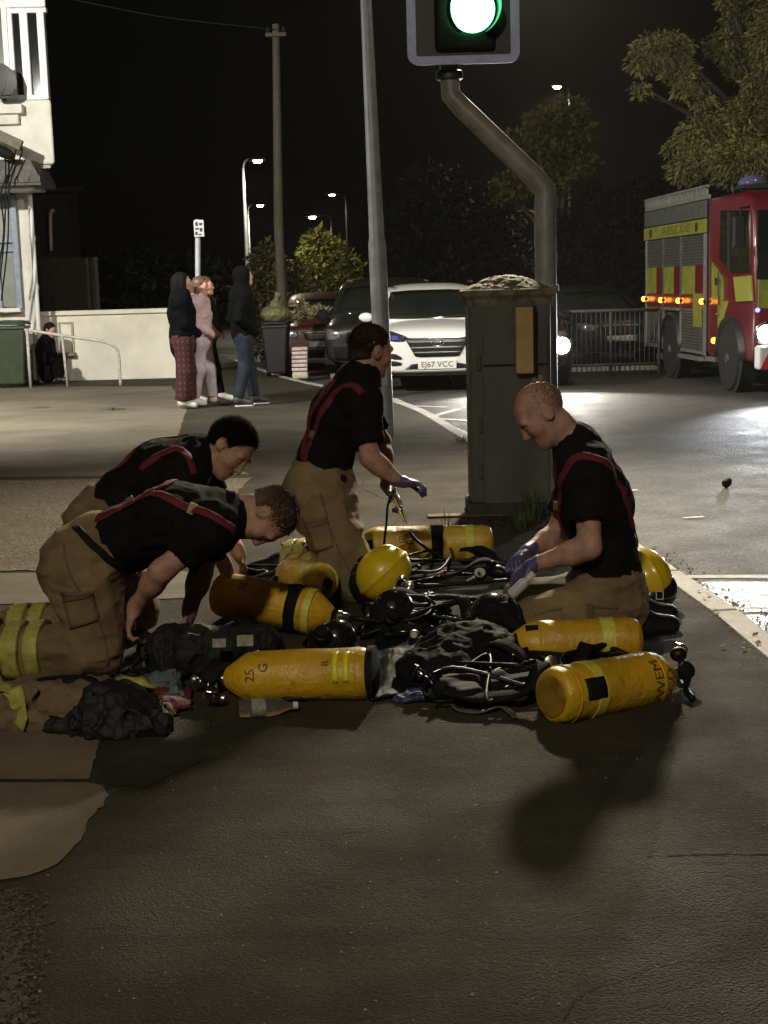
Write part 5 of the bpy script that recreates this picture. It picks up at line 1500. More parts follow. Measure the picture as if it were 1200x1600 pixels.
M_EYE = mat('eye_white', (0.55, 0.52, 0.48), 0.3)
def v3(a): return Vector(a)
def head_frame(fwd, up):
    f = Vector(fwd).normalized(); u = Vector(up); u = (u - f * u.dot(f)).normalized(); s = f.cross(u)
    return Matrix((s, f, u)).transposed()     # local x = right side, y = forward, z = up
def head_prims(H, F, sc=1.0):
    H = Vector(H)
    def L(x, y, z): return H + F @ (Vector((x, y, z)) * sc)
    def e(c, r, k=0.02, op='u'): return ell(L(*c), [q * sc for q in r], F, k * sc, op=op)
    pr = [e((0, -.012, .030), (.077, .099, .090)), e((0, .022, -.035), (.064, .072, .082), .04), e((0, .048, -.082), (.046, .045, .036), .03),
          e((0, .074, -.102), (.024, .020, .018), .02), e((-.040, .062, -.022), (.026, .026, .026), .03), e((.040, .062, -.022), (.026, .026, .026), .03),
          cap(L(-.042, .083, .026), L(.042, .083, .026), .013 * sc, k=.02 * sc),
          e((-.031, .097, .006), (.017, .016, .012), .014, 's'), e((.031, .097, .006), (.017, .016, .012), .014, 's'),
          cap(L(0, .090, .014), L(0, .108, -.030), .010 * sc, .014 * sc, k=.014 * sc), e((-.011, .098, -.034), (.010, .011, .008), .01), e((.011, .098, -.034), (.010, .011, .008), .01),
          cap(L(-.019, .084, -.062), L(.019, .084, -.062), .0075 * sc, k=.008 * sc), cap(L(-.016, .083, -.073), L(.016, .083, -.073), .0085 * sc, k=.008 * sc),
          e((-.031, .083, .005), (.012, .012, .011), .004), e((.031, .083, .005), (.012, .012, .011), .004)]
    for s in (-1, 1):
        pr.append(e((s * .079, -.004, -.006), (.008, .021, .033), .006))
        pr.append(e((s * .086, -.012, -.002), (.006, .020, .030), .008))
        pr.append(e((s * .092, .000, -.002), (.006, .010, .017), .006, 's'))
    return pr
def hair_prims(H, F, sc=1.0, puff=0.008, low=-0.03, front=0.052):
    H = Vector(H)
    def L(x, y, z): return H + F @ (Vector((x, y, z)) * sc)
    c1 = (L(0, front, .055), F @ Vector((0, 1, -0.55)))
    c2 = (L(0, -.03, low), F @ Vector((0, 0.28, -1)))
    a = ell(L(0, -.014, .032), [(.077 + puff) * sc, (.099 + puff) * sc, (.090 + puff) * sc], F, .01, clip=[c1, c2])
    b = ell(L(0, -.045, -.03), [.064 * sc, .062 * sc, .06 * sc], F, .02, clip=[c2, (L(0, -.03, 0), F @ Vector((0, 1, 0)))])
    return [a, b]
def hand_prims(W, d, nrm, thumb, curl=0.5, sc=1.0):
    """W wrist, d pointing direction, nrm back-of-hand normal, thumb direction sign along side"""
    W = Vector(W); d = Vector(d).normalized(); n = Vector(nrm); n = (n - d * n.dot(d)).normalized(); s = d.cross(n) * thumb
    pr = [cap(W - d * .02, W + d * .02, .029 * sc, .030 * sc, k=.02, u=s, w=1.15)]
    pc = W + d * .055 * sc
    Mh = Matrix((s, d, n)).transposed()
    pr.append(ell(pc, (.042 * sc, .050 * sc, .018 * sc), Mh, k=.02))
    for i, (off, ln) in enumerate(((.030, .074), (.010, .084), (-.010, .078), (-.029, .062))):
        p = W + (d * .092 + s * off) * sc
        a = 0.0; dd = d + s * off * 1.5
        dd.normalize()
        segs = (0.45, 0.32, 0.25)
        for k, f in enumerate(segs):
            a += curl * (0.55 + 0.35 * k) * (1 + 0.08 * i)
            dk = (dd * math.cos(a) - n * math.sin(a)).normalized()
            q = p + dk * ln * f * sc
            pr.append(cap(p, q, (.0098 - .001 * k) * sc, (.0092 - .001 * k) * sc, k=.006))
            p = q
    p = W + (d * .030 + s * .034) * sc
    for k, (f, ang) in enumerate(((.040, .75), (.032, .5), (.024, .35))):
        dk = (d * math.cos(ang) + s * math.sin(ang) - n * (.35 + .25 * k) * curl).normalized()
        q = p + dk * f * sc
        pr.append(cap(p, q, (.0125 - .0012 * k) * sc, (.0113 - .0012 * k) * sc, k=.008)); p = q
    return pr
def hair_strands(name, H, F, sc, n, length, low, front, material, parent, seed, puff=0.004, comb=(0, -.9, -.5), wid=.0022):
    """short hair as many small blades, thinning out at the hairline"""
    rg = np.random.RandomState(seed)
    d = rg.normal(size=(n * 4, 3)); d /= np.linalg.norm(d, axis=1)[:, None]
    P = d * np.array([.077 + puff, .099 + puff, .090 + puff]) + np.array([0, -.013, .031])
    f1_ = (P - np.array([0, front, .055])) @ np.array([0, .876, -.482]); f2_ = (P - np.array([0, -.03, low])) @ np.array([0, .27, -.963])
    jit = rg.rand(len(P)) ** 2 * .022
    ear = (np.abs(P[:, 0]) > .06) & (np.abs(P[:, 1] + .005) < .024) & (P[:, 2] < .022)
    ok = (f1_ < -jit) & (f2_ < -jit) & ~ear
    P, d = P[ok][:n], d[ok][:n]
    m = len(P)
    t = d + np.array(comb) * .9 + rg.normal(size=(m, 3)) * .2
    t /= np.linalg.norm(t, axis=1)[:, None]
    s = np.cross(t, d); s /= np.maximum(np.linalg.norm(s, axis=1), 1e-5)[:, None]
    L = length * (.6 + .7 * rg.rand(m))
    A = P - d * .004 - s * wid / 2; B = P - d * .004 + s * wid / 2; C = P + t * L[:, None]
    V = np.stack([A, B, C], 1).reshape(-1, 3) * sc
    V = V @ np.array(F).T + np.array(H)
    me = bpy.data.meshes.new(name)
    T = np.arange(m * 3).reshape(-1, 3)
    me.vertices.add(len(V)); me.vertices.foreach_set('co', V.astype(np.float32).ravel())
    me.loops.add(m * 3); me.loops.foreach_set('vertex_index', T.astype(np.int32).ravel())
    me.polygons.add(m); me.polygons.foreach_set('loop_start', (np.arange(m) * 3).astype(np.int32))
    me.update(calc_edges=True); me.materials.append(material)
    o = bpy.data.objects.new(name, me); COL.objects.link(o); o.parent = parent; o['kind'] = 'stuff'
    return o
def torso_prims(J):
    sh = (v3(J['SL']) - v3(J['SR'])).normalized(); hp = (v3(J['HL']) - v3(J['HR'])).normalized()
    b = J.get('b', 1.0)
    return [cap(J['P'], J['W'], .112 * b, .100 * b, k=.06, u=hp, w=1.38), cap(J['W'], J['C'], .102 * b, .120 * b, k=.06, u=sh, w=1.36),
            cap(J['C'], J['U'], .120 * b, .088 * b, k=.06, u=sh, w=1.5), cap(v3(J['SL']).lerp(v3(J['U']), .15), v3(J['SR']).lerp(v3(J['U']), .15), .064 * b, k=.06),
            cap(J['SL'], J['SL'], .068 * b, k=.05), cap(J['SR'], J['SR'], .068 * b, k=.05),
            cap(v3(J['N']), v3(J['SL']).lerp(v3(J['N']), .35), .055, .058, k=.05), cap(v3(J['N']), v3(J['SR']).lerp(v3(J['N']), .35), .055, .058, k=.05)]
def limb_prims(J, legs=True):
    b = J.get('b', 1.0)
    pr = []
    for S, E, Wr in (('SL', 'EL', 'WL'), ('SR', 'ER', 'WR')):
        s, e, w = v3(J[S]), v3(J[E]), v3(J[Wr])
        pr += [cap(s, e, .058 * b, .044 * b, k=.03), cap(e, e.lerp(w, .35), .044 * b, .045 * b, k=.03), cap(e.lerp(w, .3), w, .044 * b, .029 * b, k=.03)]
    if legs:
        for Hh, K, A in (('HL', 'KL', 'AL'), ('HR', 'KR', 'AR')):
            h, k_, a = v3(J[Hh]), v3(J[K]), v3(J[A])
            pr += [cap(h, k_, .085 * b, .055 * b, k=.04), cap(k_, k_.lerp(a, .35), .055 * b, .055 * b, k=.03), cap(k_.lerp(a, .3), a, .055 * b, .036 * b, k=.03)]
    return pr
WR_SHIRT = [(0.008, (9, 9, 16), True), (0.005, (26, 26, 34), True)]
WR_TROU = [(0.016, (7, 7, 13), True), (0.006, (18, 18, 34), True)]
def person(label, J, F, hair=None, sc=1.0, shirt=M_SHIRT, trousers=M_KHAKI, skin=M_SKIN, vox=0.0072, sleeve=0.6, gloves=None, hands=None, boots=True,
           long_sleeve=False, hair_m=M_HAIRB, hood=False, loose=0.03, shirt_loose=0.016, shirt_name='t_shirt', boot_m=None, group=None, hem=None):
    H = v3(J['H'])
    b = J.get('b', 1.0)
    hbase = H + F @ Vector((0, -.025, -.075)) * sc
    pr = torso_prims(J) + limb_prims(J)
    pr.append(cap(J['U'], J['N'], .07, .06, k=.05)); pr.append(cap(J['N'], hbase, .060 * sc, .056 * sc, k=.03))
    pr += head_prims(H, F, sc)
    if hands and not gloves:
        for h in hands: pr += hand_prims(*h)
    if vox > 0.01: pr = [p for p in pr if not (p['op'] == 's')]
    body = sdf_obj('person', pr, vox, skin, smooth=1)
    tag(body, label, 'person', group)
    for q in (('hair_m', hair_m),): pass
    if hair: sdf_obj('hair', hair_prims(H, F, sc, *hair), max(0.005, vox * .75), hair_m, body, noise=[(0.0022, (110, 110, 110), False), (0.003, (40, 40, 40), False)] if vox < 0.01 else None)
    # shirt
    tp = inflate(torso_prims(J), shirt_loose)
    for S, E, Wr in (('SL', 'EL', 'WL'), ('SR', 'ER', 'WR')):
        s, e, w = v3(J[S]), v3(J[E]), v3(J[Wr])
        if long_sleeve:
            tp += [cap(s, e, .078 * b, .064 * b, k=.04), cap(e, w, .064 * b, .046 * b, k=.03)]
        else:
            q = s.lerp(e, sleeve); dv = (e - s).normalized()
            tp.append(cap(s, s.lerp(e, sleeve + .1), .076 * b, .074 * b, k=.04, clip=[(q, dv)]))
    if hem: tp += hem
    sh = sdf_obj(shirt_name, tp, vox * 1.15, shirt, body, noise=WR_SHIRT, smooth=1)
    # trousers
    hp = (v3(J['HL']) - v3(J['HR'])).normalized()
    tr = [cap(v3(J['P']).lerp(v3(J['W']), .15), v3(J['HL']).lerp(v3(J['HR']), .5), (.115 + loose) * b, (.122 + loose) * b, k=.07, u=hp, w=1.25)]
    for Hh, K, A in (('HL', 'KL', 'AL'), ('HR', 'KR', 'AR')):
        h, k_, a = v3(J[Hh]), v3(J[K]), v3(J[A])
        tr += [cap(h, k_, (.092 + loose) * b, (.062 + loose) * b, k=.06), cap(k_, k_.lerp(a, .92), (.062 + loose) * b, (.050 + loose) * b, k=.05, clip=[(k_.lerp(a, .93), (a - k_))])]
    tro = sdf_obj('trousers', tr, vox * 1.15, trousers, body, noise=WR_TROU if vox < 0.01 else None, smooth=1)
    for A, T, K in (('AL', 'TL', 'KL'), ('AR', 'TR', 'KR')):
        if T not in J: continue
        a, t, k_ = v3(J[A]), v3(J[T]), v3(J[K])
        bp = [cap(k_.lerp(a, .78), a, .058 * b, .052 * b, k=.03), cap(a, t, .050 * b, .042 * b, k=.04), ell(a + (a - k_).normalized() * 0.015, (.05, .05, .05), k=.03)]
        sdf_obj('boot', bp, vox, boot_m or M_BOOT, body, smooth=1)
    if gloves and hands:
        for h in hands: sdf_obj('glove', hand_prims(*h), 0.0042 if vox < .01 else vox * .7, gloves, body, smooth=1)
    return body, sh, tro
def band_on_shin(body, k_, a, t0, t1, r, material, vox=0.007, name='reflective_band'):
    k_, a = v3(k_), v3(a); d = a - k_
    p0, p1 = k_ + d * t0, k_ + d * t1
    return sdf_obj(name, [cap(k_, a, r, r * .95, clip=[(p1, d), (p0, -d)])], vox, material, body, noise=[(0.004, (10, 10, 13), True)])
def ground_z(p, z):
    p = Vector(p); p.z = z; return p

# --- kneeling firefighter on the right (sat back on his heels, facing the gear)
Y0 = 5.8
J = dict(P=at(948, 925, Y0), W=at(946, 872, Y0), C=at(928, 782, Y0), U=at(914, 722, Y0), N=at(897, 692, Y0), H=at(845, 646, Y0 - 0.02),
         SL=at(917, 742, Y0 - .175), EL=at(921, 855, Y0 - .24), WL=at(835, 882, Y0 - .16), SR=at(908, 735, Y0 + .17), ER=at(868, 838, Y0 + .25), WR=at(828, 858, Y0 + .12),
         HL=at(950, 945, Y0 - .11), HR=at(950, 940, Y0 + .11), KL=at(828, 965, Y0 - .17), KR=at(826, 950, Y0 + .17),
         AL=at(1000, 1004, Y0 - .08), AR=at(1000, 992, Y0 + .14), TL=at(1046, 1018, Y0 - .06), TR=at(1044, 1004, Y0 + .14), b=1.04)
for k, z in (('KL', .115), ('KR', .115), ('AL', .075), ('AR', .075), ('TL', .06), ('TR', .06)): J[k] = ground_z(J[k], z)
Fh = head_frame((-.73, -.14, -.67), (-.66, 0, .75))
hd = (v3(J['WL']) - v3(J['EL'])).normalized()
hr_ = (v3(J['WR']) - v3(J['ER'])).normalized()
f4, f4s, f4t = person('shaven headed firefighter in black shirt kneeling on his heels with purple gloves', J, Fh, hair=None, hair_m=M_HAIRS, skin=M_SKINP, sc=1.06,
                      gloves=M_GLOVE, hands=[(J['WL'], hd + Vector((0, 0, -.25)), Vector((-.3, -.3, 1)), -1, .75), (J['WR'], hr_ + Vector((0, 0, -.1)), Vector((-.2, .3, 1)), 1, .7)], hem=[cap(at(957, 918, Y0), at(953, 928, Y0), .115, k=.05, u=(0, 1, 0), w=1.35)])
hair_strands('stubble', J['H'], Fh, 1.06, 9000, .0045, -.035, .05, M_HAIRS, f4, 1, puff=.001)
bv = bvh_of(f4s)
ribbon('brace', bv, [pix(bv, 880, 880), pix(bv, 872, 800), pix(bv, 880, 745), pix(bv, 900, 716), pix(bv, 932, 718), pix(bv, 962, 752), pix(bv, 980, 800, 5.8), at(990, 850, 5.80)], 0.036, M_BRACE, f4)
ribbon('brace', bv, [at(885, 905, Y0 + .10), at(868, 800, Y0 + .14), at(875, 735, Y0 + .13), at(905, 700, Y0 + .11), at(948, 720, Y0 + .12), at(975, 775, Y0 + .08), at(988, 835, Y0 + .03)], 0.042, M_BRACE, f4)
# belt tab on the trousers
sdf_obj('belt_loop', [cap(at(945, 940, Y0 - .19), at(952, 985, Y0 - .20), .012, .016, k=.02), cap(at(935, 945, Y0 - .19), at(968, 938, Y0 - .19), .012, k=.02)], .006, mat('dark_tab', (0.03, 0.02, 0.018), 0.8), f4)

# --- firefighter bent double at the near left
Y0 = 5.56
J = dict(P=at(140, 868, Y0), W=at(195, 842, Y0), C=at(278, 812, Y0), U=at(330, 805, Y0), N=at(362, 805, Y0), H=at(417, 806, Y0 - .01),
         SR=at(330, 830, Y0 - .17), ER=at(252, 893, Y0 - .20), WR=at(212, 948, Y0 - .10), SL=at(338, 812, Y0 + .17), EL=at(314, 895, Y0 + .22), WL=at(297, 950, Y0 + .14),
         HR=at(128, 890, Y0 - .11), HL=at(128, 882, Y0 + .11), KR=at(152, 1018, Y0 - .15), KL=at(150, 1000, Y0 + .17),
         AR=at(-5, 1012, Y0 - .10), AL=at(5, 990, Y0 + .22), TR=at(-70, 1025, Y0 - .08), TL=at(-60, 1000, Y0 + .24), b=1.0)
for k, z in (('KR', .11), ('KL', .11), ('AR', .10), ('AL', .10), ('TR', .06), ('TL', .06)): J[k] = ground_z(J[k], z)
Fh = head_frame((-.12, -.22, -.95), (.98, -.05, -.12))
f1, f1s, f1t = person('firefighter with short brown hair bent forward on his knees over the gear', J, Fh, hair=(0.002, -0.035, 0.044), hair_m=M_HAIRB, sc=1.03,
                      hands=[(J['WR'], (-.35, -.1, -.9), (-.9, -.2, .3), 1, .7), (J['WL'], (-.15, -.2, -.95), (-.9, .3, .2), -1, .6)], loose=.04)
hair_strands('hair_strands', J['H'], Fh, 1.03, 11000, .011, -.055, .055, M_HAIRB, f1, 2)
bv = bvh_of(f1s)
jn = at(236, 757, Y0)
ribbon('brace', bv, [pix(bv, 150, 812), pix(bv, 185, 796), pix(bv, 215, 780), pix(bv, 240, 770)], 0.055, M_BRACE, f1)
ribbon('brace', bv, [pix(bv, 236, 772), pix(bv, 270, 783), pix(bv, 315, 800), pix(bv, 345, 815), pix(bv, 366, 832)], 0.036, M_BRACE, f1)
ribbon('brace', bv, [pix(bv, 236, 768), pix(bv, 265, 757), pix(bv, 300, 752), pix(bv, 335, 756), pix(bv, 362, 772)], 0.036, M_BRACE, f1)
for t0, t1 in ((.50, .64), (.70, .86)):
    band_on_shin(f1, J['KR'], J['AR'], t0, t1, .126, M_HIVIS)
    band_on_shin(f1, J['KL'], J['AL'], t0, t1, .126, M_HIVIS)
bvt_ = bvh_of(f1t)
ribbon('belt', bvt_, [pix(bvt_, 118, 826), pix(bvt_, 140, 850), pix(bvt_, 170, 876), pix(bvt_, 200, 892)], 0.030, M_BLK, f1, off=.012)

# --- firefighter behind him, dark haired
Y0 = 6.3
J = dict(P=at(160, 812, Y0), W=at(195, 780, Y0), C=at(252, 742, Y0), U=at(297, 720, Y0), N=at(318, 708, Y0), H=at(360, 700, Y0 - .04),
         SR=at(286, 752, Y0 - .18), ER=at(322, 830, Y0 - .22), WR=at(352, 885, Y0 - .20), SL=at(304, 722, Y0 + .17), EL=at(345, 800, Y0 + .25), WL=at(372, 862, Y0 + .14),
         HR=at(152, 830, Y0 - .11), HL=at(152, 822, Y0 + .11), KR=at(210, 950, Y0 - .16), KL=at(205, 935, Y0 + .17), AR=at(90, 945, Y0 - .1), AL=at(95, 925, Y0 + .2), b=1.0)
for k, z in (('KR', .11), ('KL', .11), ('AR', .09), ('AL', .09)): J[k] = ground_z(J[k], z)
Fh = head_frame((.55, -.40, -.72), (.62, .05, .70))
f2, f2s, f2t = person('dark haired firefighter leaning in behind the one bent double', J, Fh, hair=(0.005, -0.035, 0.048), hair_m=M_HAIRD, sc=1.04,
                      hands=[(J['WR'], (.3, -.1, -.9), (.9, -.2, .3), -1, .6), (J['WL'], (.3, -.1, -.9), (.9, .2, .3), 1, .6)])
hair_strands('hair_strands', J['H'], Fh, 1.04, 11000, .020, -.05, .058, M_HAIRD, f2, 3, puff=.007)
bv = bvh_of(f2s)
ribbon('brace', bv, [pix(bv, 220, 735), pix(bv, 250, 712), pix(bv, 276, 702), pix(bv, 294, 715), pix(bv, 303, 742)], 0.036, M_BRACE, f2)
ribbon('brace', bv, [at(175, 760, Y0 - .02), at(215, 738, Y0 - .03), at(262, 705, Y0 + .06), at(295, 690, Y0 + .10)], 0.042, M_BRACE, f2)
sdf_obj('beard', [ell(v3(J['H']) + Fh @ Vector((0, .058, -.088)), (.045, .040, .032), Fh, k=.01)], .006, M_HAIRD, f2, noise=[(.002, (100, 100, 100), False)])

# --- firefighter kneeling upright in the middle
Y0 = 6.9
J = dict(P=at(498, 762, Y0), W=at(508, 716, Y0), C=at(533, 648, Y0), U=at(553, 606, Y0), N=at(566, 586, Y0), H=at(579, 548, Y0 + .01),
         SR=at(566, 632, Y0 - .17), ER=at(578, 716, Y0 - .28), WR=at(624, 752, Y0 - .26), SL=at(556, 616, Y0 + .17), EL=at(596, 690, Y0 + .22), WL=at(606, 762, Y0 - .02),
         HR=at(497, 778, Y0 - .11), HL=at(502, 772, Y0 + .11), KR=at(556, 905, Y0 - .24), KL=at(540, 890, Y0 + .14), AR=at(448, 895, Y0 - .10), AL=at(440, 880, Y0 + .25),
         TR=at(402, 900, Y0 - .08), TL=at(396, 885, Y0 + .26), b=1.0)
for k, z in (('KR', .11), ('KL', .11), ('AR', .09), ('AL', .09), ('TR', .06), ('TL', .06)): J[k] = ground_z(J[k], z)
Fh = head_frame((.80, .50, -.22), (.20, .05, .97))
f3, f3s, f3t = person('firefighter kneeling upright in the middle holding a silver hose fitting', J, Fh, hair=(0.002, -0.035, 0.044), hair_m=M_HAIRM, sc=1.04, gloves=M_GLOVE, 
                      hands=[(J['WR'], (.75, -.1, -.1), (.1, .2, 1), -1, .85), (J['WL'], (.5, -.45, -.55), (.5, .3, .8), 1, .8)], loose=.05, sleeve=.75)
hair_strands('hair_strands', J['H'], Fh, 1.04, 11000, .009, -.055, .05, M_HAIRM, f3, 4)
bv = bvh_of(f3s)
ribbon('brace', bv, [pix(bv, 476, 722, 6.9), pix(bv, 490, 680, 6.9), pix(bv, 507, 640, 6.9), pix(bv, 526, 612, 6.9), pix(bv, 548, 602, 6.9), pix(bv, 566, 616, 6.9)], 0.038, M_BRACE, f3)
ribbon('brace', bv, [pix(bv, 474, 715, 6.92), pix(bv, 484, 668, 6.95), pix(bv, 502, 622, 6.98), pix(bv, 524, 594, 7.0)], 0.038, M_BRACE, f3)
sdf_obj('shirt_knot', [cap(at(500, 752, Y0 - .17), at(535, 748, Y0 - .17), .018, k=.02), cap(at(515, 750, Y0 - .18), at(518, 778, Y0 - .20), .022, .010, k=.02)], .006, M_SHIRT, f3, noise=[(.004, (25, 25, 25), True)])
for t0, t1 in ((.55, .68), (.74, .88)):
    band_on_shin(f3, J['KR'], J['AR'], t0, t1, .132, M_HIVIS)
    band_on_shin(f3, J['KL'], J['AL'], t0, t1, .132, M_HIVIS)
sdf_obj('knee_patch', [ell(v3(J['KR']) + Vector((.02, -.03, -.01)), (.085, .075, .095), k=.02)], .008, mat('knee_patch', (0.035, 0.024, 0.015), 0.8, noise=0.3, bump=.3, bscale=200), f3, noise=[(.004, (20, 20, 20), True)])

# pockets and seams on the trousers, sliders on the braces
M_SEAM = mat('khaki_seam', (0.15, 0.105, 0.055), 0.9, noise=.3, nscale=30)
def pocket(body, tro, a, b, wd):
    bq = bvh_of(tro)
    ribbon('pocket', bq, [pix(bq, *a), pix(bq, (a[0] + b[0]) / 2, (a[1] + b[1]) / 2), pix(bq, *b)], wd, M_KHAKI, body, off=.007, thick=.008)
    e = (a[0] + (b[0] - a[0]) * .22, a[1] + (b[1] - a[1]) * .22)
    ribbon('pocket_flap', bq, [pix(bq, *a), pix(bq, (a[0] + e[0]) / 2, (a[1] + e[1]) / 2), pix(bq, *e)], wd * 1.06, M_SEAM, body, off=.013, thick=.006)
def seam(body, tro, pts):
    bq = bvh_of(tro)
    ribbon('seam', bq, [pix(bq, *q) for q in pts], .009, M_SEAM, body, off=.003, thick=.003)
pocket(f1, f1t, (118, 925), (132, 975), .13)
seam(f1, f1t, [(100, 850), (110, 900), (150, 960), (165, 1010), (168, 1040)])
pocket(f3, f3t, (492, 812), (505, 858), .12)
seam(f3, f3t, [(500, 770), (515, 820), (535, 870), (548, 895)])
pocket(f4, f4t, (925, 962), (880, 968), .10)
seam(f4, f4t, [(965, 950), (920, 948), (870, 952), (835, 962)])
def slider(body, sh, px, py, rot=0.0):
    bq = bvh_of(sh); q = pix(bq, px, py); d = ray(px, py).normalized()
    M = basis(Vector((math.cos(rot), 0, math.sin(rot))), -d)
    MB().box(q - d * .012, (.034, .046, .006), M).build('brace_slider', mat('dull_brass', (.22, .18, .10), .4, .7), body, bevel=.002)
slider(f1, f1s, 205, 785, .5); slider(f1, f1s, 300, 795, -.4); slider(f4, f4s, 873, 790, 1.5); slider(f3, f3s, 490, 680, 1.1)
# ------------------------------------------------------------------ bystanders
def stand(px, py, h, ang, Y=None, arms='down', lean=0.0, stride=0.10):
    """upright joints; ang = heading in degrees (0 = +x, 90 = away)"""
    g = gnd(px, py) if Y is None else ground_z(at(px, py, Y), 0)
    f = Vector((math.cos(R(ang)), math.sin(R(ang)), 0)); l = Vector((-f.y, f.x, 0)); s = h / 1.78
    def q(z, fo=0.0, le=0.0): return g + Vector((0, 0, z * s)) + f * fo * s + l * le * s
    J = dict(P=q(.94), W=q(1.08, .01), C=q(1.26, .0 + lean), U=q(1.40, -.01 + lean), N=q(1.49, .0 + lean), H=q(1.655, .035 + lean),
             SL=q(1.41, -.01 + lean, .185), SR=q(1.41, -.01 + lean, -.185), HL=q(.90, 0, .10), HR=q(.90, 0, -.10), KL=q(.49, .03 + stride * .4, .11), KR=q(.49, .02 - stride * .3, -.11),
             AL=q(.09, stride, .12), AR=q(.09, -stride, -.12), TL=q(.045, stride + .16, .14), TR=q(.045, -stride + .16, -.14), b=s)
    if arms == 'down':
        J.update(EL=q(1.12, -.02, .25), ER=q(1.12, -.02, -.25), WL=q(.88, .06, .24), WR=q(.88, .06, -.24))
    elif arms == 'pocket':
        J.update(EL=q(1.12, -.10, .27), ER=q(1.12, -.10, -.27), WL=q(.96, .12, .18), WR=q(.96, .12, -.18))
    else:
        J.update(EL=q(1.12, .02, .22), ER=q(1.12, .02, -.22), WL=q(1.0, .20, .06), WR=q(.98, .20, -.06))
    return J, f, l, q
def clothes(name, base, a, b=None, kind='plain'):
    return mat(name, base, 0.9, noise=a, nscale=6, bump=0.3, bscale=120, spec=0.08)
VB = 0.0115
def hood_on(body, J, Fh, m, sc=1.0):
    H = v3(J['H'])
    sdf_obj('hood', [ell(H + Fh @ Vector((0, -.02, .025)), (.105 * sc, .118 * sc, .118 * sc), Fh, k=.05), cap(J['N'], H + Fh @ Vector((0, -.03, -.06)), .10 * sc, .09 * sc, k=.05),
                     ell(H + Fh @ Vector((0, .10, -.02)), (.062 * sc, .06 * sc, .095 * sc), Fh, k=.02, op='s')], VB, m, body, noise=[(.005, (14, 14, 14), True)])
# man in dark hooded top and jeans
J, f, l, q = stand(385, 634, 1.78, 15, arms='pocket', stride=0.13)
Fh = head_frame((f.x, f.y, .16), (0, 0, 1))
M_HOOD2 = clothes('dark_hoodie', (0.0032, 0.0034, 0.004), .3); M_JEAN = clothes('blue_jeans', (0.022, 0.028, 0.040), .45)
M_SNK = mat('dark_sneaker', (0.03, 0.03, 0.03), 0.6)
pm, ps, pt = person('man in black hooded top and blue jeans standing by the wooden pole', J, Fh, hair=(0.008, -.02, .05), hair_m=M_HAIRD, trousers=M_JEAN, shirt=M_HOOD2, vox=VB, long_sleeve=True, loose=.022, shirt_loose=.04, shirt_name='hooded_top', boot_m=M_SNK, sc=1.02)
hood_on(pm, J, Fh, M_HOOD2)
M_SOLE = mat('pale_sole', (0.5, 0.48, 0.44), 0.7)
for A, T in (('AL', 'TL'), ('AR', 'TR')):
    a, t = ground_z(J[A], .016), ground_z(J[T], .016)
    sdf_obj('shoe_sole', [cap(a, t, .042, .042, clip=[((0, 0, .022), (0, 0, 1)), ((0, 0, 0.001), (0, 0, -1))])], .008, M_SOLE, pm)
# person in dark hoodie and plaid pyjama trousers
M_PLAID = bpy.data.materials.new('plaid'); M_PLAID.use_nodes = True
nt = M_PLAID.node_tree; b_ = nt.nodes['Principled BSDF']; b_.inputs['Roughness'].default_value = .9
tc = nt.nodes.new('ShaderNodeTexCoord')
w1_ = nt.nodes.new('ShaderNodeTexWave'); w1_.bands_direction = 'Z'; w1_.inputs['Scale'].default_value = 4.2
w2_ = nt.nodes.new('ShaderNodeTexWave'); w2_.bands_direction = 'X'; w2_.inputs['Scale'].default_value = 5.0
ad = nt.nodes.new('ShaderNodeMath'); ad.operation = 'MULTIPLY'
cr = nt.nodes.new('ShaderNodeValToRGB')
cr.color_ramp.elements[0].color = (.032, .005, .009, 1); cr.color_ramp.elements[1].color = (.09, .022, .026, 1); cr.color_ramp.elements[1].position = .85; cr.color_ramp.elements[0].position = .25
for w in (w1_, w2_): nt.links.new(tc.outputs['Object'], w.inputs['Vector'])
nt.links.new(w1_.outputs['Fac'], ad.inputs[0]); nt.links.new(w2_.outputs['Fac'], ad.inputs[1]); nt.links.new(ad.outputs[0], cr.inputs[0]); nt.links.new(cr.outputs[0], b_.inputs['Base Color'])
J, f, l, q = stand(291, 638, 1.72, 12, arms='fold', stride=0.06)
Fh = head_frame((f.x, f.y, .05), (0, 0, 1))
M_HOOD3 = clothes('navy_hoodie', (0.0032, 0.0032, 0.005), .3)
M_WSHOE = mat('white_shoe', (0.5, 0.47, 0.45), 0.7, noise=.2)
pa_, s_, t_ = person('person with long dark hair in black top and burgundy plaid pyjama trousers', J, Fh, hair=(0.01, -.03, .05), hair_m=M_HAIRD, trousers=M_PLAID, shirt=M_HOOD3, vox=VB, long_sleeve=True, loose=.05, shirt_loose=.05, shirt_name='hooded_top', boot_m=M_WSHOE,
                      hem=[cap(q(.95), q(.80), .15, .16, k=.05, u=l, w=1.25)])
Hh = v3(J['H'])
sdf_obj('long_hair', [ell(Hh + Fh @ Vector((0, -.025, .02)), (.094, .108, .112), Fh, k=.04, clip=[(Hh + Fh @ Vector((0, .045, .03)), Fh @ Vector((0, 1, -.35)))]), cap(Hh + Fh @ Vector((0, -.06, 0)), Hh + Fh @ Vector((0, -.10, -.30)), .085, .075, k=.05)] + [cap(Hh + Fh @ Vector((s * .07, -.01, .0)), Hh + Fh @ Vector((s * .085, .0, -.26)), .04, .03, k=.03) for s in (-1, 1)], VB, M_HAIRD, pa_, noise=[(.006, (30, 30, 5), True)])
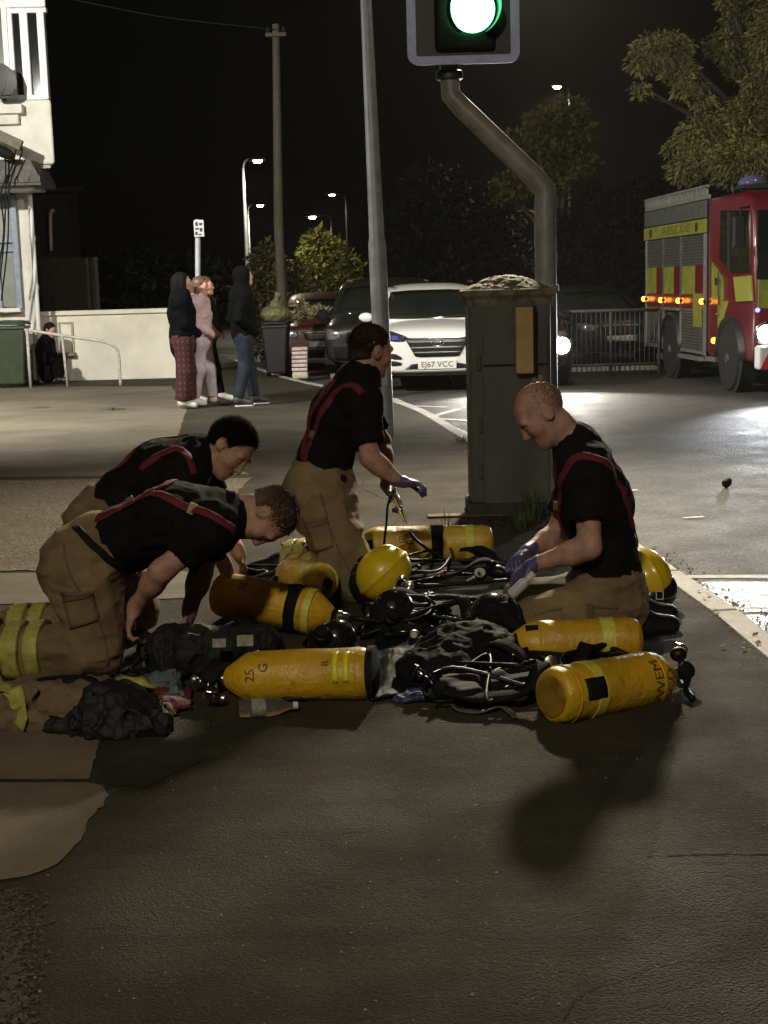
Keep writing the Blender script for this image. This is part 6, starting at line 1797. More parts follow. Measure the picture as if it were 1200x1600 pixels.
# girl in pink with long brown hair
J, f, l, q = stand(318, 632, 1.66, -12, arms='fold', stride=0.10, Y=gnd(300, 638).y + .38)
Fh = head_frame((f.x, f.y, -.05), (0, 0, 1))
M_PINK = clothes('pink_top', (0.50, 0.36, 0.36), .2); M_PYJ = clothes('pale_pyjama', (0.46, 0.38, 0.42), .35)
M_HAIRL = mat('hair_long', (0.11, 0.06, 0.035), 0.5, noise=.4, nscale=30, stretch=(6, 6, .5))
pg_, s_, t_ = person('woman in pale pink top and pyjamas with long brown hair', J, Fh, hair=(0.012, -.03, .052), hair_m=M_HAIRL, trousers=M_PYJ, shirt=M_PINK, vox=VB, long_sleeve=True, loose=.03, shirt_loose=.03, shirt_name='pink_top', boot_m=M_WSHOE,
                     hands=[(J['WL'], f - l * .4, Vector((0, 0, 1)), 1, .5), (J['WR'], f + l * .4, Vector((0, 0, 1)), -1, .5)], hem=[cap(q(.98), q(.86), .13, .135, k=.05, u=l, w=1.25)])
Hh = v3(J['H'])
sdf_obj('long_hair', [cap(Hh + Fh @ Vector((s * .075, -.03, .0)), Hh + Fh @ Vector((s * .09, .03, -.32)), .035, .022, k=.03) for s in (-1, 1)] + [cap(Hh + Fh @ Vector((0, -.07, 0)), Hh + Fh @ Vector((0, -.09, -.30)), .07, .06, k=.04)], VB, M_HAIRL, pg_)
# someone in black leggings mostly behind them
J, f, l, q = stand(326, 630, 1.66, -10, arms='fold', Y=gnd(300, 638).y + .85, stride=0.16)
Fh = head_frame((f.x, f.y, .05), (0, 0, 1))
pb2, s_, t_ = person('person in black leggings standing behind the woman in pink', J, Fh, hair=(0.014, -.05, .05), hair_m=M_HAIRL, trousers=M_HOOD3, shirt=clothes('brown_coat', (0.05, 0.035, 0.022), .3), vox=VB, long_sleeve=True, loose=.012, shirt_loose=.04, shirt_name='coat', boot_m=M_WSHOE)
# person sitting against the white wall
Y1 = 23.9
J = dict(P=at(72, 580, Y1), W=at(71, 566, Y1), C=at(70, 548, Y1), U=at(71, 536, Y1), N=at(74, 528, Y1), H=at(78, 516, Y1 - .02),
         SL=at(76, 538, Y1 + .17), SR=at(68, 539, Y1 - .17), EL=at(84, 556, Y1 + .22), ER=at(74, 562, Y1 - .24), WL=at(94, 562, Y1 + .1), WR=at(93, 566, Y1 - .1),
         HL=at(74, 586, Y1 + .10), HR=at(74, 586, Y1 - .10), KL=at(97, 560, Y1 + .12), KR=at(95, 563, Y1 - .12), AL=at(93, 592, Y1 + .12), AR=at(92, 593, Y1 - .12), TL=at(104, 594, Y1 + .13), TR=at(103, 594, Y1 - .13), b=.95)
Fh = head_frame((.85, -.3, -.30), (.3, 0, .95))
person('person in black sitting on the ground against the white wall by the handrail', J, Fh, hair=(0.012, -.03, .05), hair_m=M_HAIRD, trousers=M_HOOD3, shirt=M_HOOD2, vox=.013, long_sleeve=True, loose=.02, shirt_loose=.03, shirt_name='black_jacket')

# ------------------------------------------------------------------ breathing-apparatus cylinders
def cover_mat(name, col, dirt, seed):
    m = bpy.data.materials.new(name); m.use_nodes = True
    nt = m.node_tree; b = nt.nodes['Principled BSDF']; L = nt.links.new
    tc = nt.nodes.new('ShaderNodeTexCoord'); mp = nt.nodes.new('ShaderNodeMapping'); mp.inputs['Location'].default_value = (seed, seed * 2, 0); L(tc.outputs['Object'], mp.inputs['Vector'])
    def nz(sc, det, ro=.6, st=None):
        n = nt.nodes.new('ShaderNodeTexNoise'); n.inputs['Scale'].default_value = sc; n.inputs['Detail'].default_value = det; n.inputs['Roughness'].default_value = ro
        if st:
            m2 = nt.nodes.new('ShaderNodeMapping'); m2.inputs['Scale'].default_value = st; L(mp.outputs[0], m2.inputs['Vector']); L(m2.outputs[0], n.inputs['Vector'])
        else: L(mp.outputs[0], n.inputs['Vector'])
        return n.outputs['Fac']
    def rr(v, a, b_, c, d):
        r = nt.nodes.new('ShaderNodeMapRange'); r.inputs[1].default_value = a; r.inputs[2].default_value = b_; r.inputs[3].default_value = c; r.inputs[4].default_value = d; L(v, r.inputs[0]); return r.outputs[0]
    def mx(f, a, c):
        x = nt.nodes.new('ShaderNodeMix'); x.data_type = 'RGBA'; L(f, x.inputs['Factor'])
        for v, s in ((a, x.inputs['A']), (c, x.inputs['B'])):
            if isinstance(v, tuple): s.default_value = (*v, 1)
            else: L(v, s)
        return x.outputs['Result']
    c = mx(rr(nz(3.5, 6, .65), .38, .66, 0, .75), col, tuple(q * .55 for q in col))
    c = mx(rr(nz(16, 9, .72), .56, .74, 0, .8), c, dirt)                       # grime
    c = mx(rr(nz(9, 8, .7, (1, 1, 9)), .62, .72, 0, .55), c, tuple(min(1, q * 1.5 + .03) for q in col))   # rubbed pale streaks
    c = mx(rr(nz(60, 4, .6, (3, .4, .4)), .68, .75, 0, .7), c, dirt)          # scratches
    L(c, b.inputs['Base Color'])
    L(rr(nz(11, 6), .3, .7, .22, .55), b.inputs['Roughness'])
    bp = nt.nodes.new('ShaderNodeBump'); bp.inputs['Strength'].default_value = .8; bp.inputs['Distance'].default_value = .010; L(nz(22, 6, .6), bp.inputs['Height'])
    bp2 = nt.nodes.new('ShaderNodeBump'); bp2.inputs['Strength'].default_value = .4; bp2.inputs['Distance'].default_value = .03; L(nz(5, 3), bp2.inputs['Height']); L(bp.outputs[0], bp2.inputs['Normal']); L(bp2.outputs[0], b.inputs['Normal'])
    b.inputs['Specular IOR Level'].default_value = .6
    return m
M_YHIV = mat('cylinder_band', (0.75, 0.68, 0.10), 0.35, noise=0.25, nscale=40, bump=0.25, bscale=120)
M_YCOV = cover_mat('cylinder_cover', (.72, .43, .018), (.16, .085, .012), 1.0)
M_YCOV2 = cover_mat('cylinder_cover_pale', (.70, .46, .045), (.16, .10, .02), 4.0)
M_LEMON = mat('lemon_tape', (0.85, 0.80, 0.03), 0.35, noise=0.1, nscale=40)
M_INK2 = mat('black_ink', (0.05, 0.028, 0.008), 0.7, noise=0.6, nscale=40, col2=(.22, .13, .015))
M_GLOSSB = mat('gloss_black', (0.010, 0.010, 0.011), 0.42, noise=0.4, nscale=20, bump=0.15, bscale=30, spec=0.22)
M_BRASS = mat('valve_metal', (0.45, 0.40, 0.30), 0.28, 0.9, noise=0.3, nscale=20)
M_WEB = mat('webbing', (0.011, 0.011, 0.011), 0.85, bump=0.5, bscale=350, spec=.12)
def wrap_text(parent, txt, size, o, ax, u, r, along_, ang0, material=M_INK2):
    """text running round the cylinder; o origin on axis, ax axis, u zero-angle direction"""
    me = text_mesh(txt, size)
    me.materials.clear(); me.materials.append(material)
    w = ax.cross(u); sg_ = 1
    if w.z < 0: w = -w; sg_ = -1
    for v in me.vertices:
        a = ang0 + v.co.x / r
        v.co = o + ax * (along_ + sg_ * v.co.y) + (u * math.cos(a) + w * math.sin(a)) * (r + 0.0025)
    me.update()
    ob = bpy.data.objects.new('lettering', me); COL.objects.link(ob); ob.parent = parent
def cylinder(label, p0, p1, r, bands=(), text=(), patch_=None, strap=None, cover=None, seed=0, valve=True, boot=False):
    """p0 = valve end, p1 = base"""
    t = empty('air_cylinder'); tag(t, label, 'gas cylinder', 'yellow covered air cylinders lying among the gear')
    p0, p1 = Vector(p0), Vector(p1)
    ax = (p1 - p0); L = ax.length; ax.normalize()
    u = Vector((0, -1, 0)) - ax * Vector((0, -1, 0)).dot(ax); u.normalize()      # towards the camera
    w = ax.cross(u)
    if w.z < 0: w = -w
    prof = [(0.0, .30), (.008, .42), (.035, .62), (.07, .86), (.095, .97), (.12, 1.0)] + [(.12 + (L - .17) * i / 12, 1.0) for i in range(1, 13)] + [(L - .035, .985), (L - .015, .94), (L - .004, .86), (L, .74)]
    rg = np.random.RandomState(seed + 5)
    ph = rg.rand(6) * 6.28
    rows = []
    for (h, k) in prof:
        row = []
        for i in range(37):
            a = 2 * math.pi * i / 36
            wob = 1 + .010 * math.sin(3 * a + ph[0] + h * 9) + .008 * math.sin(2 * a + ph[1] - h * 17) + .006 * math.sin(7 * a + ph[2] + 31 * h) * (1 if .1 < h < L - .05 else 2.2)
            row.append(p0 + ax * h + (u * math.cos(a) + w * math.sin(a)) * r * k * wob)
        rows.append(row)
    mb = MB().grid(rows)
    mb.add([p1], []); n = len(mb.v) - 1; base = (len(prof) - 1) * 37
    for i in range(36): mb.f.append((base + i, base + i + 1, n))
    mb.build('cover', cover or M_YCOV, t, smooth=True, angle=60)
    # end boot of black rubber inside the rim, stitched seam ring
    MB().lathe([(0, r * .72), (.012, r * .70), (.014, .01)], p1 - ax * .006, ax, 30).build('end_cap', mat('end_leather', (.34, .19, .02), .6, noise=.4, nscale=20) , t, smooth=True, angle=40)
    for s in (.125, L - .05):
        MB().lathe([(-.004, r * .99), (-.003, r * 1.022), (.003, r * 1.022), (.004, r * .99)], p0 + ax * s, ax, 36).build('seam', cover or M_YCOV, t, smooth=True)
    if boot: MB().lathe([(-.015, r * .98), (-.012, r * 1.045), (.012, r * 1.05), (.016, r * .7)], p1, ax, 36).build('rubber_ring', M_BLK, t, smooth=True, angle=40)
    for (s, wd, m) in bands:
        MB().lathe([(-wd / 2, r * .99), (-wd / 2 + .002, r * 1.030), (wd / 2 - .002, r * 1.030), (wd / 2, r * .99)], p0 + ax * s, ax, 36).build('reflective_band', m, t, smooth=True, angle=40)
    for (txt, size, s, a) in text: wrap_text(t, txt, size, p0, ax, u, r * 1.022, s, a)
    if patch_:
        s0, s1, a0, a1 = patch_
        rr = []
        for i in range(9):
            a = a0 + (a1 - a0) * i / 8
            rr.append([p0 + ax * (s0 + (s1 - s0) * j / 4) + (u * math.cos(a) + w * math.sin(a)) * r * 1.045 for j in range(5)])
        MB().grid(rr).build('black_patch', M_BLK, t, smooth=True, solid=.003, recalc=False)
    if strap:
        for (s, wd) in strap:
            MB().lathe([(-wd / 2, r * .99), (-wd / 2, r * 1.07), (wd / 2, r * 1.07), (wd / 2, r * .99)], p0 + ax * s, ax, 36).build('strap', M_WEB, t, smooth=True, angle=40)
            q = p0 + ax * s + (u * .55 + w * .83) * r * 1.10
            MB().box(q, (wd * 1.1, .02, .05), basis(ax)).build('buckle', M_GLOSSB, t, bevel=.004)
    if valve:
        va = MB().lathe([(0, .016), (-.02, .018), (-.022, .026), (-.055, .026), (-.058, .016), (-.085, .014)], p0, ax, 18).build('valve', M_BRASS, t, smooth=True, angle=40)
        q = p0 - ax * .042
        MB().lathe([(.02, .010), (.035, .012), (.037, .030), (.062, .032), (.068, .022)], q, (u * .8 + Vector((0, 0, .5))), 16).build('hand_wheel', M_BLK, va, smooth=True, angle=40)
        MB().lathe([(.02, .012), (.03, .024), (.045, .024), (.05, .018)], q, (u * .6 - Vector((0, 0, .6))), 16).build('gauge', M_CHROME, va, smooth=True, angle=40)
        MB().ell(p0 - ax * .078, (.026, .026, .026)).build('guard', M_GLOSSB, va, smooth=True)
    return t
# front centre
cylinder('front yellow cylinder with two lemon strips, a bottle lying before it', at(352, 1060, 5.10), at(582, 1052, 5.02), .098,
         text=[('G', .05, .17, .62), ('25', .05, .12, .35), ('II', .04, .40, .70)], seed=1, boot=True)
cc = [o for o in COL.objects if o.name.startswith('air_cylinder')][-1]
# two short lemon strips on the near face
def half_band(t, p0, p1, r, s, wd, a0, a1, m):
    p0, p1 = Vector(p0), Vector(p1); ax = (p1 - p0).normalized(); u = Vector((0, -1, 0)); u = (u - ax * u.dot(ax)).normalized(); w = ax.cross(u); w = -w if w.z < 0 else w
    rr = [[p0 + ax * (s + wd * (j - .5)) + (u * math.cos(a) + w * math.sin(a)) * r * 1.035 for j in (0, 1)] for a in np.linspace(a0, a1, 9)]
    MB().grid(rr).build('lemon_strip', m, t, smooth=True, solid=.002, recalc=False)
for s in (.435, .475): half_band(cc, at(352, 1060, 5.10), at(582, 1052, 5.02), .098, s, .021, -0.02, 1.25, M_LEMON)
# left, behind it
cylinder('tilted yellow cylinder with a black strap beside the bent firefighter', at(520, 962, 5.98), at(338, 926, 6.12), .100, bands=[(.10, .035, M_YHIV)], strap=[(.17, .05)], seed=2, valve=False, text=[('SE', .05, .40, .8)])
# one lying end-on behind
cylinder('short yellow cylinder end with a pale ridge behind the tilted one', at(512, 912, 6.35), at(452, 898, 6.75), .088, bands=[(.10, .05, M_YHIV)], seed=3, valve=False, cover=M_YCOV2)
# rear
cylinder('rear yellow cylinder strapped to a black backplate near the cabinet', at(556, 852, 7.36), at(768, 849, 7.36), .098, bands=[(.60, .045, M_YHIV)], strap=[(.43, .06)], text=[('AIR', .055, .25, .30), ('RS', .055, .29, .45)], seed=4, cover=M_YCOV2, patch_=(.0, .09, -.0, .45), valve=False)
# right upper
cylinder('upper yellow cylinder of the pair beside the kneeling shaven firefighter', at(792, 1008, 5.36), at(998, 998, 5.36), .088, bands=[(.39, .055, M_YHIV)], seed=6, patch_=(.07, .12, .9, 1.15))
# right lower, nearest
cylinder('nearest yellow cylinder at the right with a black patch and lettering', at(1046, 1056, 5.00), at(862, 1088, 4.66), .101, bands=[(.43, .045, M_YHIV)], text=[('DWEM', .062, .155, .15), ('SCD', .062, .095, .10)], seed=7, patch_=(.42, .51, .05, .75), boot=False)

# ------------------------------------------------------------------ helmets
M_HELY = mat('helmet_yellow', (0.78, 0.56, 0.012), 0.28, noise=0.15, nscale=10, bump=0.05, coat=0.3)
M_VIS = mat('visor_dark', (0.012, 0.012, 0.011), 0.18, spec=0.7)
def helmet(label, c, fwd, up, sc=1.0, mark=False, visor_up=False):
    t = empty('fire_helmet'); tag(t, label, 'helmet')
    F = head_frame(fwd, up); c = Vector(c)
    def L(x, y, z): return c + F @ (Vector((x, y, z)) * sc)
    E = lambda cc, rr, k=.02, op='u', clip=None: ell(L(*cc), [q * sc for q in rr], F, k, op=op, clip=clip)
    low = (L(0, 0, -.055), F @ Vector((0, .18, -1)))
    shell = [E((0, -.005, .02), (.118, .140, .118), clip=[low]), E((0, -.005, .02), (.014, .147, .126), k=.012, clip=[low]),
             E((0, .02, -.05), (.125, .135, .018), k=.02), E((0, -.09, -.07), (.10, .06, .045), k=.03)]
    sdf_obj('shell', shell, .0065, M_HELY, t, smooth=2)
    sdf_obj('visor', [E((0, .050, -.022), (.123, .120, .082), clip=[(L(0, .055, 0), F @ Vector((0, -1, .1)))])], .0065, M_VIS, t, smooth=1)
    sdf_obj('lower_trim', [E((0, .0, -.068), (.119, .136, .022), k=.01)], .0065, M_GLOSSB, t)
    sdf_obj('neck_curtain', [E((0, -.05, -.105), (.095, .085, .05), k=.03)], .0075, M_BLK, t, noise=[(.006, (20, 20, 20), True)])
    for s in (-1, 1): MB().lathe([(0, .022 * sc), (.012, .024 * sc), (.016, .012 * sc)], L(s * .112, .03, -.02), F @ Vector((s, 0, 0)), 16).build('side_pivot', M_BLK, t, smooth=True, angle=40)
    MB().tube(catmull([L(-.11, .0, -.06), L(-.07, .05, -.16), L(0, .08, -.19), L(.07, .05, -.16), L(.11, .0, -.06)], 5), .008, 6).build('chin_strap', M_WEB, t, smooth=True)
    if mark:
        pass
    return t
helmet('yellow fire helmet beside the knee of the upright firefighter', at(597, 897, 6.55), (-.75, -.25, -.60), (.60, -.55, .60), 1.02)
h2_ = helmet('yellow and black fire helmet lying behind the shaven firefighter near the kerb', at(1006, 905, 6.35), (.45, -.80, -.42), (-.15, -.30, .95), 1.02)
# white square mark on the black trim
q = at(1031, 930, 6.20)
MB().tube([q + Vector((-.016, 0, .02)), q + Vector((.016, .004, .014)), q + Vector((.016, .004, -.020)), q + Vector((-.016, 0, -.018)), q + Vector((-.016, 0, .02))], .0028, 5).build('emblem', M_WPVC, h2_)

# ------------------------------------------------------------------ harnesses, masks and hoses
def flat_strap(name, pts, wd, m, par, th=.004, up=(0, 0, 1)):
    path = catmull(pts, 6); rows = []
    for i, p in enumerate(path):
        tn = (path[min(i + 1, len(path) - 1)] - path[max(i - 1, 0)]).normalized()
        s = tn.cross(Vector(up)); s = s.normalized() if s.length > 1e-4 else Vector((1, 0, 0))
        tw = .35 * math.sin(i * .5)
        s = (s + Vector((0, 0, 1)) * tw).normalized()
        rows.append([p - s * wd / 2, p, p + s * wd / 2])
    return MB().grid(rows).build(name, m, par, smooth=True, solid=th, recalc=False)
def hose(par, pts, r=.010, m=None, name='hose'):
    return MB().tube(catmull(pts, 7), r, 8).build(name, m or M_GLOSSB, par, smooth=True)
def G(px, py, z=0.0): return gnd(px, py, z)
def apparatus(label, c, ang, seed, n_hose=3, sz=(.30, .15), plate=True, extra=None):
    """backplate, padded shoulder and waist straps, hoses, pressure gauge, regulator"""
    rg = random.Random(seed)
    t = empty('breathing_apparatus'); tag(t, label, 'breathing set', 'breathing sets heaped on the ground')
    c = Vector(c); M = Matrix.Rotation(ang, 3, 'Z')
    def L(x, y, z): return c + M @ Vector((x, y, z))
    if plate:
        pr = [rbox(L(0, 0, .05), (sz[0], sz[1] * .55, .022), M, rr=.02, k=.03), rbox(L(-sz[0] * .7, 0, .05), (sz[0] * .25, sz[1] * .9, .025), M, rr=.02, k=.03), cap(L(-sz[0], 0, .06), L(sz[0], 0, .06), .03, k=.03), rbox(L(.1, 0, .05), (.05, .03, .06), M, rr=.01, k=.01, op='s')]
        sdf_obj('backplate', pr, .008, M_BLK, t, smooth=1)
    for s in (-1, 1):
        pts = [L(sz[0] * .9, s * .05, .08), L(sz[0] * .5, s * .16, .12 + rg.uniform(0, .03)), L(0, s * (.22 + rg.uniform(-.03, .03)), .07), L(-sz[0] * .7, s * .16, .05), L(-sz[0], s * .06, .05)]
        flat_strap('shoulder_strap', pts, .055, M_WEB, t, .014)
    flat_strap('waist_belt', [L(-sz[0] * .8, .05, .04), L(-sz[0], .22, .03), L(-sz[0] * .6, .34, .015), L(-sz[0] * .1, .36, .012)], .05, M_WEB, t, .006)
    for k in range(n_hose):
        p = [L(rg.uniform(-.2, .2), rg.uniform(-.1, .1), .09)]
        for j in range(4): p.append(L(rg.uniform(-.32, .32), rg.uniform(-.28, .24), rg.uniform(.015, .14)))
        h = hose(t, p, rg.choice((.007, .009, .012)))
        e = p[-1]; d = (p[-1] - p[-2]).normalized()
        MB().lathe([(0, .012), (.01, .018), (.03, .018), (.034, .024), (.05, .024), (.054, .012)], e, d, 14).build('coupling', M_CHROME if k % 2 else M_BRASS, h, smooth=True, angle=40)
    q = L(.12, -.22, .06)
    g_ = MB().lathe([(0, .03), (.004, .036), (.024, .036), (.028, .030)], q, (0, -.7, .7), 20).build('pressure_gauge', M_BLK, t, smooth=True, angle=40)
    MB().lathe([(.0285, .028), (.030, .027)], q, (0, -.7, .7), 20).build('dial', mat('dial_face', (.5, .5, .46), .3), g_)
    for k in range(3):
        q = L(rg.uniform(-.25, .25), rg.uniform(-.2, .1), .1)
        MB().box(q, (.05, .012, .035), Matrix.Rotation(rg.uniform(0, 3), 3, 'Z') @ Matrix.Rotation(rg.uniform(-.6, .6), 3, 'X')).build('buckle', M_GLOSSB, t, bevel=.003)
    sdf_obj('regulator', [ell(L(.22, -.14, .06), (.045, .04, .035), k=.02), cap(L(.22, -.14, .06), L(.28, -.2, .05), .02, .016, k=.02)], .006, M_GLOSSB, t, smooth=1)
    return t
def mask(label, c, fwd, up, sc=1.0):
    t = empty('face_mask'); tag(t, label, 'face mask', 'black breathing masks among the gear')
    F = head_frame(fwd, up); c = Vector(c)
    def L(x, y, z): return c + F @ (Vector((x, y, z)) * sc)
    sdf_obj('face_seal', [ell(L(0, 0, 0), (.085 * sc, .075 * sc, .11 * sc), F, k=.02, clip=[(L(0, -.02, 0), F @ Vector((0, -1, 0)))]), ell(L(0, -.03, 0), (.068 * sc, .08 * sc, .092 * sc), F, k=.01, op='s')], .006, M_BLK, t, smooth=1)
    sdf_obj('visor', [ell(L(0, .012, .02), (.080 * sc, .075 * sc, .082 * sc), F, k=.02, clip=[(L(0, .02, 0), F @ Vector((0, -1, 0)))])], .006, M_VIS, t, smooth=1)
    MB().lathe([(.05, .028), (.075, .034), (.105, .034), (.11, .026), (.125, .024)], L(0, 0, -.06), F @ Vector((0, 1, -.25)), 18).build('inlet', M_GLOSSB, t, smooth=True, angle=40)
    for s in (-1, 1):
        flat_strap('head_strap', [L(s * .08, 0, .05), L(s * .11, -.08, .06), L(s * .04, -.17, .05)], .022, M_WEB, t, .004)
        flat_strap('head_strap', [L(s * .08, 0, -.04), L(s * .10, -.09, -.05), L(s * .03, -.16, -.02)], .022, M_WEB, t, .004)
    return t
A = apparatus('black breathing set with pale labels under the bent firefighter\'s hands', G(325, 1030), R(8), 31, 4, (.26, .16))
for x0, x1, y0, y1 in ((332, 353, 998, 1012), (370, 396, 992, 1010)):
    q = at((x0 + x1) / 2, (y0 + y1) / 2, 5.17); MB().box(q, ((x1 - x0) * pxs(5.17), .006, (y1 - y0) * pxs(5.17)), Matrix.Rotation(R(-25), 3, 'X')).build('pale_label', mat('cloth_label', (.36, .33, .24), .8, noise=.4, nscale=60), A)
sdf_obj('padding', [ell(G(275, 1020, .10), (.11, .10, .10), k=.05), ell(G(340, 1015, .10), (.13, .09, .09), k=.05), ell(G(400, 1010, .08), (.10, .09, .08), k=.05)], .007, mat('pad_black', (.009, .009, .009), .75, noise=.3, bump=.4, bscale=120), A, noise=[(.018, (15, 15, 15), True), (.009, (38, 38, 38), True)], smooth=1)
apparatus('black breathing set fixed beneath the rear yellow cylinder', G(705, 905), R(3), 32, 3, (.28, .13))
apparatus('tangled black breathing set in the middle of the heap', G(655, 985), R(60), 33, 6, (.20, .13))
apparatus('black breathing set lying left of the nearest yellow cylinder', G(770, 1085), R(25), 34, 4, (.22, .14))
apparatus('black breathing set between the pair of cylinders at the right', G(860, 1050), R(15), 35, 3, (.16, .10))
apparatus('black breathing set behind the tilted yellow cylinder', G(440, 925), R(-20), 36, 3, (.18, .12))
mask('black mask with a glossy rim right of the upright firefighter\'s knee', at(612, 962, 5.95), (.25, -.55, .75), (.2, .85, .4), 1.15)
mask('black mask at the shaven firefighter\'s knees', at(770, 972, 5.55), (-.3, -.6, .55), (.2, .6, .7), 1.15)
mask('black mask lying behind the front yellow cylinder', at(520, 1002, 5.45), (.2, -.5, .7), (.7, .6, .2), .95)
# bin-bag-like black kit bag in the middle
o = sdf_obj('kit_bag', [ell(G(735, 1020, .07), (.20, .17, .10), k=.06), ell(G(775, 985, .10), (.12, .13, .13), k=.06), ell(G(690, 1045, .05), (.16, .12, .07), k=.05)], .009, mat('bag_black', (.009, .009, .010), .75, noise=.4, nscale=14, bump=.3, bscale=40, spec=.12), noise=[(.020, (13, 13, 13), True), (.008, (34, 34, 34), True)], smooth=1)
tag(o, 'crumpled black kit bag before the shaven firefighter\'s knees', 'bag')
# crumpled dark green plastic sheet
def crumple(name, outline, n, amp, m, label, cat, seed, z0=.012, sharp=7.0):
    """outline: 4 ground corners in picture pixels"""
    rg = np.random.RandomState(seed)
    a, b, c, d = [G(*q) for q in outline]
    rows = []
    for i in range(n + 1):
        row = []
        for j in range(n + 1):
            s, t = i / n, j / n
            p = (a * (1 - s) + b * s) * (1 - t) + (d * (1 - s) + c * s) * t
            x, y = p.x * sharp, p.y * sharp
            q = float(vnoise(np.array([x + seed]), np.array([y]), np.array([seed * .37]))[0]); q2 = float(vnoise(np.array([x * 2.7]), np.array([y * 2.7 + seed]), np.array([.5]))[0])
            e = min(1, 4 * min(s, 1 - s, t, 1 - t) + .15)
            p = p + Vector((rg.normal() * .004, rg.normal() * .004, z0 + amp * e * (abs(2 * q - 1) * 1.3 + .5 * abs(2 * q2 - 1))))
            row.append(p)
        rows.append(row)
    o = MB().grid(rows).build(name, m, smooth=True, solid=.002, recalc=False)
    tag(o, label, cat)
    return o
crumple('plastic_sheet', [(588, 985), (705, 1000), (690, 1082), (578, 1100)], 34, .03, mat('green_plastic', (.010, .013, .012), .5, noise=.4, nscale=10, spec=.15), 'shiny dark green plastic sheet right of the front cylinder', 'plastic sheet', 3)
crumple('plastic_bag', [(222, 1040), (282, 1032), (290, 1096), (228, 1108)], 26, .07, mat('clear_bag', (.26, .34, .36), .14, noise=.4, nscale=12, trans=.35), 'crumpled pale bluish plastic bag by the near firefighter\'s knee', 'plastic bag', 5)
crumple('red_cloth', [(232, 1088), (300, 1078), (300, 1112), (238, 1124)], 18, .05, mat('red_cloth', (.16, .016, .022), .8, noise=.3), 'small dark red cloth left of the front cylinder', 'cloth', 6)
crumple('brown_cloth', [(226, 1106), (275, 1102), (276, 1122), (228, 1126)], 14, .03, mat('brown_cloth', (.13, .085, .045), .8, noise=.3), 'small brown rag beside the red cloth', 'cloth', 8)
crumple('black_cloth', [(425, 1062), (545, 1060), (520, 1096), (440, 1100)], 20, .05, mat('dk_cloth', (.010, .014, .013), .7, noise=.3), 'dark cloth tucked under the front yellow cylinder', 'cloth', 9)
# discarded blue glove on the ground
q = G(690, 1084, .02)
o = sdf_obj('disposable_glove', hand_prims(q, (-1, -.15, 0), (0, 0, 1), 1, .12) + [cap(q, q + Vector((.07, .02, -.002)), .026, .034, k=.02, u=(0, 1, 0), w=1.2)], .0045, mat('glove_blue', (.035, .04, .10), .45, bump=.2), noise=[(.003, (50, 50, 50), True)])
tag(o, 'discarded dark blue disposable glove lying on the ground', 'glove')
# beige strap end by the near black set
t = flat_strap('loose_strap', [G(705, 1096, .02), G(715, 1108, .012), G(750, 1112, .012), G(782, 1104, .02), G(798, 1114, .012), G(805, 1122, .008)], .022, mat('beige_web', (.12, .10, .075), .8, noise=.3, nscale=40), None, .005)
tag(t, 'loose beige strap end trailing before the nearest cylinder', 'strap')
# hose and fitting in the middle firefighter's hand
hf = empty('hose_fitting'); tag(hf, 'silver hose fitting with a thin black hose held by the upright firefighter', 'hose')
a, b = at(614, 768, 6.62), at(640, 832, 6.75)
MB().lathe([(0, .012), (.02, .018), (.06, .018), (.064, .011), (.10, .011), (.105, .016), (.13, .016), (.135, .009), (.2, .008)], a, b - a, 14).build('fitting', M_CHROME, hf, smooth=True, angle=40)
hose(hf, [b, at(655, 848, 6.9), at(690, 872, 7.2), at(715, 880, 7.24)], .008)
hose(hf, [a, at(606, 790, 6.65), at(604, 815, 6.8), at(600, 850, 6.9)], .006, name='thin_hose')
# white spray bottle in the shaven firefighter's hands
wb = empty('spray_bottle'); tag(wb, 'small white bottle held in the shaven firefighter\'s purple gloves', 'bottle')
a, b = at(798, 930, 5.58), at(832, 898, 5.56)
MB().lathe([(0, .012), (.004, .022), (.075, .022), (.095, .012), (.105, .012)], a, b - a, 18).build('bottle', mat('white_plastic', (.50, .52, .54), .3), wb, smooth=True, angle=40)
MB().lathe([(.103, .014), (.13, .014), (.134, .008)], a, b - a, 14).build('cap', M_WPVC, wb, smooth=True, angle=40)
# clear plastic bottle lying in front
pb3 = empty('plastic_bottle'); tag(pb3, 'clear plastic water bottle lying before the front yellow cylinder', 'bottle')
a, b = G(372, 1108, .034), G(462, 1102, .030)
MB().lathe([(0, .018), (.003, .030), (.02, .033), (.05, .031), (.075, .033), (.11, .033), (.14, .030), (.17, .018), (.188, .012), (.20, .012)], a, b - a, 22).build('bottle', mat('clear_plastic', (.75, .76, .74), .08, trans=.9, ior=1.35), pb3, smooth=True, angle=60)
MB().lathe([(.045, .0335), (.046, .0345), (.095, .0345), (.096, .0335)], a, b - a, 22).build('label', mat('bottle_label', (.33, .30, .25), .6, noise=.4, nscale=60), pb3, smooth=True, angle=40)
MB().lathe([(.195, .014), (.212, .014), (.214, .008)], a, b - a, 16).build('cap', M_WPVC, pb3, smooth=True, angle=40)
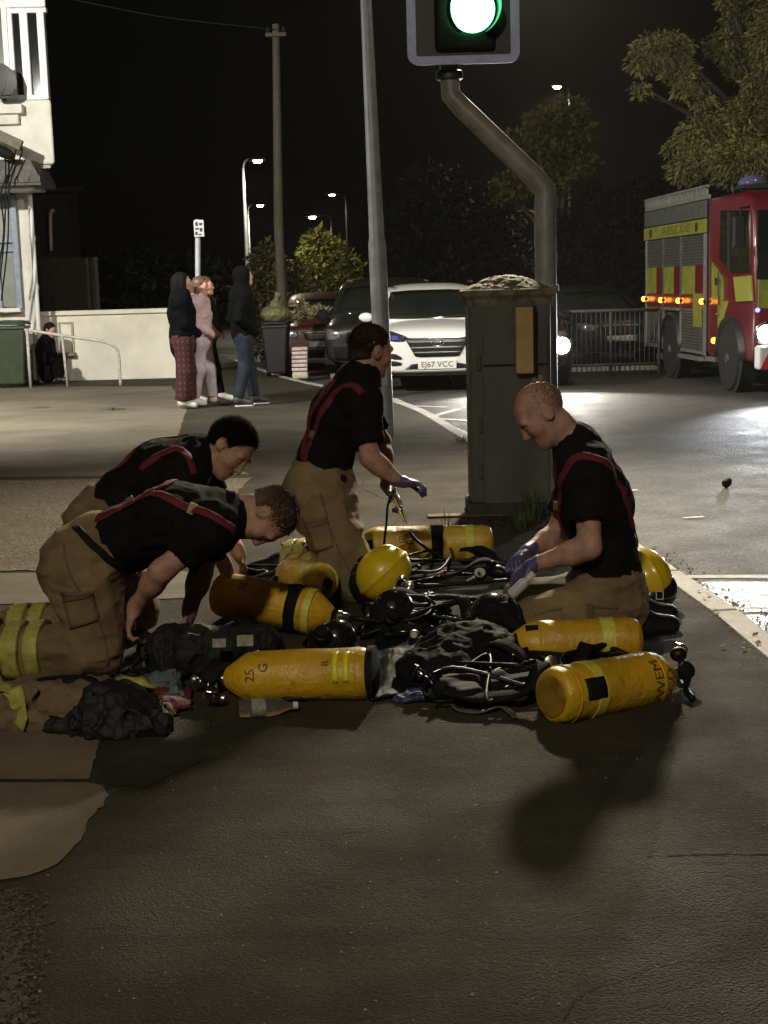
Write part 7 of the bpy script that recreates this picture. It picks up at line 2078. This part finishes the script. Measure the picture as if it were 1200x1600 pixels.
# folded tunic at the lower left
tu = empty('fire_tunic'); tag(tu, 'khaki fire tunic with yellow reflective stripes heaped at the near left', 'tunic')
M_KH2 = mat('fire_khaki_dark', (.20, .14, .075), .85, noise=.35, nscale=6, bump=.35, bscale=220)
sdf_obj('tunic_body', [ell(G(20, 1112, .03), (.26, .14, .055), k=.05), ell(G(95, 1100, .04), (.17, .13, .07), k=.05), ell(G(150, 1092, .03), (.12, .10, .05), k=.05), ell(G(-60, 1105, .04), (.2, .16, .06), k=.05), cap(G(60, 1130, .025), G(120, 1128, .02), .03, .02, k=.04), cap(G(10, 1090, .05), G(60, 1075, .07), .035, .03, k=.04)], .009, M_KH2, tu, noise=[(.024, (13, 13, 13), True), (.010, (32, 32, 32), True)], smooth=1)
bvt = bvh_of(tu.children[0])
ribbon('reflective_stripe', bvt, [pix(bvt, 20, 1080), pix(bvt, 30, 1104), pix(bvt, 42, 1130)], .072, M_HIVIS, tu, off=.014, flat=True)
ribbon('reflective_stripe', bvt, [pix(bvt, -8, 1062), pix(bvt, 4, 1072), pix(bvt, 12, 1090)], .055, M_HIVIS, tu, off=.014, flat=True)
MB().tube(catmull([G(48, 1082, .06), G(56, 1072, .10), G(100, 1066, .12), G(140, 1068, .11), G(152, 1082, .07)], 8), .028, 10).build('collar', M_BLK, tu, smooth=True)
sdf_obj('collar_lining', [ell(G(100, 1086, .07), (.12, .06, .04), k=.03)], .008, mat('lining', (.045, .040, .028), .8, noise=.3), tu, noise=[(.008, (20, 20, 20), True)])
# black fire hood/boots heap
o = sdf_obj('cloth_bundle', [ell(G(182, 1120, .045), (.11, .10, .065), k=.05), ell(G(165, 1100, .09), (.07, .06, .06), k=.05), ell(G(215, 1112, .05), (.07, .07, .055), k=.05), cap(G(150, 1135, .03), G(75, 1138, .012), .035, .014, k=.04), ell(G(195, 1135, .03), (.14, .06, .04), k=.04)], .007, mat('boot_rubber', (.008, .008, .009), .7, noise=.3, nscale=16, bump=.3), noise=[(.022, (17, 17, 17), True), (.010, (40, 40, 40), True)], smooth=1)
tag(o, 'crumpled black cloth bundle on the ground at the lower left', 'cloth')
o = flat_strap('hivis_strap', [G(190, 1062, .12), G(212, 1060, .14), G(236, 1072, .11), G(243, 1086, .05)], .05, M_HIVIS, None, .008)
tag(o, 'bright yellow strap lying beside the black boot', 'strap')
# small silver fittings scattered on the heap
rg = random.Random(5)
for k, (x, y, nm) in enumerate(((680, 948, 'by the green plastic behind the heap'), (738, 904, 'before the rear cylinder'), (318, 1066, 'at the neck of the front cylinder'), (330, 1088, 'just before the front cylinder neck'), (648, 992, 'in the middle of the heap'), (1062, 1012, 'behind the nearest cylinder'))):
    t = empty('hose_coupling'); tag(t, 'small silver hose coupling ' + nm, 'coupling')
    c = G(x, y, .05); d = Vector((rg.uniform(-1, 1), rg.uniform(-1, .3), rg.uniform(-.2, .5))).normalized()
    MB().lathe([(-.03, .010), (-.028, .016), (0, .016), (.002, .022), (.018, .022), (.02, .012), (.04, .012)], c, d, 14).build('body', M_CHROME, t, smooth=True, angle=40)
    MB().lathe([(.034, .014), (.042, .019), (.05, .014)], c, d, 14).build('ring', M_BRASS, t, smooth=True, angle=40)
# black tail of the nearest cylinder's valve with hose on the wet ground
hs = empty('valve_hose'); tag(hs, 'short black hose and valve at the right end of the nearest cylinder', 'hose')
hose(hs, [at(1062, 1030, 5.05), at(1076, 1050, 5.0), at(1072, 1075, 4.95), G(1082, 1092, .012)], .013)
MB().ell(at(1060, 1022, 5.08), (.032, .028, .028)).build('knob', M_GLOSSB, hs, smooth=True)

# ------------------------------------------------------------------ final: move every world-built Empty to the base of its thing
bpy.context.view_layer.update()
for o in list(COL.objects):
    if o.type == 'EMPTY' and o.parent is None and o.location.length < 1e-6 and o.children:
        pts = []
        def gather(x):
            if x.type == 'MESH' and len(x.data.vertices):
                bb = [Vector(c) for c in x.bound_box]
                M = x.matrix_world
                pts.extend([M @ c for c in bb])
            for ch in x.children: gather(ch)
        gather(o)
        if not pts: continue
        c = Vector((sum(p.x for p in pts) / len(pts), sum(p.y for p in pts) / len(pts), min(p.z for p in pts)))
        o.location = c
        for ch in o.children: ch.location = ch.location - c

# ------------------------------------------------------------------ damp night air round every lamp
mh = bpy.data.materials.new('haze'); mh.use_nodes = True
mh.node_tree.nodes.clear()
out = mh.node_tree.nodes.new('ShaderNodeOutputMaterial'); pv = mh.node_tree.nodes.new('ShaderNodeVolumePrincipled')
pv.inputs['Color'].default_value = (0.95, 0.95, 0.92, 1); pv.inputs['Density'].default_value = 0.0002; pv.inputs['Anisotropy'].default_value = 0.5
mh.node_tree.links.new(pv.outputs[0], out.inputs['Volume'])
hz = MB().box((0, 285, 9), (620, 660, 22)).build('haze', mh)
tag(hz, 'thin damp night haze glowing round the lamps', kind='stuff')
